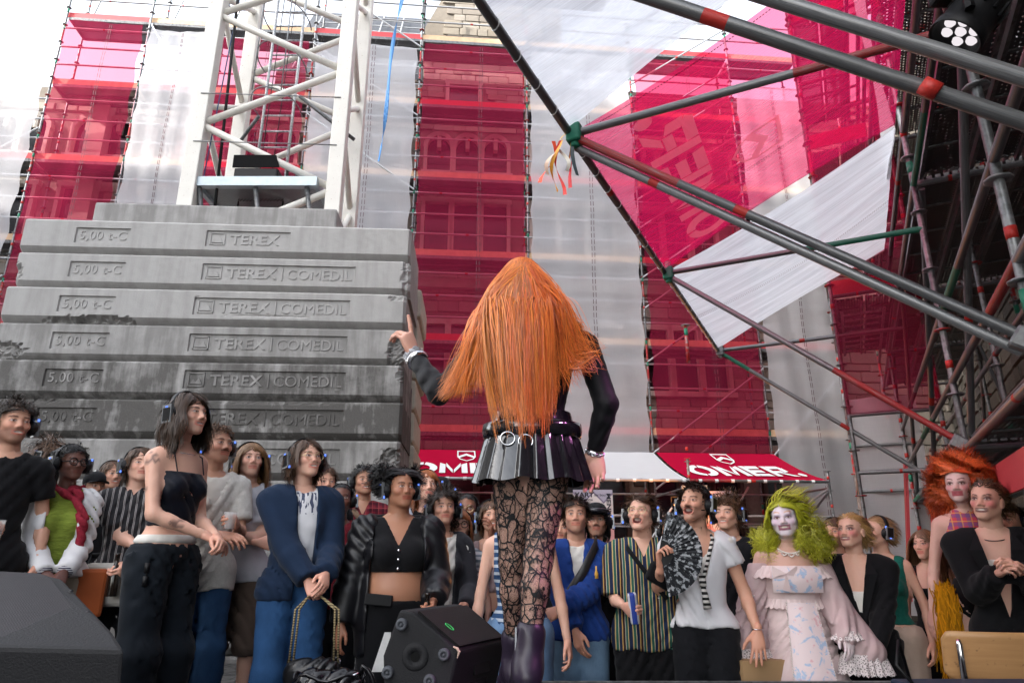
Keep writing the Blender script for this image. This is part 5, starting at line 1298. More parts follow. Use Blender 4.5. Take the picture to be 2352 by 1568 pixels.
        if cl.get('open'): cuts.append(lambda X, Y, Z, q=cl['open']: np.minimum(np.minimum(q[0]+(Z-.9)*q[1]-np.abs(X-q[2]), -.0-Y), .3+0*Z))
        if cl.get('strap'): cuts.append(lambda X, Y, Z, q=cl['strap']: np.minimum(Z-q[0], np.maximum(np.abs(X)-q[2], q[1]-np.abs(X)))+0*Y)
        if cl.get('armhole'): cuts.append(lambda X, Y, Z, q=cl['armhole']: np.minimum(np.abs(X)-q, Z-1.2)+0*Y)
        for c in cl.get('cuts', ()): cuts.append(c)
        h = cl.get('h', .0150)
        fd = folds(sp.get('seed', 1)*7+ci, cl.get('fold', .005)*1.5, cl.get('ff', 1.0))
        if arms['A'] or arms['B']:
            ap = pr+arms['A']+arms['B']; bs = [pbox(q) for q in ap]; l0 = np.min([b_[0] for b_ in bs], 0)-3*h; h0 = np.max([b_[1] for b_ in bs], 0)+3*h
            D, lo = field(pr, h, l0, h0, cuts, fd)
            for k_ in 'AB':
                if not arms[k_]: continue
                e_, d_, kd = ends[k_]; own = [lambda X, Y, Z, e_=e_, d_=d_, kd=kd: np.where(((X-e_[0])**2+(Y-e_[1])**2+(Z-e_[2])**2) < (.26 if kd == 'up' else .14)**2, (X-e_[0])*d_[0]+(Y-e_[1])*d_[1]+(Z-e_[2])*d_[2], -1.0)]
                own.append(lambda X, Y, Z: .082-np.sqrt(X**2+(Y+.005)**2+((Z-1.50)*1.1)**2))
                D2, _ = field(arms[k_], h, l0, h0, own, fd); hh = np.clip(.5+.5*(D-D2)/.022, 0, 1); D = D*(1-hh)+D2*hh-.022*hh*(1-hh)
        else: D, lo = field(pr, h, cuts=cuts, disp=fd)
        V, Q = nets(D, lo, h)
        obj(cl.get('name', 'shirt'), np_mesh(cl.get('name', 'shirt'), V*s, Q, [cl['m']]), p)
    if sp.get('shoes', True):
        for k in 'AB':
            a0 = j['F'+k]; t0 = j['T'+k]
            D, lo = field([cap(a0+np.array((0, .025, -.045)), t0+np.array((0, -.0, .005)), .046, .036, .03), cap(a0, a0+np.array((0, .02, -.04)), .044, .046, .03)], .020, cuts=[lambda X, Y, Z, q=a0[2]-.082: q-Z+0*X+0*Y]); V, Q = nets(D, lo, .020)
            obj('shoe', np_mesh('shoe', V*s, Q, [sp.get('shoem', M_BLACK)]), p)
    # hair
    hv, hq, hcol, off = [], [], [], 0
    for st in sp.get('hairs', []):
        kw = {}
        if 'cen' in st: kw = dict(cen=st['cen'], rr_=st['rr'], mask=st.get('mask', False))
        v, q, c = grow(sp, st, rng, **kw); hv.append(v); hq.append(q+off); hcol.append(c); off += len(v)
    if hv:
        V = np.concatenate(hv)*hs @ Rm.T + hc
        obj('hair', np_mesh('hair', V*s, np.concatenate(hq), [M_HAIR], np.concatenate(hcol)), p)
    Mh = Matrix.Translation(Vector(hc*s)) @ Matrix(Rm.tolist()).to_4x4() @ Matrix.Scale(hs*s, 4)
    p['head'] = 1; del p['head']
    if sp.get('phones', True) is not None and sp.get('phones', True) is not False:
        o = obj('headphones', ME_BAND, p); q_ = sp.get('phones'); M2 = Mh
        if q_ == 'neck': M2 = Matrix.Translation(Vector((0, -.03*s, 1.50*s))) @ Matrix.Rotation(R(78), 4, 'X') @ Matrix.Scale(s*.95, 4) @ Matrix.Rotation(R(180), 4, 'Z')
        o.matrix_local = M2
        for c in ME_CUPS: obj('ear_cup', c, o)
    if sp.get('glasses'): o = obj('glasses', ME_GLB if sp['glasses'] == 'black' else ME_GLW, p); o.matrix_local = Mh
    for nm, me_fn in sp.get('extras', []):
        me = me_fn(s); o = obj(nm, me, p)
    for nm, me_ in sp.get('head_extras', []): o = obj(nm, me_, p); o.matrix_local = Mh
    return p, j, s
def world_of(p, s, v): return Matrix.Translation(p.location) @ Matrix.Rotation(p.rotation_euler.z, 4, 'Z') @ Vector(tuple(np.array(v)*s))
# ================================================================ THE CROWD
def denim(name, col):
    if name in _mc: return _mc[name]
    n = N(name); a = n.noise(5, 5); w = n.noise(1, 2, n.coord('Object', (260, 260, 40)))
    c = n.mix(n.ramp(a, [(.3, 0), (.75, 1)]), [x*.6 for x in col], [min(1, x*1.5) for x in col]); c = n.mix(n.math('MULTIPLY', w, .35), c, [min(1, x*1.9) for x in col])
    m = n.end(n.bsdf(c, .85, .2, bump=n.math('ADD', a, n.math('MULTIPLY', w, .2)), bstr=.4, bdist=.006)); _mc[name] = m; return m
LIGHT, FAIR, TAN, BROWN, DARK = (.60, .335, .232), (.68, .405, .30), (.46, .25, .165), (.25, .12, .072), (.075, .036, .025)
HDB, HBR, HBL, HGI, HBK = (.030, .018, .011), (.085, .042, .021), (.33, .20, .095), (.36, .115, .04), (.010, .009, .009)
BK = cloth('black_cotton', (.0055, .0055, .0068)); BKS = cloth('black_suiting', (.0045, .0047, .006), weave=700); BKD = cloth('charcoal_twill', (.0085, .009, .0115))
def tee(m, sl=.55, zb=.86, **k): return dict(dict(name='t_shirt', parts=('torso', f'upA:{sl}', f'upB:{sl}'), t=.016, sleeve=.012, zb=zb, neck='round', m=m, hem=.004), **k)
def shirt(m, sl=.75, zb=.84, **k): return dict(dict(name='shirt', parts=('torso', f'upA:{sl}', f'upB:{sl}'), t=.020, sleeve=.014, zb=zb, neck='v', zv=1.36, vs=.42, collar=True, m=m, hem=.008, fold=.007), **k)
def longs(m, zb=.84, **k): return dict(dict(name='shirt', parts=('torso', 'upA', 'upB', 'foA:.95', 'foB:.95'), t=.020, sleeve=.010, zb=zb, neck='round', m=m, fold=.007), **k)
def jacket(m, zb=.86, op=(.05, .05, 0), **k): return dict(dict(name='jacket', parts=('torso', 'upA', 'upB', 'foA:.96', 'foB:.96'), t=.026, sleeve=.002, zb=zb, neck='v', zv=.95, vs=.12, open=op, collar=True, m=m, fold=.0065, ff=1.0), **k)
def pants(m, leg=.018, zb=.06, zt=1.0, **k): return dict(dict(name='trousers', parts=('torso', 'thA', 'thB', 'caA', 'caB'), t=.010, leg=leg, zt=zt, zb=zb, neck=None, m=m, fold=.006, h=.024), **k)
def shorts(m, zb=.5, **k): return dict(dict(name='shorts', parts=('torso', 'thA', 'thB'), t=.012, leg=.03, zt=1.0, zb=zb, neck=None, m=m, fold=.007), **k)
def tank(m, zb=1.12, **k): return dict(dict(name='top', parts=('torso',), t=.008, zb=zb, zt=1.47, neck='square', nw=.085, nz=1.33, armhole=.135, m=m, fold=.003), **k)
back = lambda P: np.stack([P[:, 0]*2, np.full(len(P), .6), P[:, 2]*0+.1], 1)
side = lambda P: np.stack([np.sign(P[:, 0]+.02)*.6, P[:, 1]*0+.0, P[:, 2]*0], 1)
fwdc = lambda P: np.stack([P[:, 0]*4, np.full(len(P), -.5), P[:, 2]*0], 1)
SHORT = dict(n=2000, L=.045, S=5, g=.3, lift=.35, down=.1, comb=fwdc, vol=.13, w=.0038, mess=.22, fringe=.055)
CURLY = dict(n=2300, L=.062, S=10, g=.5, lift=.55, down=.3, curl=.009, freq=1.5, vol=.22, w=.0036, mess=.3, fringe=.05)
SHAG = dict(n=2400, L=.12, S=9, g=1.1, lift=.25, down=.6, comb=side, vol=.17, w=.0040, mess=.2, curl=.006, freq=1.0, fringe=.04)
LONG = dict(n=2400, L=.36, S=14, g=1.6, lift=.12, down=1.0, comb=side, vol=.13, w=.0042, mess=.08, curl=.005, freq=1.5, wob=.03)
WAVY = dict(n=2400, L=.28, S=14, g=1.4, lift=.15, down=1.0, comb=side, vol=.17, w=.0044, mess=.12, curl=.010, freq=1.5, wob=.04)
SLICK = dict(n=2000, L=.10, S=7, g=.25, lift=.08, down=.2, comb=back, vol=.07, w=.0042, mess=.04, wob=.03, fringe=.06)
FRIZ = dict(n=2400, L=.12, S=12, g=1.0, lift=.4, down=.5, curl=.010, freq=2.6, vol=.28, w=.0034, mess=.3, fringe=.05)
def H(st, **k): d = dict(st); d.update(k); return d
def thin(st): return H(st, n=int(st['n']*.6), w=st['w']*1.3)
CROWD = 'people in the crowd'
def seg_band(pts, w, t, mat, name):                  # a flat strap along points
    def fn(s):
        b = MB(); P_ = [Vector(p)*s for p in pts]; vs = []
        for i, p in enumerate(P_):
            tg = (P_[min(i+1, len(P_)-1)]-P_[max(i-1, 0)]).normalized(); out = Vector((p.x*.6, p.y, 0)).normalized(); sd = tg.cross(out).normalized()*w*s/2
            vs += [p-sd, p+sd, p+sd+out*t, p-sd+out*t]
        fs_ = [(4*i+e, 4*i+(e+1) % 4, 4*i+4+(e+1) % 4, 4*i+4+e) for i in range(len(P_)-1) for e in range(4)]
        return b.add(vs, fs_).mesh(name, [mat], True)
    return fn
def ring_chain(r, z, rad, mat, name, drop=.03, cy=-.0):
    return lambda s: MB().tube([((r*math.sin(t))*s, (cy-.005-(r+.012)*math.cos(t))*s, (z-drop*(.5+.5*math.cos(t)))*s) for t in np.linspace(0, 2*math.pi, 33)], rad, 5, cap=False).mesh(name, [mat], True)
def cup_mesh(name, r0, r1, h, mats, fill=.5):
    n_ = 20; b = MB().lathe([(0, 0), (r0, 0), (r1, h), (r1*1.05, h+.002), (r1*.96, h), (r0*.94, .004)], n_, 0)
    if fill: b.lathe([(0, .006), (r0*.92, .006), (r0*.92+(r1-r0)*fill*.9, h*fill), (0, h*fill)], n_, 1)
    return b.mesh(name, mats, True)
n = N('clear_plastic'); M_CLEAR = n.end(n.mixs(.35, n.n('BsdfTransparent').outputs[0], n.bsdf((.85, .87, .88), .1, .5)))
n = N('brown_glass'); M_BOTTLE = n.end(n.bsdf((.012, .008, .006), .1, .5))
M_AMBER = plain('amber_drink', (.55, .22, .03), .2); M_PALEDR = plain('pale_drink', (.62, .55, .35), .2)
ME_BOT = MB().lathe([(0, 0), (.03, 0), (.031, .01), (.031, .12), (.024, .15), (.0135, .175), (.0125, .22), (.0145, .222), (.0145, .232), (0, .232)], 18).mesh('bottle', [M_BOTTLE], True)
ME_CAN = MB().lathe([(0, 0), (.024, 0), (.0265, .008), (.0265, .155), (.023, .168), (.022, .166), (0, .164)], 20).mesh('can', [striped('energy_can', [(0, (.03, .06, .30)), (.18, (.55, .56, .60)), (.7, (.03, .06, .30))], .06, 'X', .25, 0)], True)
def held(name, me, label, cat, p, j, s, k, dy=.075, dp=.035, dz=-.06, palm=None, tilt=(0, 0, 0)):
    hd = np.array(palm); f = j['W'+k]-j['E'+k]; f = f/np.linalg.norm(f)
    pos = world_of(p, s, j['W'+k]+f*dy+hd*dp); o = obj(name, me, loc=pos+Vector((0, 0, dz)), rot=tilt); return tag(o, label, cat)
def pr(px, top, Y, label, **k): return make_person(dict(px=px, top=top, Y=Y, label=label, group=CROWD, **k))

GAZE = (.05, 2.75, 2.0)
# 1 man at the left edge
p, j, s = pr(40, 926, 3.72, 'man with dark curls and short beard in a black t-shirt, holding a plastic cup', seed=1, skin=LIGHT, hair=HDB, beard=.55, hairs=[H(CURLY, Lf=lambda P: .45+.75*sstep(.03, .09, P[:, 2]))],
   wear=[tee(BK), pants(BKD)], A=(-.02, -.30, 1.06), handA=dict(pose='hold', palm=(.6, -.5, .1)), hyaw=-14, pitch=3)
held('plastic_cup', cup_mesh('plastic_cup', .031, .042, .115, [M_CLEAR, M_PALEDR], .45), 'clear plastic cup of pale drink held by the man in black', 'cup', p, j, s, 'A', palm=(.6, -.5, 0), dz=-.05)
# 2 two heads behind him
pr(80, 1056, 5.2, 'woman with loose reddish blond hair half hidden behind the man with the cup', seed=2, detail=0, fem=True, skin=FAIR, hair=HGI, hairs=[thin(WAVY)], wear=[tank(BK), pants(BKD)], phones=False)
pr(122, 1016, 4.75, 'person with frizzy brown hair and headphones seen from behind', seed=3, detail=0, fem=True, skin=LIGHT, hair=HBR, hairs=[FRIZ, H(thin(FRIZ), L=.26, g=1.2)], hyaw=-150, wear=[tee(BK), pants(BKD)])
# 3 woman in white jacket
M_GREEN = None
n = N('crinkled_green_knit'); w = n.noise(1, 4, n.coord('Object', (16, 16, 75)), .6, 1.2); M_GREEN = n.end(n.bsdf(n.mix(w, (.075, .11, .012), (.27, .34, .05)), .8, .2, bump=w, bstr=1.0, bdist=.012))
n = N('red_knit_scarf'); w = n.noise(60, 4); M_SCARF = n.end(n.bsdf(n.mix(w, (.10, .008, .016), (.34, .03, .05)), .9, .1, bump=w, bstr=.9, bdist=.008))
WHJ = cloth('white_jacket', (.62, .61, .62), .1)
p, j, s = pr(172, 1024, 4.02, 'woman with glasses in a white jacket, crinkled green top and dark red scarf', seed=4, fem=True, skin=DARK, hair=HBK, g=1.06, bust=1.05, hairs=[H(SLICK, L=.12, w=.008, curl=.006, freq=2), H(thin(FRIZ), n=260, L=.09)], glasses='black', pitch=3,
   wear=[tee(M_GREEN, t=.012, fold=.004, zb=.95), pants(cloth('sand_cord', (.30, .26, .21)), .02), jacket(WHJ, zb=.93, op=(.075, .03, 0), t=.030, zv=1.25, vs=.15, fold=.008),
         dict(name='scarf', parts=(), t=0, neck=None, zt=2, zb=0, m=M_SCARF, fold=.008, h=.010, extra=[cap((-.075, .03, 1.475), (0, -.075, 1.435), .032, k=.03), cap((.075, .03, 1.475), (0, -.075, 1.435), .034, k=.03), cap((-.075, .03, 1.475), (.075, .03, 1.475), .03, k=.03), cap((.06, -.09, 1.43), (.115, -.15, 1.26), .03, .03, .03), cap((.115, -.15, 1.26), (.125, -.155, 1.03), .03, .024, .03)])],
   A=(-.035, -.235, .955), B=(.06, -.25, .96), handA=dict(pose='fist', palm=(.3, .6, -.5), col=(.06, .028, .022)), handB=dict(pose='fist', palm=(-.3, .6, -.5), col=(.06, .028, .022)), hyaw=-6)
M_STRIPE_CUFF = striped('striped_cuff', [(0, (.6, .6, .62)), (.3, (.05, .04, .08)), (.5, (.6, .6, .62)), (.7, (.05, .04, .08))], .022, 'Z', .9, 0)
for k in 'AB':
    d_ = (j['W'+k]-j['E'+k]); d_ = d_/np.linalg.norm(d_)
    obj('cuff', MB().tube([Vector((j['W'+k]-d_*.055)*s), Vector((j['W'+k]-d_*.005)*s)], .043*s, 16).mesh('cuff', [M_STRIPE_CUFF], True), p)
tag(obj('shoulder_bag', bevel(MB().box((-.10, -.03, -.26), (.10, .04, 0)).mesh('shoulder_bag', [cloth('rust_leather', (.30, .07, .02), rough=.5)]), .02, 2), loc=world_of(p, s, (.20, -.06, .98)), rot=(0, 0, .6)), 'rust brown bag hanging at the side of the woman in the white jacket', 'bag')
tag(obj('paper_ticket', MB().box((-.035, -.001, -.09), (.035, .001, 0)).mesh('paper_ticket', [plain('yellow_paper', (.75, .42, .04))]), loc=world_of(p, s, (.0, -.32, .90)), rot=(.1, .3, 0)), 'small yellow paper ticket dangling below clasped hands', 'ticket')
# 4-5 behind
CAPM = None
def cap_mesh(m):
    b = MB(); b.lathe([(.084, .0), (.088, .02), (.084, .055), (.065, .085), (.03, .1), (0, .103)], 24, 0, Matrix.Translation((0, .012, .035)) @ Matrix.Diagonal((.95, 1.2, 1, 1)))
    vs = []; fs_ = []
    for i in range(13):
        t = -1.15+2.3*i/12; vs += [(.078*math.sin(t), .012-.1*math.cos(t), .042), (.088*math.sin(t), .012-.1*math.cos(t)-.075*math.cos(t)**.5 if math.cos(t) > 0 else 0, .036-.01*abs(math.sin(t)))]
        if i: fs_.append((2*i-2, 2*i-1, 2*i+1, 2*i))
    b.add(vs, fs_); b.add([(x, y, z-.004) for x, y, z in vs], [f[::-1] for f in fs_])
    return b.mesh('cap', [m], True)
ME_CAPB = cap_mesh(cloth('black_cap', (.012, .012, .014)))
pr(222, 1088, 5.0, 'man in a black cap whose face shows between two others', seed=5, detail=0, skin=TAN, hair=HBK, hairs=[], beard=.3, head_extras=[('cap', ME_CAPB)], wear=[tee(BKD), pants(BK)], phones='neck')
pr(262, 1060, 5.4, 'man with brown hair and headphones looking over the shoulder of the striped shirt', seed=6, detail=0, skin=LIGHT, hair=HBR, hairs=[thin(SHAG)], wear=[tee(BKD), pants(BK)])
# 6 striped shirt
M_PIN = striped('dark_pinstripe', [(0, (.022, .021, .024)), (.72, (.34, .32, .31)), (.80, (.05, .045, .045)), (.9, (.28, .26, .26))], .034, 'X')
p, j, s = pr(326, 1030, 4.35, 'smiling young man with brown hair in a dark pinstriped shirt', seed=7, skin=FAIR, hair=HBR, smile=.35, hairs=[H(SHAG, L=.12)], wear=[shirt(M_PIN, zv=1.42), pants(BK)], A=(.12, -.26, 1.07), B=(.03, -.25, .98),
   handA=dict(pose='relaxed', palm=(0, .6, -.6)), handB=dict(pose='hold', palm=(-.8, .3, 0)), hyaw=-12)
held('bottle', ME_BOT, 'dark bottle held low by the young man in the pinstriped shirt', 'bottle', p, j, s, 'B', palm=(-.8, .3, 0), dz=-.13)
wb = thing('waist_bag', 'pale grey bag slung in front of the pinstriped shirt', 'bag', world_of(p, s, (-.04, -.155, .86)))
obj('pouch', bevel(MB().box((-.17, -.06, -.12), (.17, .05, .12)).mesh('pouch', [cloth('pale_canvas', (.42, .40, .36))]), .045, 3), wb); obj('strap', MB().tube([(-.16, 0, .1), (-.2, .1, .16), (.2, .1, .2), (.16, 0, .1)], .015, 6).mesh('strap', [BK]), wb)
# 7 tall woman
NAVY = cloth('navy_satin', (.0045, .006, .012), rough=.5); PANT7 = cloth('navy_wool', (.007, .010, .0145), .3)
def arm_ink(V, C):
    for cx, cy, cz, rr, sd in ((-.215, -.01, 1.385, .042, 1), (-.235, -.02, 1.245, .03, 2), (-.24, 0, 1.17, .018, 3), (-.12, -.17, 1.075, .026, 4)):
        d = np.sqrt((V[:, 0]-cx)**2*.3+(V[:, 1]-cy)**2+(V[:, 2]-cz)**2); f = np.sin(V[:, 2]*420+sd*2+3*np.sin(V[:, 1]*300+sd))
        m = ((d < rr) & (f > .1))[:, None]*.75; C = C*(1-m)+np.array((.03, .035, .04))*m
    return C
p, j, s = pr(434, 904, 3.62, 'tall woman in a dark cropped strappy top and wide dark trousers, tattooed arm', seed=8, fem=True, bare=True, skin=FAIR, hair=(.045, .024, .014), smile=.75, hairs=[H(WAVY, L=.25)], bodycol=arm_ink,
   wear=[dict(name='crop_top', parts=('torso',), t=.009, zt=1.335, zb=1.065, neck=None, m=NAVY, fold=.004, cuts=[lambda X, Y, Z: (Z-1.335)+.25*np.abs(X)*0+0*Y]),
         dict(name='waistband', parts=('torso',), t=.011, zt=1.03, zb=.985, neck=None, m=cloth('white_cotton', (.62, .60, .56)), fold=.003), pants(PANT7, .004, flare=.05, zt=.995, t=.009, fold=.009)],
   A=(.0, -.225, 1.03), B=(.06, -.25, 1.02), poleA=(-.9, .35, -.7), handA=dict(pose='relaxed', palm=(.3, .2, -.8)), handB=dict(pose='pinch', palm=(-.3, .2, -.6)), turn=.98, byaw=0, pitch=5, w=.90, hyaw=6,
   extras=[('strap', lambda s: MB().tube([Vector((x, y, z))*s for x, y, z in ((-.085, -.09, 1.33), (-.09, -.06, 1.42), (-.085, .02, 1.462), (-.08, .1, 1.33))], .0035, 5).mesh('strap', [NAVY])), ('strap', lambda s: MB().tube([Vector((x, y, z))*s for x, y, z in ((.085, -.09, 1.33), (.09, -.06, 1.42), (.085, .02, 1.462), (.08, .1, 1.33))], .0035, 5).mesh('strap', [NAVY])),
           ('necklace', ring_chain(.062, 1.455, .0016, M_NECK, 'necklace', .03))])
tag(obj('sunglasses', MB().tube([(0, 0, 0), (0, 0, -.045)], .013, 8).tube([(0, 0, -.06), (0, 0, -.105)], .013, 8).tube([(0, .004, .004), (0, .004, -.11)], .004, 6).mesh('sunglasses', [M_BLACK], True), loc=world_of(p, s, (-.165, -.075, .90))), 'folded sunglasses hooked on the wide dark trousers', 'sunglasses')
# 8 beige shirt
n = N('crinkled_cream'); w = n.noise(1, 4, n.coord('Object', (70, 70, 60)), .6); M_CRM = n.end(n.bsdf(n.mix(w, (.42, .40, .37), (.66, .64, .60)), .85, .2, bump=w, bstr=.7, bdist=.006))
p, j, s = pr(502, 981, 4.05, 'man with a moustache in a loose cream shirt, holding a small clear cup', seed=9, skin=LIGHT, hair=(.11, .055, .027), smile=.3, mustache=.9, beard=.25, hairs=[H(CURLY, L=.05)], wear=[tee(cloth('white_cotton', (.62, .60, .56)), t=.012, zb=1.2), shirt(M_CRM, zb=.80, zv=1.28, vs=.5), pants(denim('mid_denim', (.018, .05, .115)), .016, flare=.022)],
   A=(.03, -.30, 1.10), B=(.10, -.30, 1.16), handA=dict(pose='relaxed', palm=(.2, .3, -.6)), handB=dict(pose='hold', palm=(-.8, -.2, 0)), hyaw=4)
held('clear_cup', cup_mesh('clear_cup', .026, .034, .085, [M_CLEAR, M_CLEAR], 0), 'small empty clear cup in the hand of the man in the cream shirt', 'cup', p, j, s, 'B', palm=(-.8, -.2, 0), dz=-.04)
# 9 long haired man
p, j, s = pr(580, 1018, 4.4, 'long haired man with folded arms in a pale grey t-shirt and brown shorts', seed=10, skin=FAIR, hair=(.22, .115, .05), hairs=[H(LONG, L=.36)], eye=1.1, wear=[tee(cloth('pale_grey_jersey', (.45, .45, .49)), sl=.75, t=.022), shorts(cloth('brown_cord', (.10, .07, .055)), .42)],
   A=(.11, -.20, 1.10), B=(-.10, -.22, 1.13), handA=dict(pose='relaxed', palm=(0, .8, 0)), handB=dict(pose='fist', palm=(0, .8, 0)), hyaw=-14, poleA=(-.8, .1, -.7), poleB=(.8, .1, -.7))
# 10 blue jacket
M_NVJ = cloth('navy_work_jacket', (.009, .020, .046), .25); n = N('printed_white_tee'); sp_ = n.n('SeparateXYZ'); n.l(n.coord(), sp_.inputs[0])
bx = n.noise(1, 2, n.coord('Object', (60, 1, 16)), .5); band = n.math('MULTIPLY', n.math('GREATER_THAN', sp_.outputs['Z'], 1.28), n.math('LESS_THAN', sp_.outputs['Z'], 1.40))
M_PRT = n.end(n.bsdf(n.mix(n.math('MULTIPLY', n.math('GREATER_THAN', bx, .54), band), (.60, .60, .62), (.06, .07, .12)), .85, .2, bump=n.noise(9, 4), bstr=.3, bdist=.006))
p, j, s = pr(706, 1011, 3.95, 'person with wire glasses and shaggy brown hair in a navy work jacket and jeans', seed=11, skin=FAIR, hair=(.06, .03, .016), fem=True, bust=.3, g=.95, hairs=[H(SHAG, L=.14, fringe=.045)], glasses='wire', w=1.04, hip=.95,
   wear=[tee(M_PRT, t=.012, zb=1.0), pants(denim('blue_denim', (.020, .062, .15)), .016, flare=.022), jacket(M_NVJ, zb=.86, op=(.045, .02, .02), t=.032, sleeve=.008, zv=1.2, vs=.2)], A=(.04, -.25, .93), B=(.11, -.26, .99), handA=dict(pose='fist', palm=(.3, .4, -.6)), handB=dict(pose='relaxed', palm=(-.5, .3, -.5)), hyaw=0, pitch=9)
hb = thing('handbag', 'black handbag hanging on braided straps from the hands of the navy jacket', 'bag', world_of(p, s, (.06, -.36, .52)))
wpos = [world_of(p, s, j['W'+k]+np.array((0, -.05, -.07))) - hb.location for k in 'AB']
def soft_box(name, w, d, h, m, seed):
    D, lo = field([ell((x, y, z), (w*.25, d*.30, h*.29), .05) for x in (-w*.2, w*.2) for y in (-d*.1, d*.1) for z in (-h*.14, h*.14)], .011, disp=folds(seed, .008)); V, Q = nets(D, lo, .011); return np_mesh(name, V, Q, [m])
M_LEATH = plain('black_leather', (.006, .006, .007), .32, .2, 60, bump=.5)
obj('pouch', soft_box('pouch', .28, .12, .16, M_LEATH, 3), hb)
M_ROPE = striped('braided_cord', [(0, (.30, .24, .13)), (.5, (.12, .09, .05))], .012, 'Z', .9, .004)
for sx in (-.11, .11):
    for dx in (-.010, .010): obj('strap', MB().tube([(sx+dx, 0, .05), (sx*.9+dx, -.01, .3), wpos[0] if sx < 0 else wpos[0]+Vector((.06, 0, .0))], .0055, 6).mesh('strap', [M_ROPE], True), hb)
    obj('buckle', MB().tube([(sx+.02*math.cos(t), 0, .06+.02*math.sin(t)) for t in np.linspace(0, 6.28, 12)], .004, 5).mesh('buckle', [M_CHROME]), hb)
# 11, 12
pr(786, 1113, 4.7, 'dark skinned woman with hair combed back, looking up beside the navy jacket', seed=12, fem=True, skin=(.11, .05, .033), hair=HBK, hairs=[H(SLICK, n=800, L=.12, w=.008)], eye=1.15, wear=[tee(cloth('dark_red_cotton', (.14, .012, .02))), pants(BKD)], hyaw=-15, pitch=8)
M_PLAID = None
def plaid(name, base, c1, c2, sc):
    n = N(name); sp_ = n.n('SeparateXYZ'); n.l(n.coord(), sp_.inputs[0]); c = None; col = base
    for axn, w_, cc, o_ in (('X', .42, c1, 0), ('Z', .42, c1, .1), ('X', .12, c2, .55), ('Z', .12, c2, .6)):
        t = n.math('FRACT', n.math('ADD', n.math('DIVIDE', sp_.outputs[axn], sc), o_)); m = n.math('MULTIPLY', n.math('LESS_THAN', t, w_), .6); col = n.mix(m, col, cc)
    return n.end(n.bsdf(col, .85, .2, bump=n.noise(10, 4), bstr=.3, bdist=.006))
M_PLAID = plaid('maroon_plaid', (.16, .012, .025), (.03, .006, .012), (.3, .06, .06), .05)
pr(838, 1073, 5.6, 'smiling person with short black curls in a maroon plaid shirt', seed=13, skin=TAN, hair=HBK, smile=.5, hairs=[CURLY], wear=[shirt(M_PLAID, sl=1.0), pants(BKD)], extras=[('bag_strap', seg_band([(-.12, .02, 1.46), (-.05, -.125, 1.38), (.06, -.14, 1.2), (.13, -.1, 1.05)], .04, .004, cloth('brown_strap', (.2, .13, .09)), 'bag_strap'))])
pr(748, 1076, 5.0, 'person with brown curls peering over the shoulder of the navy jacket', seed=51, detail=0, skin=LIGHT, hair=HBR, hairs=[thin(CURLY)], wear=[tee(BKD), pants(BK)], phones=False)
# 13 woman with hair buns
M_BJK = plain('black_leather_jacket', (.006, .006, .008), .42, .25, 12, bump=.4)
p, j, s = pr(921, 1080, 4.12, 'woman with two frizzy hair buns in a black cropped top and open black jacket', seed=14, fem=True, bare=True, skin=(.34, .165, .095), hair=HBK, g=1.30, w=1.12, hip=1.12, waist=1.05, bust=1.32, belly=1.25, arm=1.12, face=1.12, smile=.25, neckr=.062,
   hairs=[H(SLICK, L=.09, w=.008, comb=lambda P: np.stack([np.sign(P[:, 0])*.8, P[:, 1]*0+.2, P[:, 2]*0+.4], 1)), dict(n=1500, L=.075, S=8, g=.1, lift=1, curl=.012, freq=1.8, vol=.9, w=.005, mess=.5, cen=(-.10, .05, .085), rr=(.035, .035, .035), face=False), dict(n=1500, L=.07, S=8, g=.1, lift=1, curl=.012, freq=1.8, vol=.9, w=.005, mess=.5, cen=(.10, .05, .085), rr=(.035, .035, .035), face=False)],
   wear=[dict(name='crop_top', parts=('torso',), t=.013, zt=1.47, zb=1.155, neck='v', zv=1.30, vs=.50, armhole=.16, m=BK, fold=.004), pants(BK, .02, zt=1.005), jacket(M_BJK, zb=.70, op=(.155, -.02, 0), t=.032, sleeve=.014, zv=.9, vs=.3)],
   A=(-.30, -.04, .86), B=(.20, -.25, 1.0), handA=dict(pose='relaxed', palm=(.6, .5, 0)), handB=dict(pose='hold', palm=(-.8, .1, 0)), hyaw=8, turn=.35,
   extras=[('button', lambda s, z=z: MB().lathe([(0, .004), (.007, .003), (.008, 0)], 10, 0, Matrix.Translation((0, y_*s, z*s)) @ Matrix.Rotation(math.pi/2, 4, 'X')).mesh('button', [M_CHROME], True)) for z, y_ in ((1.275, -.172), (1.225, -.176), (1.175, -.168))])
held('bottle', ME_BOT, 'dark bottle held by the woman with two hair buns', 'bottle', p, j, s, 'B', palm=(-.8, .1, 0), dz=-.15)
held('cigarette', MB().tube([(0, 0, 0), (.06, -.03, -.02)], .004, 6).mesh('cigarette', [plain('white_paper', (.8, .8, .78))]), 'cigarette between the fingers holding a bottle', 'cigarette', p, j, s, 'B', palm=(-.8, .1, 0), dz=-.02, dp=.03)
tag(obj('phone', bevel(MB().box((-.075, -.008, -.03), (.075, .008, .03)).mesh('phone', [M_BLACK]), .006, 2), loc=world_of(p, s, (-.10, -.165, 1.01)), rot=(0, .1, .2)), 'phone tucked into the waistband under the bare midriff', 'phone')
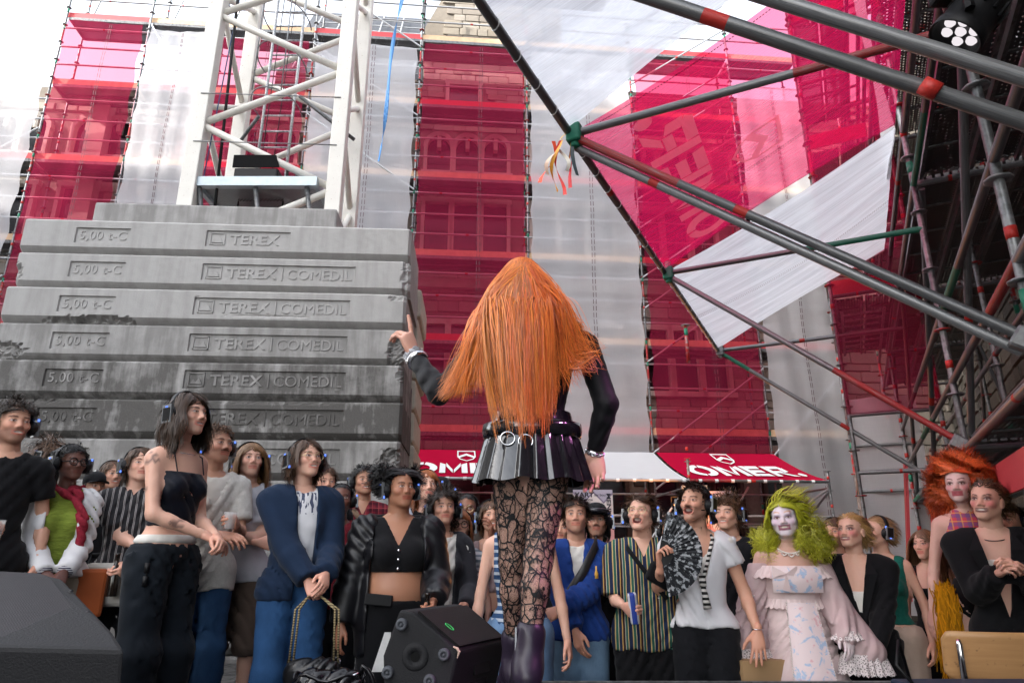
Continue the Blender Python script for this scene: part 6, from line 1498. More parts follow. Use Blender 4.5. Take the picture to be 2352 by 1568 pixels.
# 14-18
pr(980, 1080, 5.4, 'woman with shoulder length ginger hair in a grey blue shirt', seed=15, fem=True, skin=FAIR, hair=HGI, hairs=[H(WAVY, L=.2, curl=.006)], wear=[tee(BK, t=.01), shirt(cloth('grey_blue_shirt', (.30, .33, .38)), zv=1.2, vs=.4), pants(BKD)], hyaw=6)
pr(1013, 1100, 6.0, 'bearded man in a dark cap behind the ginger haired woman', seed=16, detail=0, skin=LIGHT, hair=HDB, hairs=[], beard=.8, smile=.4, head_extras=[('cap', ME_CAPB)], wear=[tee(BKD), pants(BK)])
p, j, s = pr(1020, 1131, 4.65, 'woman with short dark curls in a grey knitted cardigan, looking up', seed=17, fem=True, skin=LIGHT, hair=(.022, .013, .009), smile=.2, hairs=[H(CURLY, L=.11, curl=.013, fringe=.05)], wear=[tee(cloth('white_cotton', (.62, .60, .56)), t=.010), pants(BKD), jacket(cloth('charcoal_knit', (.03, .03, .036), weave=120), zb=.78, op=(.06, .05, 0), t=.026)],
   A=(-.1, -.2, .95), B=(.14, -.28, 1.02), handB=dict(pose='hold', palm=(-.8, 0, 0)), hyaw=0, pitch=9, extras=[('necklace', ring_chain(.060, 1.455, .002, M_BLACK, 'necklace', .05))])
held('drink_cup', cup_mesh('drink_cup', .027, .033, .11, [M_CLEAR, M_AMBER], .6), 'glass of amber drink held by the woman in the grey cardigan', 'cup', p, j, s, 'B', palm=(-.8, 0, 0), dz=-.09)
p, j, s = pr(1072, 1136, 5.15, 'man with glasses and tied back dark hair in a brownish grey shirt', seed=18, skin=BROWN, hair=HBK, beard=.25, hairs=[SLICK], glasses='wire', wear=[shirt(cloth('taupe_shirt', (.10, .085, .075))), pants(BKD)], B=(.2, -.25, 1.42), handB=dict(pose='relaxed', palm=(-.8, .2, 0), fwd=(0, -.1, 1)), hyaw=-10)
M_GST = striped('grey_white_stripe', [(0, (.52, .52, .54)), (.52, (.20, .23, .27))], .034, 'Z', .9, .01)
pr(1056, 1172, 4.85, 'woman with reddish hair and black glasses in a grey and white striped t-shirt', seed=19, fem=True, skin=FAIR, hair=(.30, .11, .045), hairs=[H(LONG, L=.2)], glasses='black', wear=[tee(M_GST), pants(cloth('grey_cotton', (.11, .12, .12)))], A=(.05, -.25, 1.05), handA=dict(pose='relaxed', palm=(0, .5, -.5)), hyaw=-4)
# 19 person hidden behind the performer
M_BST = striped('blue_white_stripe', [(0, (.03, .07, .16)), (.6, (.42, .46, .52))], .042, 'Z', .9, .008)
pr(1192, 1112, 4.3, 'person in a blue and white striped vest and jeans, mostly hidden by the performer', seed=20, fem=True, skin=FAIR, hair=HBR, hairs=[thin(WAVY)], w=1.05, bare=True, wear=[tank(M_BST, zb=.95, t=.014, armhole=.15), pants(denim('washed_denim', (.10, .17, .28)), .016, flare=.022)], A=(-.26, -.06, .85), B=(.28, -.06, .83), handA=dict(pose='fist', palm=(.5, .6, 0)))
pr(1130, 1150, 5.0, 'person in a tie dyed sleeveless shirt glimpsed left of the performer', seed=21, detail=0, skin=LIGHT, hair=HBR, hairs=[thin(SHAG)], wear=[tank(cloth('tie_dye', (.35, .25, .25))), pants(BKD)])
# 20 blue shirt
M_BLUE = cloth('royal_blue_shirt', (.012, .042, .20), .25)
p, j, s = pr(1321, 1145, 4.72, 'man with short dark hair in a royal blue shirt and pale jeans, bag strap across', seed=22, skin=LIGHT, hair=HDB, beard=.25, smile=.3, hairs=[H(SHORT, L=.055)], phones=False, wear=[tee(cloth('white_cotton', (.62, .60, .56)), t=.010, zb=1.02), pants(denim('pale_denim', (.13, .21, .31)), .016, flare=.022), dict(longs(M_BLUE, zb=.86, collar=True, neck='v', zv=1.10, vs=.14, t=.026, sleeve=.014, fold=.007))],
   A=(-.02, -.24, .90), B=(-.13, -.25, 1.06), handA=dict(pose='relaxed', palm=(.5, .5, 0), fwd=(.2, -.3, -.9)), handB=dict(pose='flat', palm=(0, .6, -.5)), poleB=(.9, .3, -.5), hyaw=5, turn=.4,
   extras=[('bag_strap', seg_band([(.13, .05, 1.49), (.12, -.10, 1.44), (.03, -.152, 1.28), (-.07, -.155, 1.14), (-.15, -.11, 1.05), (-.18, -.0, 1.0)], .055, .006, plain('dark_leather', (.02, .02, .022), .4), 'bag_strap'))])
tag(obj('lapel_pin', MB().lathe([(0, 0), (.012, 0), (.012, .03), (.005, .05), (.005, .075), (0, .075)], 10).mesh('lapel_pin', [plain('yellow_label', (.7, .38, .06), .3)], True), loc=world_of(p, s, (.115, -.155, 1.24))), 'small yellow bottle shaped pin on the blue shirt pocket', 'pin')
pr(1287, 1182, 5.5, 'person whose forehead shows behind the shoulder of the blue shirt', seed=23, detail=0, skin=LIGHT, hair=HBR, hairs=[thin(SHORT)], wear=[tee(BKD), pants(BK)])
gog = MB().tube([(.088*math.sin(t), .012-.112*math.cos(t), .062) for t in np.linspace(-1.5, 1.5, 21)], .020, 10)
pr(1369, 1160, 5.1, 'man in a black cap with goggles pushed up, thin moustache, black t-shirt', seed=24, skin=LIGHT, hair=HBK, mustache=.7, beard=.2, hairs=[H(thin(LONG), L=.16, line=.0)], head_extras=[('cap', ME_CAPB), ('goggles', gog.mesh('goggles', [plain('goggle_glass', (.02, .02, .025), .1, .1)], True))], wear=[tee(BK), pants(BK)], hyaw=4)
# 22 laughing man in striped shirt
M_MULT = striped('multicolour_stripe', [(0, (.012, .02, .055)), (.16, (.50, .36, .14)), (.22, (.02, .10, .075)), (.36, (.45, .38, .24)), (.40, (.012, .02, .055)), (.56, (.42, .26, .07)), (.62, (.03, .012, .015)), (.74, (.36, .35, .30)), (.78, (.02, .09, .075)), (.9, (.5, .36, .14)), (.94, (.012, .02, .055))], .105, 'X', .85, .01)
p, j, s = pr(1470, 1139, 4.58, 'laughing man with round glasses in a multicoloured striped shirt and black shorts', seed=25, skin=FAIR, hair=HBR, laugh=1.0, g=1.22, w=1.06, face=1.08, belly=.9, hairs=[H(SHORT, L=.075, comb=side, mess=.4)], glasses='wire', wear=[shirt(M_MULT, sl=.95, zb=.82, zv=1.36, t=.026), shorts(BK, .48)],
   A=(-.13, -.30, 1.08), B=(.27, -.10, .84), handA=dict(pose='hold', palm=(.8, 0, 0)), handB=dict(pose='relaxed', palm=(-.3, .7, 0)), pitch=14, hyaw=-4, turn=.3,
   extras=[('bag_strap', seg_band([(-.10, .05, 1.49), (-.10, -.11, 1.42), (0, -.165, 1.28), (.12, -.155, 1.12)], .028, .005, BK, 'bag_strap'))])
held('drink_can', ME_CAN, 'slim blue and silver drink can held by the laughing man in stripes', 'can', p, j, s, 'A', palm=(.8, 0, 0), dz=-.07, tilt=(.1, -.1, 0))
cb = tag(obj('crossbody_bag', bevel(MB().box((-.10, -.025, -.06), (.10, .025, .06)).mesh('crossbody_bag', [BK]), .022, 3), loc=world_of(p, s, (.10, -.20, 1.25)), rot=(0, .5, .2)), 'small black crossbody bag on the multicoloured striped shirt', 'bag')
pr(1541, 1186, 5.3, 'person with dark curls smiling behind the open fan', seed=26, skin=LIGHT, hair=HDB, smile=.4, hairs=[thin(CURLY)], wear=[tee(cloth('pale_grey_jersey', (.45, .45, .49))), pants(BKD)])
# 24 laughing man in white
M_WSAT = cloth('white_satin', (.66, .66, .69), .08, rough=.55)
p, j, s = pr(1592, 1114, 4.45, 'laughing man with moustache in a white sleeveless shirt and black trousers, fan raised', seed=27, bare=True, skin=LIGHT, hair=HDB, laugh=.9, mustache=.9, beard=.35, hairs=[H(SHORT, L=.06), H(thin(LONG), n=260, L=.2, line=-.02, Lf=lambda P: sstep(.0, .05, P[:, 1]))],
   wear=[tee(cloth('white_cotton', (.62, .60, .56)), t=.008, sl=.2, zb=1.05, neck='v', zv=1.30, vs=.8), dict(tee(M_WSAT, sl=.42), t=.018, sleeve=.010, zb=.93, neck='v', zv=1.12, vs=.30, name='shirt', fold=.008), pants(BKD, .028)],
   A=(-.235, -.22, 1.27), B=(.285, -.10, .92), poleA=(-.3, .3, -1), handA=dict(pose='hold', palm=(.5, -.5, .3), fwd=(.1, -.1, 1)), handB=dict(pose='spread', palm=(0, .9, -.2), fwd=(-.1, -.25, -.95)), pitch=13, hyaw=-8, turn=.25,
   extras=[('neck_cord', lambda s: MB().tube([Vector(q)*s for q in ((-.07, .05, 1.48), (-.085, -.06, 1.43), (-.04, -.125, 1.30), (0, -.15, 1.19))], .011*s, 8).tube([Vector(q)*s for q in ((.07, .05, 1.48), (.085, -.06, 1.43), (.04, -.125, 1.30), (0, -.15, 1.19))], .011*s, 8).tube([(0, -.155*s, 1.20*s), (.0, -.16*s, 1.16*s)], .02*s, 8).mesh('neck_cord', [striped('black_white_cord', [(0, (.6, .58, .55)), (.5, (.02, .02, .02))], .03, 'Z', .9, .02)], True)),
           ('tassel', lambda s: MB().tube([(0, -.16*s, 1.16*s), (.015*s, -.165*s, 1.04*s)], [.014*s, .024*s], 9).mesh('tassel', [striped('black_white_cord', [(0, (.6, .58, .55))], .03)], True)),
           ('bracelet', lambda s: MB().tube([Vector((j0:=(.285, -.10, .92)))*s+Vector((.03*math.cos(t), .03*math.sin(t), .012)) for t in np.linspace(0, 6.28, 15)], .0025, 5, cap=False).mesh('bracelet', [M_NECK]))])
# the fan
wA = world_of(p, s, j['WA']+np.array((.0, -.03, .075))); fan = thing('hand_fan', 'open black folding fan with pale floral print held up by the laughing man in white', 'fan', wA)
n = N('fan_print'); vo = n.n('TexVoronoi'); vo.inputs['Scale'].default_value = 40; n.l(n.coord(), vo.inputs[0]); M_FANP = n.end(n.bsdf(n.mix(n.ramp(n.noise(38, 3), [(.52, 0), (.56, 1)]), (.018, .02, .024), (.34, .36, .38)), .6, .3))
nf = 22; r0, r1 = .075, .245
for k in range(nf):
    a0 = R(76-158*k/nf); a1 = R(76-158*(k+1)/nf); am = (a0+a1)/2; zf = lambda a, r, d: Vector((r*math.cos(a), d, r*math.sin(a)))
    b = MB().add([zf(a0, r0, 0), zf(a0, r1, 0), zf(am, r1, -.010), zf(am, r0, -.005), zf(a1, r0, 0), zf(a1, r1, 0)], [(0,1,2,3), (3,2,5,4)]); obj('fan_leaf', b.mesh('fan_leaf', [M_FANP]), fan)
    b = MB(); q0, q1 = zf(a0, .0, .002+.0003*k), zf(a0, r1*.99, .002); sd = Vector((-math.sin(a0), 0, math.cos(a0)))
    b.add([q0-sd*.007, q0+sd*.007, zf(a0, r0*1.1, .002)+sd*.006, q1+sd*.0022, q1-sd*.0022, zf(a0, r0*1.1, .002)-sd*.006], [(0,1,2,5), (5,2,3,4)]); obj('fan_rib', b.mesh('fan_rib', [M_BLACK]), fan)
fan.rotation_euler = (-.05, 0, -.15)
pr(1668, 1143, 5.05, 'smiling young man with curly brown hair in a dark jacket behind the white shirt', seed=28, skin=FAIR, hair=HBR, smile=.8, hairs=[H(CURLY, L=.10, curl=.014)], wear=[tee(BKD, sl=.95), pants(BKD)], hyaw=-6)
# ---------------------------------------------------------------- performers in the crowd
def ruffle(name, cen, rx, ry, drop, amp, waves, m, rows=4, flare=.03, a0=0, a1=2*math.pi, tilt=0, seed=0):
    rn = random.Random(seed); nn = waves*8; vs = []; fs_ = []
    for r_ in range(rows+1):
        t = r_/rows
        for k in range(nn+1):
            a = a0+(a1-a0)*k/nn; w = amp*t*math.sin(waves*2*math.pi*k/nn+.7*math.sin(k*.31+seed)); e = flare*t+w
            vs.append((cen[0]+(rx+e)*math.sin(a), cen[1]-(ry+e)*math.cos(a), cen[2]-drop*t+tilt*math.sin(a)+.006*t*math.sin(waves*4*math.pi*k/nn)))
    for r_ in range(rows):
        for k in range(nn): q = r_*(nn+1)+k; fs_.append((q, q+1, q+nn+2, q+nn+1))
    return MB().add(vs, fs_).mesh(name, [m], True)
n = N('pink_satin'); nz = n.noise(4, 4); M_PINK = n.end(n.bsdf(n.mix(nz, (.55, .42, .42), (.70, .57, .56)), .45, .35, bump=n.noise(7, 4), bstr=.3, bdist=.01, Sheen_Weight=.3))
n = N('sheer_pink_chiffon'); nz = n.noise(5, 4); trn = n.n('BsdfTransparent'); M_CHIF = n.end(n.mixs(.78, trn.outputs[0], n.bsdf(n.mix(nz, (.46, .32, .33), (.66, .52, .52)), .7, .2)))
n = N('white_lace'); vo = n.n('TexVoronoi', feature='DISTANCE_TO_EDGE'); vo.inputs['Scale'].default_value = 75; n.l(n.coord(), vo.inputs[0]); trn = n.n('BsdfTransparent')
M_LACE = n.end(n.mixs(n.ramp(vo.outputs['Distance'], [(.10, 1), (.22, .35)]), trn.outputs[0], n.bsdf((.66, .60, .60), .8, .2)))
n = N('embroidered_panel'); nz = n.noise(13, 5, None, .6, 1.5); c = n.mix(n.ramp(nz, [(.55, 0), (.60, 1)]), (.66, .55, .56), (.34, .44, .60)); c = n.mix(n.ramp(n.noise(17, 3), [(.62, 0), (.66, .7)]), c, (.60, .30, .33))
M_EMB = n.end(n.bsdf(c, .5, .3, bump=nz, bstr=.4, bdist=.004))
M_PEARL = plain('pearl', (.72, .66, .62), .25, .05)
MKW = dict(base=(.66, .60, .66), blush=(.50, .25, .42), blush_a=.35, shadow=(.10, .06, .14), lip=(.16, .008, .05), brow=(.55, .30, .16), brow_z=.012, biglip=True)
LIME = (.36, .37, .02)
def lerp_hair(P): return np.stack([np.sign(P[:, 0]+.01)*.9, P[:, 1]*0-.05, P[:, 2]*0-.2], 1)
qx = dict(px=1796, top=1152, Y=4.55, label='drag performer with lime green wig, white face and pale pink ruffled lace dress', group=CROWD, seed=40, fem=True, bare=True, skin=(.55, .34, .27), hair=LIME, g=1.15, w=1.08, bust=1.0, face=1.12, makeup=MKW, smile=.55, hs=1.06, phones=False,
  hairs=[dict(n=4200, L=.215, S=18, g=1.5, lift=.22, comb=lerp_hair, vol=.24, v0=.12, w=.0042, mess=.04, curl=.013, freq=1.5, tip=(.52, .52, .05), fringe=.062, K=30, yc=-.07, wob=.02), dict(n=600, L=.15, S=12, g=.15, lift=.5, down=0, comb=lambda P: np.stack([P[:, 0]*0+.8, P[:, 1]*0+.2, P[:, 2]*0+.1], 1), vol=.5, v0=.2, w=.007, mess=.05, curl=.024, freq=.9, line=.085, tip=(.5, .5, .05), K=14, fringe=.06),
         dict(n=1500, L=.12, S=20, g=.5, lift=.5, curl=.020, freq=1.6, vol=.5, w=.004, mess=.15, cen=(-.125, .01, -.11), rr=(.045, .04, .06), face=False, tip=(.55, .54, .06), K=16, wob=.03), dict(n=1600, L=.12, S=20, g=.5, lift=.5, curl=.020, freq=1.6, vol=.5, w=.004, mess=.15, cen=(.14, .01, -.12), rr=(.055, .04, .06), face=False, tip=(.55, .54, .06), K=18, wob=.03)],
  A=(-.31, -.05, .86), B=(.22, -.24, .95), handA=dict(pose='relaxed', col=(.55, .48, .48)), handB=dict(pose='relaxed', palm=(-.3, .5, -.4), col=(.62, .56, .58)), hyaw=16, turn=.3, pitch=5, roll=-5, shoem=plain('pale_shoe', (.6, .5, .5)))
j0 = skeleton(qx)
qx['wear'] = [dict(name='dress', parts=('torso',), t=.020, zt=1.335, zb=.56, neck=None, m=M_PINK, fold=.008, h=.0125, extra=[cap((0, .01, 1.08), (0, .01, .50), .16, .335, .05)], hem=.01),
   dict(name='sleeve', parts=(), neck=None, zt=1.36, zb=.5, m=M_CHIF, fold=.010, h=.0125, extra=[cap(j0['SA']+np.array((-.01, 0, -.07)), j0['EA'], .075, .085, .03), cap(j0['EA'], j0['WA']+np.array((0, 0, .02)), .085, .125, .03)], cuts=[lambda X, Y, Z: X+.12+0*Y+0*Z, lambda X, Y, Z: .80-Z+0*X+0*Y]),
   dict(name='sleeve', parts=(), neck=None, zt=1.36, zb=.5, m=M_CHIF, fold=.010, h=.0125, extra=[cap(j0['SB']+np.array((.01, 0, -.07)), j0['EB'], .075, .085, .03), cap(j0['EB'], j0['WB'], .085, .07, .03), cap(j0['EB']+np.array((.02, 0, -.05)), j0['WB']+np.array((.12, .05, -.10)), .09, .11, .04)], cuts=[lambda X, Y, Z: .12-X+0*Y+0*Z])]
qx['extras'] = [('ruffle', lambda s: ruffle('ruffle', (0, .0, 1.345*s), .205*s, .135*s, .075*s, .014*s, 26, M_PINK, flare=.05*s)), ('ruffle', lambda s: ruffle('ruffle', (0, -.005, 1.145*s), .172*s, .152*s, .055*s, .010*s, 30, M_PINK, flare=.022*s)),
   ('lace_hem', lambda s: ruffle('lace_hem', (0, .01, .575*s), .315*s, .315*s, .085*s, .016*s, 34, M_LACE, flare=.02*s)), ('lace_hem', lambda s: ruffle('lace_hem', (0, .02, .52*s), .30*s, .30*s, .085*s, .02*s, 30, M_LACE, flare=.03*s)),
   ('lace_cuff', lambda s: ruffle('lace_cuff', tuple((j0['WA']+np.array((0, 0, -.02)))*s), .125*s, .125*s, .10*s, .014*s, 20, M_LACE, flare=.02*s)), ('lace_cuff', lambda s: ruffle('lace_cuff', tuple((j0['WB']+np.array((.10, .05, -.10)))*s), .12*s, .10*s, .11*s, .016*s, 20, M_LACE, flare=.03*s)), ('lace_cuff', lambda s: ruffle('lace_cuff', tuple((j0['WB']+np.array((.01, 0, .03)))*s), .055*s, .055*s, .05*s, .01*s, 14, M_LACE, flare=.03*s)),
   ('apron_panel', lambda s: grid_mesh('apron_panel', lambda u, v: Vector(((.085+.045*v)*(2*u-1)*(1 if v < .82 else max(0.0, 1-(v-.82)*4.2)), -(.178+.165*v+.03*math.cos((2*u-1)*1.4)), 1.13-.56*v))*s, 14, 24, M_EMB)),
   ('bodice_panel', lambda s: grid_mesh('bodice_panel', lambda u, v: Vector((.15*(2*u-1), -.150-.035*math.cos((2*u-1)*1.5)-.02*math.sin(v*3.1), 1.335-.15*v))*s, 14, 8, M_EMB)),
   ('bow', lambda s: MB().add([Vector(q)*s for q in ((-.07, -.20, 1.30), (-.15, -.19, 1.345), (-.15, -.19, 1.275), (.0, -.19, 1.345), (.01, -.19, 1.27), (-.10, -.195, 1.20), (-.05, -.195, 1.19), (-.07, -.215, 1.30))], [(0,1,2), (7,2,1), (0,4,3), (7,3,4), (0,5,6), (7,6,5)]).mesh('bow', [M_PINK])),
   ('necklace', lambda s: [b_ := MB()] and ([b_.lathe([(0, -.006), (.005, -.003), (.006, 0), (.005, .003), (0, .006)], 8, 0, Matrix.Translation(((.075*math.sin(t))*s, (-.01-.085*math.cos(t))*s, (1.465-.045*math.cos(t)-dz*abs(math.cos(t*5)))*s))) for t in np.linspace(-1.6, 1.6, 31) for dz in (0, .02)] and b_.mesh('necklace', [M_PEARL], True))),
   *[('pearl_trim', lambda s, sg=sg: [b_ := MB()] and ([b_.lathe([(0, -.005), (.005, 0), (0, .005)], 6, 0, Matrix.Translation((sg*(.087+.045*v)*s*(1 if v < .82 else max(0, 1-(v-.82)*4.2)), -(.19+.165*v)*s, (1.13-.56*v)*s))) for v in np.linspace(0, 1, 42)] and b_.mesh('pearl_trim', [M_PEARL], True))) for sg in (-1, 1)]]
make_person(qx)
tag(obj('paper_bag', MB().box((-.17, -.06, 0), (.17, .06, .42)).mesh('paper_bag', [plain('kraft_paper', (.38, .24, .12), .8, .15, 4)]), loc=(at(1745, 1540, 4.5).x, 4.42, .36), rot=(0, 0, .2)), 'brown paper bag beside the pink lace dress', 'bag')
pr(1912, 1190, 5.4, 'man with brown hair and moustache in a white t-shirt beside the blond suited performer', seed=41, skin=LIGHT, hair=HBR, mustache=.8, beard=.45, hairs=[thin(SHAG)], wear=[tee(cloth('white_cotton', (.62, .60, .56))), pants(BKD)])
MKK = dict(base=(.66, .40, .30), blush=(.55, .10, .12), blush_a=.75, shadow=(.02, .012, .03), lip=(.20, .02, .05), brow=(.015, .01, .01))
MKR = dict(base=(.66, .50, .46), blush=(.62, .12, .16), blush_a=.6, shadow=(.02, .02, .03), lip=(.30, .008, .04), brow=(.05, .01, .01), brow_z=.008, biglip=True)
LAP = lambda s: MB().add([Vector(q)*s for q in ((-.085, -.075, 1.465), (-.135, -.145, 1.36), (-.012, -.168, 1.02), (-.066, -.148, 1.36), (.085, -.075, 1.465), (.135, -.145, 1.36), (.012, -.168, 1.02), (.066, -.148, 1.36))], [(0,1,2,3), (7,6,5,4)]).mesh('lapel', [BKS])
p, j, s = pr(1949, 1181, 4.55, 'drag king with slicked blond hair and made up eyes in an oversized black suit', seed=42, skin=FAIR, hair=(.40, .24, .09), fem=True, bust=.3, makeup=MKK, phones=False, w=1.12, hairs=[H(SLICK, n=1500, L=.13, vol=.18, curl=.012, freq=1.2)], pitch=9, hyaw=-2,
   wear=[pants(BKS, .018, flare=.02), dict(jacket(BKS, zb=.70, op=(.0, .0, 0), t=.030, sleeve=.006), zv=1.08, vs=.20, open=None, collar=False, fold=.006), dict(name='vest_top', parts=('torso',), t=.010, zt=1.25, zb=1.0, neck=None, m=cloth('white_cotton', (.62, .60, .56)), fold=.003)],
   A=(.0, -.23, .90), B=(.07, -.25, .92), handA=dict(pose='relaxed', palm=(.2, .6, -.4)), handB=dict(pose='relaxed', palm=(-.2, .6, -.4)), extras=[('lapel', LAP)])
p, j, s = pr(2010, 1186, 4.95, 'woman with pulled back blond hair in a green lace top and beige trousers', seed=43, fem=True, bare=True, skin=FAIR, hair=HBL, bust=1.0, hairs=[H(SLICK, n=1200)], hyaw=-30, pitch=8, turn=.5, wear=[tank(cloth('green_lace', (.010, .11, .085), .4, 60), zb=1.0, armhole=.15, nz=1.42), pants(cloth('beige_linen', (.40, .31, .25)), .03)],
   A=(-.02, -.22, 1.30), B=(.24, .0, .88), handA=dict(pose='fist', palm=(.2, .6, 0), fwd=(0, -.1, 1)))
pr(2118, 1216, 5.15, 'woman with long light brown hair in a black vest top, arms at her sides', seed=44, fem=True, bare=True, skin=FAIR, hair=(.17, .09, .045), bust=1.05, g=1.08, phones=False, hairs=[H(LONG, L=.36)], wear=[tank(BK, zb=.95, nz=1.30), pants(BKD, .03)], hyaw=-6, pitch=2)
# red wig
M_MAD = plaid('madras_check', (.50, .06, .09), (.10, .08, .22), (.60, .36, .08), .055)
RED = (.42, .045, .012)
p, j, s = pr(2194, 1074, 4.62, 'drag performer with a huge curly red wig and checked halter top, bare legs', seed=45, fem=True, bare=True, skin=(.64, .40, .33), hair=RED, bust=.4, makeup=MKR, phones=False, hip=1.05, hyaw=14, pitch=4, gz=.12,
   hairs=[dict(n=4600, L=.125, S=20, g=.35, lift=.75, down=0, comb=lambda P: np.stack([P[:, 0]*5, P[:, 1]*0+.25, P[:, 2]*0+.25], 1), vol=.8, v0=.3, w=.004, mess=.08, curl=.022, freq=1.9, tip=(.62, .13, .03), fringe=.075, face=True, line=.066, K=60, yc=-.065, wob=.03), dict(n=1800, L=.13, S=18, g=.7, lift=.8, curl=.020, freq=1.9, vol=.6, w=.004, mess=.12, cen=(-.11, .05, -.05), rr=(.045, .05, .09), face=False, tip=(.6, .12, .03), K=26, yc=-.02, wob=.03), dict(n=1600, L=.12, S=18, g=.6, lift=.8, curl=.020, freq=1.9, vol=.6, w=.004, mess=.12, cen=(.115, .05, -.0), rr=(.045, .05, .09), face=False, tip=(.6, .12, .03), K=24, yc=-.02, wob=.03)],
   wear=[dict(name='halter_top', parts=('torso',), t=.009, zt=1.49, zb=1.16, neck=None, m=M_MAD, fold=.004, cuts=[lambda X, Y, Z: np.abs(X)-(.15-np.clip(Z-1.28, 0, 1)*.42)+0*Y]), dict(name='briefs', parts=('torso', 'thA:.25', 'thB:.25'), t=.008, zt=1.08, zb=.80, neck=None, m=BK, fold=.003, cuts=[lambda X, Y, Z: .90-Z-.0+np.abs(X)*.9-.13+0*Y])],
   A=(-.27, -.04, .87), B=(.26, .0, .9), handA=dict(pose='flat', palm=(.6, .5, 0)))
mb_ = rng_ = np.random.RandomState(4); base_ = np.array(world_of(p, s, (-.19, -.10, 1.0))); nst = 500
P0 = base_+rng_.normal(0, .022, (nst, 3)); tt = np.linspace(0, 1, 9)[None, :, None]; L_ = rng_.uniform(.25, .55, (nst, 1, 1)); dv = np.concatenate([rng_.normal(-.03, .07, (nst, 1, 1)), rng_.normal(0, .06, (nst, 1, 1)), np.full((nst, 1, 1), -1.0)], 2)
Pt = P0[:, None]+dv*L_*tt+.012*np.sin(tt*9+rng_.uniform(0, 6, (nst, 1, 3)))
rd = np.tile(np.array((0., -1, 0)), (nst, 9, 1)); V, Q, C = ribbons(Pt, .008, np.array((.62, .27, .01))*rng_.uniform(.5, 1.3, (nst, 1)), rd, 'fur')
tag(obj('fur_tail', np_mesh('fur_tail', V, Q, [M_HAIR], C)), 'orange fur tail hanging from the hip beside bare legs', 'fur tail')
# right suit
p, j, s = pr(2256, 1106, 4.25, 'grinning drag king with a dark quiff and painted face in an open black suit', seed=46, skin=(.62, .38, .29), hair=(.035, .022, .014), makeup=dict(MKK, lip=(.06, .008, .015)), smile=.8, phones=False, w=1.15, hairs=[H(SLICK, n=1400, L=.13, vol=.26, curl=.012, freq=1.2, tip=(.22, .12, .05))], hyaw=10, roll=4,
   wear=[dict(name='vest_top', parts=('torso',), t=.009, zt=1.31, zb=1.22, neck=None, m=cloth('white_cotton', (.62, .60, .56)), fold=.003), pants(BKS, .018, flare=.02), dict(jacket(BKS, zb=.62, t=.030, sleeve=.006), zv=.98, vs=.17, open=None, collar=False, fold=.006)],
   A=(-.02, -.30, 1.24), B=(.07, -.30, 1.25), handA=dict(pose='pinch', palm=(.4, .4, -.5)), handB=dict(pose='pinch', palm=(-.4, .4, -.5)), extras=[('lapel', LAP), ('necklace', ring_chain(.064, 1.455, .003, plain('dark_chain', (.1, .1, .1), .3, metal=1), 'necklace', .045))])
pr(2312, 1160, 5.0, 'person with headphones almost hidden behind the grinning suited performer', seed=47, detail=0, skin=LIGHT, hair=HDB, hairs=[thin(SHORT)], wear=[tee(BK), pants(BK)])
# ================================================================ THE PERFORMER
PB = Vector((.082, 2.70, STAGE+.085)); PSc = 1.035
def PL(px, py, Y):                                   # measured point -> performer's own frame (she faces away from the camera)
    w = at(px, py, Y)-PB; return np.array((-w.x, -w.y, w.z))/PSc
jt = dict(SB=PL(1112, 792, 2.70), EB=PL(1008, 902, 2.62), WB=PL(952, 818, 2.78), SA=PL(1345, 792, 2.70), EA=PL(1393, 928, 2.64), WA=PL(1366, 1036, 2.72),
          HB=PL(1178, 1065, 2.70), KB=PL(1178, 1290, 2.74), FB=PL(1184, 1510, 2.88), TB=PL(1165, 1560, 3.05), HA=PL(1262, 1065, 2.68), KA=PL(1236, 1285, 2.60), FA=PL(1212, 1512, 2.52), TA=PL(1196, 1560, 2.66))
hcen = PL(1196, 668, 2.70)
M_LEO = cloth('black_leotard', (.0045, .0045, .006), .3, 14, .6); M_LEO2 = None
n = N('black_vinyl'); nz = n.noise(7, 5); M_VINYL = n.end(n.bsdf((.006, .006, .008), n.ramp(nz, [(.3, .08), (.75, .22)]), .6, bump=nz, bstr=.35, bdist=.02, Coat_Weight=.6, Coat_Roughness=.05))
n = N('lace_tights'); vo = n.n('TexVoronoi', feature='DISTANCE_TO_EDGE'); co = n.coord('Object', (1, 1, .72)); nn_ = n.n('TexNoise'); nn_.inputs['Scale'].default_value = 14; n.l(co, nn_.inputs['Vector'])
ad = n.n('VectorMath', operation='MULTIPLY_ADD'); n.l(nn_.outputs['Color'], ad.inputs[0]); ad.inputs[1].default_value = (.05, .05, .05); n.l(co, ad.inputs[2]); n.l(ad.outputs[0], vo.inputs['Vector']); vo.inputs['Scale'].default_value = 30
v3 = n.n('TexVoronoi', feature='DISTANCE_TO_EDGE'); v3.inputs['Scale'].default_value = 62; n.l(ad.outputs[0], v3.inputs['Vector'])
v2 = n.n('TexVoronoi', feature='DISTANCE_TO_EDGE'); v2.inputs['Scale'].default_value = 260; n.l(n.coord(), v2.inputs['Vector'])
lines = n.math('MAXIMUM', n.ramp(vo.outputs['Distance'], [(.045, 1), (.08, 0)]), n.math('MULTIPLY', n.ramp(v3.outputs['Distance'], [(.04, 1), (.08, 0)]), n.ramp(n.noise(22, 2), [(.42, 0), (.5, 1)])))
patch = n.ramp(n.noise(19, 3), [(.60, 0), (.66, .85)])
cv = n.math('MAXIMUM', n.math('MAXIMUM', lines, patch), n.ramp(v2.outputs['Distance'], [(.05, .55), (.16, .06)]))
trn = n.n('BsdfTransparent'); M_LACEB = n.end(n.mixs(cv, trn.outputs[0], n.bsdf((.006, .006, .007), .6, .3)))
M_BOOT = plain('dark_purple_leather', (.016, .010, .022), .38, .3, 25, bump=.4)
skirt_m = {}
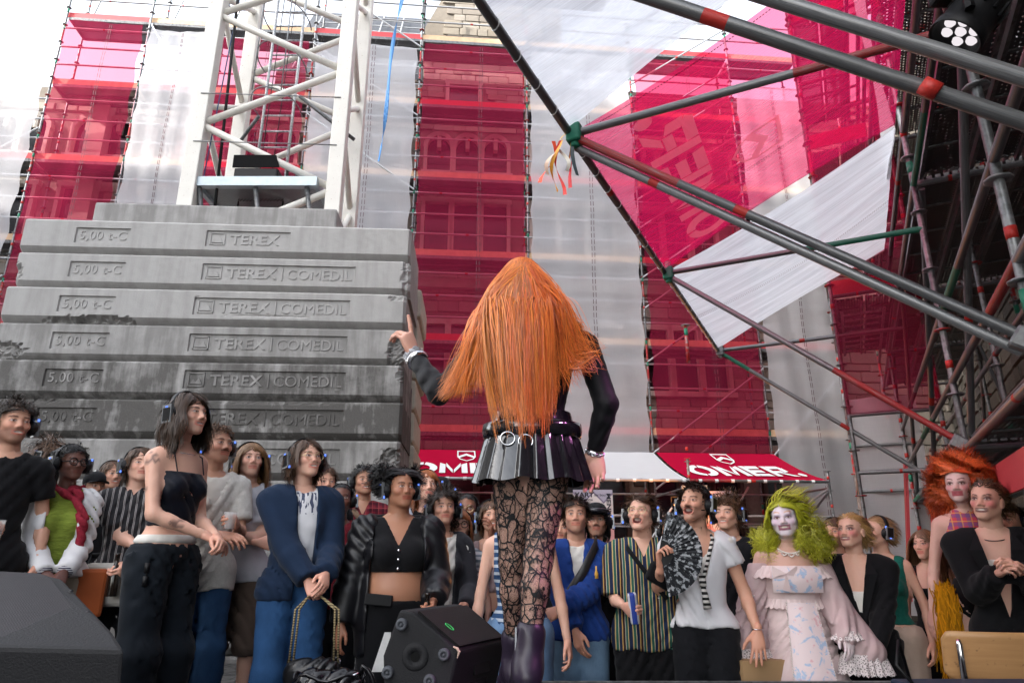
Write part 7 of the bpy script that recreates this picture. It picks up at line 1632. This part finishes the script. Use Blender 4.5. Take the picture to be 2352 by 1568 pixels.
def skirt(s):
    vs = []; fs_ = []; NN = 168; rows = 12; c0 = (HBc+HAc)/2
    for r_ in range(rows+1):
        t = r_/rows
        for k in range(NN+1):
            a = 2*math.pi*k/NN; z = 1.072-.262*t; pl = (k*22/NN) % 1; saw = (pl-.5)*.020*sstep(.30, .42, np.array(t))
            rx, ry = .150+.062*t+.010*t*t+saw, .120+.055*t+.008*t*t+saw
            vs.append(((c0[0]*.3+rx*math.sin(a))*s, (.004+ry*math.cos(a))*s, (z+.03*math.sin(a)*-1*(1-t)*0+.006*math.sin(a*9)*t)*s))
    for r_ in range(rows):
        for k in range(NN): q = r_*(NN+1)+k; fs_.append((q, q+1, q+NN+2, q+NN+1))
    return MB().add(vs, fs_).mesh('skirt', [M_VINYL], True)
HBc, HAc = jt['HB'], jt['HA']
def belt(s): return MB().lathe([(.158, 0), (.166, .004), (.17, .03), (.168, .055), (.158, .058)], 60, 0, Matrix.Scale(s, 4) @ Matrix.Translation(((HBc+HAc)[0]*.15, .004, .972)) @ Matrix.Diagonal((1.13, .90, 1, 1))).mesh('belt', [M_VINYL], True)
def dring(x, z):
    return lambda s: MB().tube([((x+.026*math.cos(t))*s, (.158-.012)*s, (z+.024*math.sin(t))*s) for t in np.linspace(0, 6.283, 22)], .0032, 6, cap=False).mesh('ring', [M_CHROME], True)
def bangle(c, d, r, w, m, rough=False):
    def fn(s):
        dd = Vector(d).normalized(); M = Matrix.Translation(Vector(c)*s) @ dd.to_track_quat('Z', 'Y').to_matrix().to_4x4(); b = MB()
        if not rough: b.lathe([(r-.004, -w/2), (r+.004, -w/2.4), (r+.008, 0), (r+.004, w/2.4), (r-.004, w/2), (r-.005, 0), (r-.004, -w/2)], 36, 0, M)
        else:
            rn = random.Random(2)
            for q in range(4):
                b.tube([M @ Vector(((r+.002)*math.cos(t), (r+.002)*math.sin(t), -w/2+w*q/3.)) for t in np.linspace(0, 6.283, 30)], .0055, 6, cap=False)
            for k in range(150):
                a = rn.uniform(0, 6.28); z = rn.uniform(-w/2, w/2); p0 = M @ Vector((r*math.cos(a), r*math.sin(a), z)); p1 = M @ Vector(((r+.011)*math.cos(a), (r+.011)*math.sin(a), z)); b.tube([p0, p1], [.006, .002], 5)
        return b.mesh('bracelet', [m], not rough)
    return fn
fB = jt['WB']-jt['EB']; fB /= np.linalg.norm(fB); fA = jt['WA']-jt['EA']; fA /= np.linalg.norm(fA)
perf = dict(loc=PB, s=PSc, yaw=math.pi, label='performer seen from behind, long orange hair, black leotard and pleated vinyl skirt, pointing up', seed=60, fem=True, bare=True, hb=.0115, skin=(.62, .38, .29), hair=(.62, .155, .018), bust=.6, joints=jt, head_c=hcen, w=1.16, hip=1.02, legk=.90, thk=1.12, waist=.98, hs=1.08, arm=.95, phones=False, hairs=[], ry=8, pitch=2, shoes=False,
   handB=dict(pose=([(-12, 4, 2), (52, 50, 26), (46, 48, 26), (40, 42, 24)], 4, .9), fwd=(.36, .05, .93), palm=(.75, -.55, -.25), h=.003, sc=1.02), handA=dict(pose='relaxed', fwd=(.05, .05, -1), palm=(.2, .95, 0), h=.0032, sc=1.02),
   wear=[dict(name='leotard', parts=('torso', 'upA', 'upB', 'foA:.97', 'foB:.90'), t=.006, sleeve=.002, zt=1.50, zb=.86, neck=None, m=M_LEO, fold=.0022, ff=1.3, h=.0085),
         dict(name='tights', parts=('torso', 'thA', 'thB', 'caA', 'caB'), t=.003, zt=.98, zb=.02, neck=None, m=M_LACEB, fold=0, h=.009, k=.03)],
   extras=[('skirt', skirt), ('belt', belt), ('ring', dring(.095, .955)), ('ring', dring(.030, .945)), ('bracelet', bangle(jt['WB']-fB*.035, fB, .040, .030, M_CHROME)), ('bracelet', bangle(jt['WB']-fB*.002, fB, .034, .034, plain('pewter_beads', (.42, .42, .44), .3, .5, 200, metal=.9), True)),
           ('bracelet', bangle(jt['WA']+fA*.005, fA, .030, .012, plain('silver_chain', (.6, .6, .62)), True))])
p, j, s = make_person(perf)
# boots
for k, zip_ in (('B', -1), ('A', 1)):
    a0, t0 = j['F'+k], j['T'+k]; kn = j['K'+k]; up = (kn-a0); up /= np.linalg.norm(up); d = t0-a0
    base = a0[2]-.165
    D, lo = field([cap(a0+up*.075, a0+np.array((0, 0, -.02)), .052, .046, .02), cap(a0+np.array((0, .03, -.05)), t0+np.array((0, 0, .0)), .046, .036, .03), cap(a0+np.array((0, .0, -.02)), (a0+t0)/2+np.array((0, 0, .0)), .046, .04, .03), ell(t0+np.array((0, -.03, -.01)), (.040, .06, .028), .02)], .009,
                  cuts=[lambda X, Y, Z, a0=a0, up=up: (X-a0[0])*up[0]+(Y-a0[1])*up[1]+(Z-a0[2])*up[2]-.125], disp=folds(5, .005)); V, Q = nets(D, lo, .009)
    bt = obj('boot', np_mesh('boot', V*s, Q, [M_BOOT]), p)
    obj('heel', MB().tube([Vector((a0+np.array((0, .035, -.05)))*s), Vector(np.array((a0[0], a0[1]+.05, -.085/PSc+.003)))*s], [.034*s, .026*s], 10).mesh('heel', [M_BLACK], True), bt)
    c = a0+up*.05+np.array((.045*zip_, .02, 0)); obj('zip', MB().box((-.003, -.003, -.05), (.003, .003, .05)).mesh('zip', [M_CHROME]), bt, loc=Vector(c*s))
# the hair: ribbons falling over the back, swept over both arms
rng = np.random.RandomState(11); hs_ = 1.08; NH = 8200
d = rng.normal(0, 1, (NH*2, 3)); d /= np.linalg.norm(d, axis=1, keepdims=True); cen = np.array((0, .012, .035)); rr_ = np.array((.0765, .100, .086)); P0 = cen+d*rr_
hl = .07-sstep(-.055, .035, P0[:, 1])*.15; P0 = P0[P0[:, 2] > hl][:NH]; NH = len(P0)
Rm = rotm(R(8), R(2), 0); Pw = (P0*hs_) @ Rm.T + hcen                           # in her frame: +y is her back (towards the camera)
nrm = (P0-cen)/rr_**2; nrm /= np.linalg.norm(nrm, axis=1, keepdims=True); nrm = nrm @ Rm.T
side_ = Pw[:, 0]-hcen[0] + rng.normal(0, .035, NH)
u = rng.uniform(0, 1, NH)
cl = np.where(side_ > .030, 2, np.where(side_ < -.050, 1, 0)); cl = np.where((cl == 2) & (u < .38), 0, cl); cl = np.where((cl == 1) & (u < .80), 0, cl)
def PX(px, py, Y): return np.stack([PL(a, b, c) for a, b, c in zip(np.atleast_1d(px), np.atleast_1d(py), np.atleast_1d(Y))])
q = rng.uniform(0, 1, NH); g_ = rng.normal(0, 1, NH); q2 = rng.uniform(0, 1, NH)
sn = np.clip((side_+.10)/.2, 0, 1)                    # 1 = towards the raised arm
far = q2 < .55
mx = np.where(cl == 0, 1264-148*sn, np.where(cl == 2, 1122-24*q, 1286+20*q)); my = np.where(cl == 2, 742+rng.uniform(-45, 45, NH), 750+rng.uniform(-75, 100, NH))
exm = np.where(cl == 0, 1205+(mx-1190)*.85+11*g_, np.where(cl == 2, np.where(far, 1015+55*q, 1065+70*q)+6*g_, 1300+85*q+7*g_))
eym = np.where(cl == 0, 1030-60*np.abs(g_)-120*q**3-55*np.abs(np.sin(mx*.093))-35*np.abs(np.sin(mx*.23+1)), np.where(cl == 2, np.where(far, 912-45*q2, 960-110*q2), 905-60*q-70*q2))
eY = np.where(cl == 2, 2.55, 2.555)+rng.uniform(-.03, .02, NH)
End = PX(exm, eym, eY); Mid = PX(mx, my, 2.572+rng.uniform(-.025, .015, NH))
T_ = np.linspace(0, 1, 19)[None, :, None]
C1 = Pw+nrm*.03+np.array((0, .012, 0)); C1[:, 0] = C1[:, 0]*.35+Mid[:, 0]*.65; C1[:, 2] = np.maximum(C1[:, 2]*.6+Mid[:, 2]*.4, Mid[:, 2]+.03)
tA = np.clip(T_/.38, 0, 1); tB = np.clip((T_-.38)/.62, 0, 1); tg = Mid-C1; tg /= np.linalg.norm(tg, axis=1, keepdims=True)
C2 = Mid+tg*(np.linalg.norm(End-Mid, axis=1, keepdims=True)*.4)
B0, B1, B2, B3, B4 = Pw[:, None], C1[:, None], Mid[:, None], C2[:, None], End[:, None]
Pt = np.where(T_ < .38, (1-tA)**2*B0+2*(1-tA)*tA*B1+tA**2*B2, (1-tB)**2*B2+2*(1-tB)*tB*B3+tB**2*B4)
gi_ = rng.permutation(NH)[:260]; key = np.concatenate([Pw*1.0, End*1.4], 1); clump = np.concatenate([np.argmin(((key[i0:i0+1500, None]-key[gi_][None])**2).sum(2), 1) for i0 in range(0, NH, 1500)]); cv_ = rng.normal(0, .014, (260, 1, 3)); Pt = Pt+cv_[clump]*T_**1.5+rng.normal(0, .0016, (NH, 1, 3))*T_+(.0015+.008*(rng.uniform(0, 1, (NH, 1, 1)) < .05))*np.sin(T_*rng.uniform(5, 11, (NH, 1, 1))+rng.uniform(0, 6.28, (NH, 1, 3)))*T_
hq = (Pt-hcen)/hs_ @ Rm; e = (hq-cen)/rr_; r = np.linalg.norm(e, axis=2, keepdims=True); lim = 1+.04+.12*rng.uniform(0, 1, (NH, 1, 1))*np.minimum(1, T_*6); Pt = np.where(r < lim, (((cen+e/r*lim*rr_)*hs_) @ Rm.T)+hcen, Pt)
# keep off the back: never deeper than the leotard surface
zt_ = Pt[..., 2]; lay = .028*rng.uniform(0, 1, (NH, 1)); yb = .100+.025*np.exp(-((zt_-1.32)/.12)**2)+.045*sstep(1.14, 1.02, zt_); yb = yb*(1-.45*sstep(.13, .24, np.abs(Pt[..., 0])))
ymin = (yb+lay)*sstep(1.66, 1.44, zt_)-.3*sstep(1.44, 1.66, zt_); Pt[..., 1] = np.maximum(Pt[..., 1], ymin)
for _ in range(7): Pt[:, 1:-1] = .25*Pt[:, :-2]+.5*Pt[:, 1:-1]+.25*Pt[:, 2:]
rad = np.tile(np.array((0., 1., .15)), (NH, 19, 1)); hd_ = Pt-hcen; hd_ /= np.linalg.norm(hd_, axis=2, keepdims=True); wgt = np.clip((zt_-1.60)/.2, 0, 1)[..., None]; rad[..., 0] = (Pt[..., 0]-hcen[0])*2.2; rad = rad*(1-wgt)+hd_*wgt+rng.normal(0, .12, (NH, 1, 3))
ck = rng.uniform(.6, 1.35, (260, 1))[clump]; red = rng.uniform(0, 1, (260, 1))[clump]; red = np.clip(red*.55+.55*(1-sn[:, None])-.1, 0, 1); base = np.array((.72, .23, .030))*(1-red)+np.array((.58, .085, .024))*red  # golden towards the raised arm: sunlight on that side put into the hair colour
V, Q, C = ribbons(Pt, .0030*rng.uniform(.6, 1.4, NH), base*ck*rng.uniform(.88, 1.12, (NH, 1)), rad, 'hair', taper=.15)
n = N('orange_hair'); at_ = n.n('Attribute', attribute_name='Col'); M_OHAIR = n.end(n.bsdf(at_.outputs['Color'], .34, .45, Sheen_Weight=.1))
obj('hair', np_mesh('hair', V*s, Q, [M_OHAIR], C), p)
# ================================================================ STAGE PROPS
def grille_mat(name, sc, base):
    n = N(name); vo = n.n('TexVoronoi'); vo.inputs['Scale'].default_value = sc; vo.inputs['Randomness'].default_value = 0; n.l(n.coord(), vo.inputs['Vector'])
    h_ = n.ramp(vo.outputs['Distance'], [(.30, 0), (.42, 1)]); return n.end(n.bsdf(n.mix(h_, (.002, .002, .002), base), .45, .4, .3, bump=h_, bstr=.5, bdist=.002))
M_GRILLE = grille_mat('speaker_grille', 110, (.0085, .009, .012)); M_SPK = plain('speaker_paint', (.0042, .0044, .006), .7, .25, 150, bump=.6)
# wedge monitor beside the performer: end panel towards the camera
ZY = 3.12
A_, B_, C_, D_, E_, F_ = (at(x, y, ZY) for x, y in ((917, 1399), (948, 1403), (1054, 1495), (1018, 1580), (886, 1580), (878, 1505)))
D_.z = E_.z = STAGE+.012; D_.x += .0; ex = at(1068, 1408, 3.52)-B_; ex.z = 0
wm = thing('wedge_monitor', 'black wedge monitor lying beside the performer, end panel with rubber feet showing', 'loudspeaker')
ring = [A_, B_, C_, D_, E_, F_]; b = MB().add(ring+[q+ex for q in ring], [(5,4,3,2,1,0), (6,7,8,9,10,11)]+[(i, (i+1) % 6, (i+1) % 6+6, i+6) for i in range(6)])
me = bevel(b.mesh('cabinet', [M_SPK]), .012, 2); obj('cabinet', me, wm)
nrm_g = (C_-B_).cross(ex).normalized(); nrm_g = nrm_g if nrm_g.z > 0 else -nrm_g
q = [B_.lerp(C_, .05)+ex*.04, B_.lerp(C_, .93)+ex*.04, B_.lerp(C_, .93)+ex*.96, B_.lerp(C_, .05)+ex*.96]
gm = MB().add([v-nrm_g*.01 for v in q]+[v+nrm_g*.012 for v in q], [(4,5,6,7), (0,1,5,4), (1,2,6,5), (2,3,7,6), (3,0,4,7)]).mesh('grille', [grille_mat('wedge_grille', 150, (.006, .006, .007))]); obj('grille', gm, wm)
cg = B_.lerp(C_, .5)+ex*.22+nrm_g*.014; obj('badge', MB().tube([cg+((C_-B_).normalized()*.022*math.cos(t)+ex.normalized()*.012*math.sin(t)) for t in np.linspace(0, 6.28, 20)], .002, 5, cap=False).mesh('badge', [plain('green_badge', (.05, .55, .12), .4)]), wm)
fn_ = Vector((0, -1, .0)); fn_ = (B_-A_).cross(C_-A_).normalized(); fn_ = fn_ if fn_.y < 0 else -fn_; Mq = fn_.to_track_quat('Z', 'Y').to_matrix().to_4x4()
pv = lambda px, py: at(px, py, ZY)
for px, py in ((923, 1433), (1020, 1502), (891, 1543), (987, 1562)):
    obj('rubber_foot', MB().lathe([(0, .022), (.006, .022), (.007, .014), (.011, .014), (.012, .024), (.020, .024), (.024, .018), (.026, 0)], 20, 0, Matrix.Translation(pv(px, py)) @ Mq).mesh('rubber_foot', [plain('grey_rubber', (.06, .065, .075), .7)], True), wm)
obj('pole_socket', MB().lathe([(.0, -.02), (.018, -.018), (.020, .006), (.050, .006), (.054, .002), (.056, 0)], 32, 0, Matrix.Translation(pv(954, 1507)+fn_*.001) @ Mq).mesh('pole_socket', [M_SPK], True), wm)
obj('socket_hole', MB().lathe([(0, .0075), (.019, .0075)], 24, 0, Matrix.Translation(pv(954, 1507)+fn_*.001) @ Mq).mesh('socket_hole', [plain('void', (.001, .001, .001), 1)]), wm)
fr_ = ex.cross(Vector((0, 0, 1))).normalized()
for t in (.35, .62):
    pc = C_.lerp(D_, t)+ex*.55; obj('port', MB().box((-.07, -.006, -.022), (.07, .006, .022)).mesh('port', [plain('void', (.001, .001, .001), 1)]), wm, loc=pc+Vector((.0, -.002, 0)), rot=(0, 0, math.atan2(ex.y, ex.x)))
pw = [B_.lerp(C_, .99), C_.lerp(D_, .08)]
obj('chipped_edge', MB().tube([C_.lerp(B_, .12), C_.lerp(B_, .05)+Vector((.003, -.002, .004)), C_+Vector((.002, -.004, 0)), C_.lerp(D_, .10)], [.003, .006, .006, .002], 6).mesh('chipped_edge', [plain('raw_wood', (.50, .36, .28), .9, .4, 90)]), wm)
# large loudspeaker at the left
ls = thing('stage_loudspeaker', 'large black loudspeaker with slanted perforated grille at the stage edge', 'loudspeaker')
TL, TR, T2, BR_, BR2, BL_ = at(-260, 1300, 2.75), at(104, 1316, 2.75), at(146, 1330, 2.72), at(262, 1450, 2.16), at(287, 1490, 2.06), at(-260, 1478, 2.06)
gtop = [TL, TR, T2, BR_, BR2, BL_]; bot = [Vector((v.x, max(v.y, 2.10)+.02, STAGE+.004)) for v in gtop]
b = MB().add(gtop+bot, [(0,5,4,3,2,1)]+[(i, (i+1) % 6, (i+1) % 6+6, i+6) for i in range(6)]+[tuple(range(6, 12))])
bm_ = b.mesh('cabinet', [M_SPK]); bmx = bmesh.new(); bmx.from_mesh(bm_); bmesh.ops.recalc_face_normals(bmx, faces=bmx.faces); bmx.to_mesh(bm_); bmx.free(); obj('cabinet', bevel(bm_, .014, 2), ls)
cgx = sum(gtop, Vector())/6; up_ = (BL_-TL).cross(TR-TL).normalized(); up_ = up_ if up_.z > 0 else -up_
g = [TL.lerp(BL_, .03), TR.lerp(BL_, .03)+Vector((-.0, 0, 0)), T2.lerp(BR_, .03)+Vector((-.055, 0, 0)), BR_+Vector((-.055, .0, .0)), BR2.lerp(BR_, .1)+Vector((-.055, .0, 0)), BL_.lerp(TL, .02)]
g = [TL.lerp(BL_, .04)]+[TR.lerp(BL_, .05)]+[T2.lerp(BR_, .10)+Vector((-.065, 0, 0)), BR_.lerp(BR2, .5)+Vector((-.07, .01, 0)), BL_.lerp(TL, .08)]
def on_plane(v): return v-up_*((v-TL).dot(up_))
g = [on_plane(v) for v in g]
b = MB().add([v-up_*.02 for v in g]+[v+up_*.010 for v in g], [tuple(range(9, 4, -1))]+[(i, (i+1) % 5, (i+1) % 5+5, i+5) for i in range(5)]).mesh('grille', [M_GRILLE]); bmx = bmesh.new(); bmx.from_mesh(b); bmesh.ops.recalc_face_normals(bmx, faces=bmx.faces); bmx.to_mesh(b); bmx.free(); obj('grille', b, ls)
for t in (.28, .58, .93): obj('screw', MB().lathe([(0, .006), (.006, .005), (.008, 0)], 10, 0, Matrix.Translation(on_plane(T2.lerp(BR2, t)+Vector((-.022, 0, 0)))+up_*.008) @ up_.to_track_quat('Z', 'Y').to_matrix().to_4x4()).mesh('screw', [M_BLACK], True), ls)
# second bag on the stage edge
b2 = thing('shiny_bag', 'open shiny black bag standing on the stage edge below the handbag', 'bag', at(752, 1600, 3.42))
obj('pouch', soft_box('pouch', .36, .16, .26, plain('black_patent', (.006, .0055, .007), .16, .2, 9, bump=.5), 5), b2)
obj('rim', MB().tube([(.16*math.cos(t), .06*math.sin(t), .085+.014*math.sin(t*5)) for t in np.linspace(0, 6.283, 30)], .008, 6, cap=False).mesh('rim', [plain('black_patent', (.012, .011, .014))], True), b2)
obj('handle', MB().tube([(.13+.0*t, .02, .08)for t in (0,)]+[(.14+.07*math.sin(t), .0, .09+.05*math.cos(t*.9)-.14*(t/3.1)) for t in np.linspace(.2, 3.0, 10)], .011, 8).mesh('handle', [plain('black_patent', (.012, .011, .014))], True), b2)
obj('clasp', MB().tube([(.10, -.04, .085), (.14, -.03, .10)], .009, 8).mesh('clasp', [M_CHROME], True), b2)
tag(obj('paper_sheet', MB().add([(-.03, 0, 0), (.05, 0, 0), (.05, .01, .17), (.02, .01, .17)], [(0,1,2,3), (3,2,1,0)]).mesh('paper_sheet', [plain('white_paper', (.8, .8, .78))]), loc=at(868, 1542, 3.5)), 'white paper sheet leaning behind the wedge monitor', 'paper')
# chair and mixer at the right on a low riser
ri = tag(obj('riser', bevel(MB().box((1.64, 2.72, .0), (3.3, 3.58, .22)).mesh('riser', [M_STAGE]), .01, 1)), 'low dark platform beside the stage under the wooden chair', 'platform')
ch = thing('school_chair', 'school chair with bent plywood back on chromed tube frame', 'chair', (1.98, 3.02, .222), R(-14))
n = N('bent_plywood'); w = n.noise(1, 5, n.coord('Object', (3, 30, 45)), .6, .8); c = n.mix(w, (.30, .155, .06), (.44, .25, .11)); c = n.mix(n.ramp(n.noise(30, 3), [(.66, 0), (.74, .7)]), c, (.10, .05, .025)); M_PLY = n.end(n.bsdf(c, .42, .4, bump=w, bstr=.08))
def bk(u, v, d):
    x = .215*(2*u-1); zz = .655+.19*v; rnd__ = .03*(max(0, abs(2*u-1)-.86)/.14)**2; zz += (rnd__*(1-2*v))
    return Vector((x, -.02-.035*(1-(2*u-1)**2)-.05*(v-.5)*.6+d, zz))
NU, NV = 22, 8; vs = [bk(i/NU, k/NV, 0) for k in range(NV+1) for i in range(NU+1)]; m_ = len(vs); vs += [v+Vector((0, .012, 0)) for v in vs]
fs_ = []
for k in range(NV):
    for i in range(NU): q = k*(NU+1)+i; fs_ += [(q, q+1, q+NU+2, q+NU+1), (m_+q, m_+q+NU+1, m_+q+NU+2, m_+q+1)]
for i in range(NU): q = NV*(NU+1)+i; fs_ += [(i, m_+i, m_+i+1, i+1), (q, q+1, m_+q+1, m_+q)]
for k in range(NV): a = k*(NU+1); c_ = a+NU; fs_ += [(a, a+NU+1, m_+a+NU+1, m_+a), (c_, m_+c_, m_+c_+NU+1, c_+NU+1)]
obj('backrest', MB().add(vs, fs_).mesh('backrest', [M_PLY], True), ch)
for sx in (-1, 1):
    obj('back_tube', MB().tube([(sx*.175, .20, 0), (sx*.17, .12, .44), (sx*.168, .05, .5), (sx*.168, -.07, .66), (sx*.166, -.075, .80), (sx*.166, -.07, .815)], [.0125, .0125, .0125, .0125, .0125, .009], 12).mesh('back_tube', [M_CHROME], True), ch)
    obj('leg', MB().tube([(sx*.18, .42, 0), (sx*.17, .40, .42), (sx*.168, .12, .44)], .0125, 12).mesh('leg', [M_CHROME], True), ch)
ST = bevel(MB().box((-.2, .03, .44), (.2, .42, .455)).mesh('seat', [M_PLY]), .006, 2); obj('seat', ST, ch)
mx_ = thing('audio_mixer', 'blue fronted audio mixer in an open flight case on the stage corner', 'audio mixer', at(2270, 1630, 2.35))
mo = mx_.location
obj('case', bevel(MB().box((-.24, -.1, -.22), (.32, .28, .012)).mesh('case', [plain('case_laminate', (.04, .04, .045), .5)]), .008, 1), mx_)
obj('case_edge', MB().box((-.245, -.105, .002), (.325, -.09, .02)).box((-.245, -.105, .002), (-.23, .285, .02)).mesh('case_edge', [M_GALV]), mx_)
obj('mixer_body', bevel(MB().box((-.18, .03, .013), (.32, .22, .055)).mesh('mixer_body', [plain('blue_panel', (.004, .014, .035), .5)]), .006, 1), mx_)
for k in range(9):
    col_ = [(.7, .35, .05), (.75, .7, .6), (.6, .1, .05), (.1, .2, .6)][k % 4]; obj('plug', MB().tube([(-.1+k*.045, .05, .03), (-.09+k*.045, -.06, .05)], .009, 8).mesh('plug', [plain(f'plug_{k % 4}', col_, .4)], True), mx_)
obj('cable', MB().tube([(-.12+.03*k, -.07-.02*math.sin(k*.8), .045+.008*math.sin(k)) for k in range(15)], .006, 6).mesh('cable', [M_BLACK], True), mx_); obj('cable', MB().tube([(-.16, .1, .05), (-.2, .12, .11), (-.16, .16, .18), (-.12, .2, .05)], .006, 6).mesh('cable', [M_BLACK], True), mx_)
# ---------------------------------------------------------------- bar: menu boards and lit lamp
def menu(px0, px1, y0, y1, Y, label):
    a, c = at(px0, y0, Y), at(px1, y1, Y); w, h = c.x-a.x, a.z-c.z
    n = N('menu_paper'); sp_ = n.n('SeparateXYZ'); n.l(n.coord(), sp_.inputs[0]); zg = n.math('ADD', sp_.outputs['Z'], n.math('MULTIPLY', n.math('PINGPONG', n.math('MULTIPLY', sp_.outputs['X'], 1.0), .16), 1.0))
    m = n.end(n.bsdf(n.ramp(n.math('DIVIDE', zg, h), [(0, (.60, .28, .27)), (.42, (.62, .50, .47)), (.78, (.66, .56, .54)), (.93, (.22, .17, .24)), (.97, (.40, .35, .42))], 'CONSTANT'), .7, .2))
    t = thing('menu_board', label, 'menu board', (a.x, Y, c.z), group='menu boards at the bar'); obj('board', MB().box((0, 0, 0), (w, .015, h)).mesh('board', [m]), t)
    def txt(s_, x0, x1, z0, z1, bold, rot=False):
        me = fit_text(s_, 0, x1-x0, 0, z1-z0, .0015, bold) if not rot else fit_text(s_, 0, z1-z0, 0, x1-x0, .0015, bold)
        me.materials.clear(); me.materials.append(plain('dark_print', (.03, .025, .035), .8)); o = obj('lettering', me, t, loc=(x0, -.003, z0) if not rot else (x0, -.003, z1))
        if rot: o.rotation_euler = (0, math.pi/2, 0)
    txt('YART', .03*w, .52*w, .86*h, .955*h, .03); txt('SODA', .30*w, .50*w, .79*h, .83*h, .02); txt('bar boui', .54*w, .82*w, .88*h, .93*h, 0); txt('MENU', .84*w, .95*w, .52*h, .93*h, .03, True)
    for k, (wd, pr_) in enumerate((('Water plat/bruis', '2,0'), ('Fritz Kola/Zero', '3,0'), ('Fritz Limo', '3,0'), ('Yugen', '3,0'), ('Club Mate', '4,0'))):
        txt(wd, .28*w, .58*w, (.745-.042*k)*h, (.767-.042*k)*h, .0); txt(pr_, .70*w, .76*w, (.745-.042*k)*h, (.767-.042*k)*h, 0)
menu(1316, 1412, 1124, 1250, 11.0, 'menu board with pink hills hanging at the bar beside the performer')
menu(1618, 1692, 1127, 1250, 11.6, 'second menu board partly hidden behind the laughing man in white')
lc = at(1558, 1160, 11.5); par = thing('par_lamp', 'small lamp glowing orange at the bar under the awning', 'lamp', lc)
obj('housing', MB().tube([(0, .18, 0), (0, 0, 0)], [.07, .09], 18).mesh('housing', [M_BLACK], True), par)
n = N('orange_glow'); e_ = n.n('Emission'); e_.inputs[0].default_value = (1, .30, .06, 1); e_.inputs[1].default_value = 5.0; M_OGL = n.end(e_.outputs[0])
for k in range(9):
    x, z = (0, 0) if k == 8 else (.05*math.cos(k*math.pi/4), .05*math.sin(k*math.pi/4)); obj('lens', MB().lathe([(.02, 0), (.014, .01), (0, .014)], 10, 0, Matrix.Translation((x, -.003, z)) @ Matrix.Rotation(math.pi/2, 4, 'X')).mesh('lens', [M_OGL], True), par)
obj('yoke', MB().tube([(-.1, .05, 0), (-.1, .05, .14), (.1, .05, .14), (.1, .05, 0)], .012, 6).mesh('yoke', [M_BLACK]), par)
ld = bpy.data.lights.new('par_lamp_light', 'POINT'); ld.energy = 14; ld.color = (1, .32, .06); ld.shadow_soft_size = .08; lo_ = bpy.data.objects.new('par_lamp_light', ld); COL.objects.link(lo_); lo_.parent = par; lo_.location = (0.1, -.12, .1)
cor = MB(); a, c_ = at(1585, 1135, 11.9), at(1640, 1200, 11.9)
for k in range(10): cor.tube([(k*.045, .0, 0), (k*.045, .0, .62)], .024, 8)
tag(obj('corrugated_sheet', cor.mesh('corrugated_sheet', [plain('corrugated_metal', (.55, .50, .42), .5, .1)], True), loc=(a.x-.1, 11.95, at(1600, 1200, 11.95).z)), 'corrugated sheet lit orange by the bar lamp', 'metal sheet')
print('objects', len(bpy.data.objects), 'tris', sum(len(p.vertices)-2 for m in bpy.data.meshes for p in m.polygons))
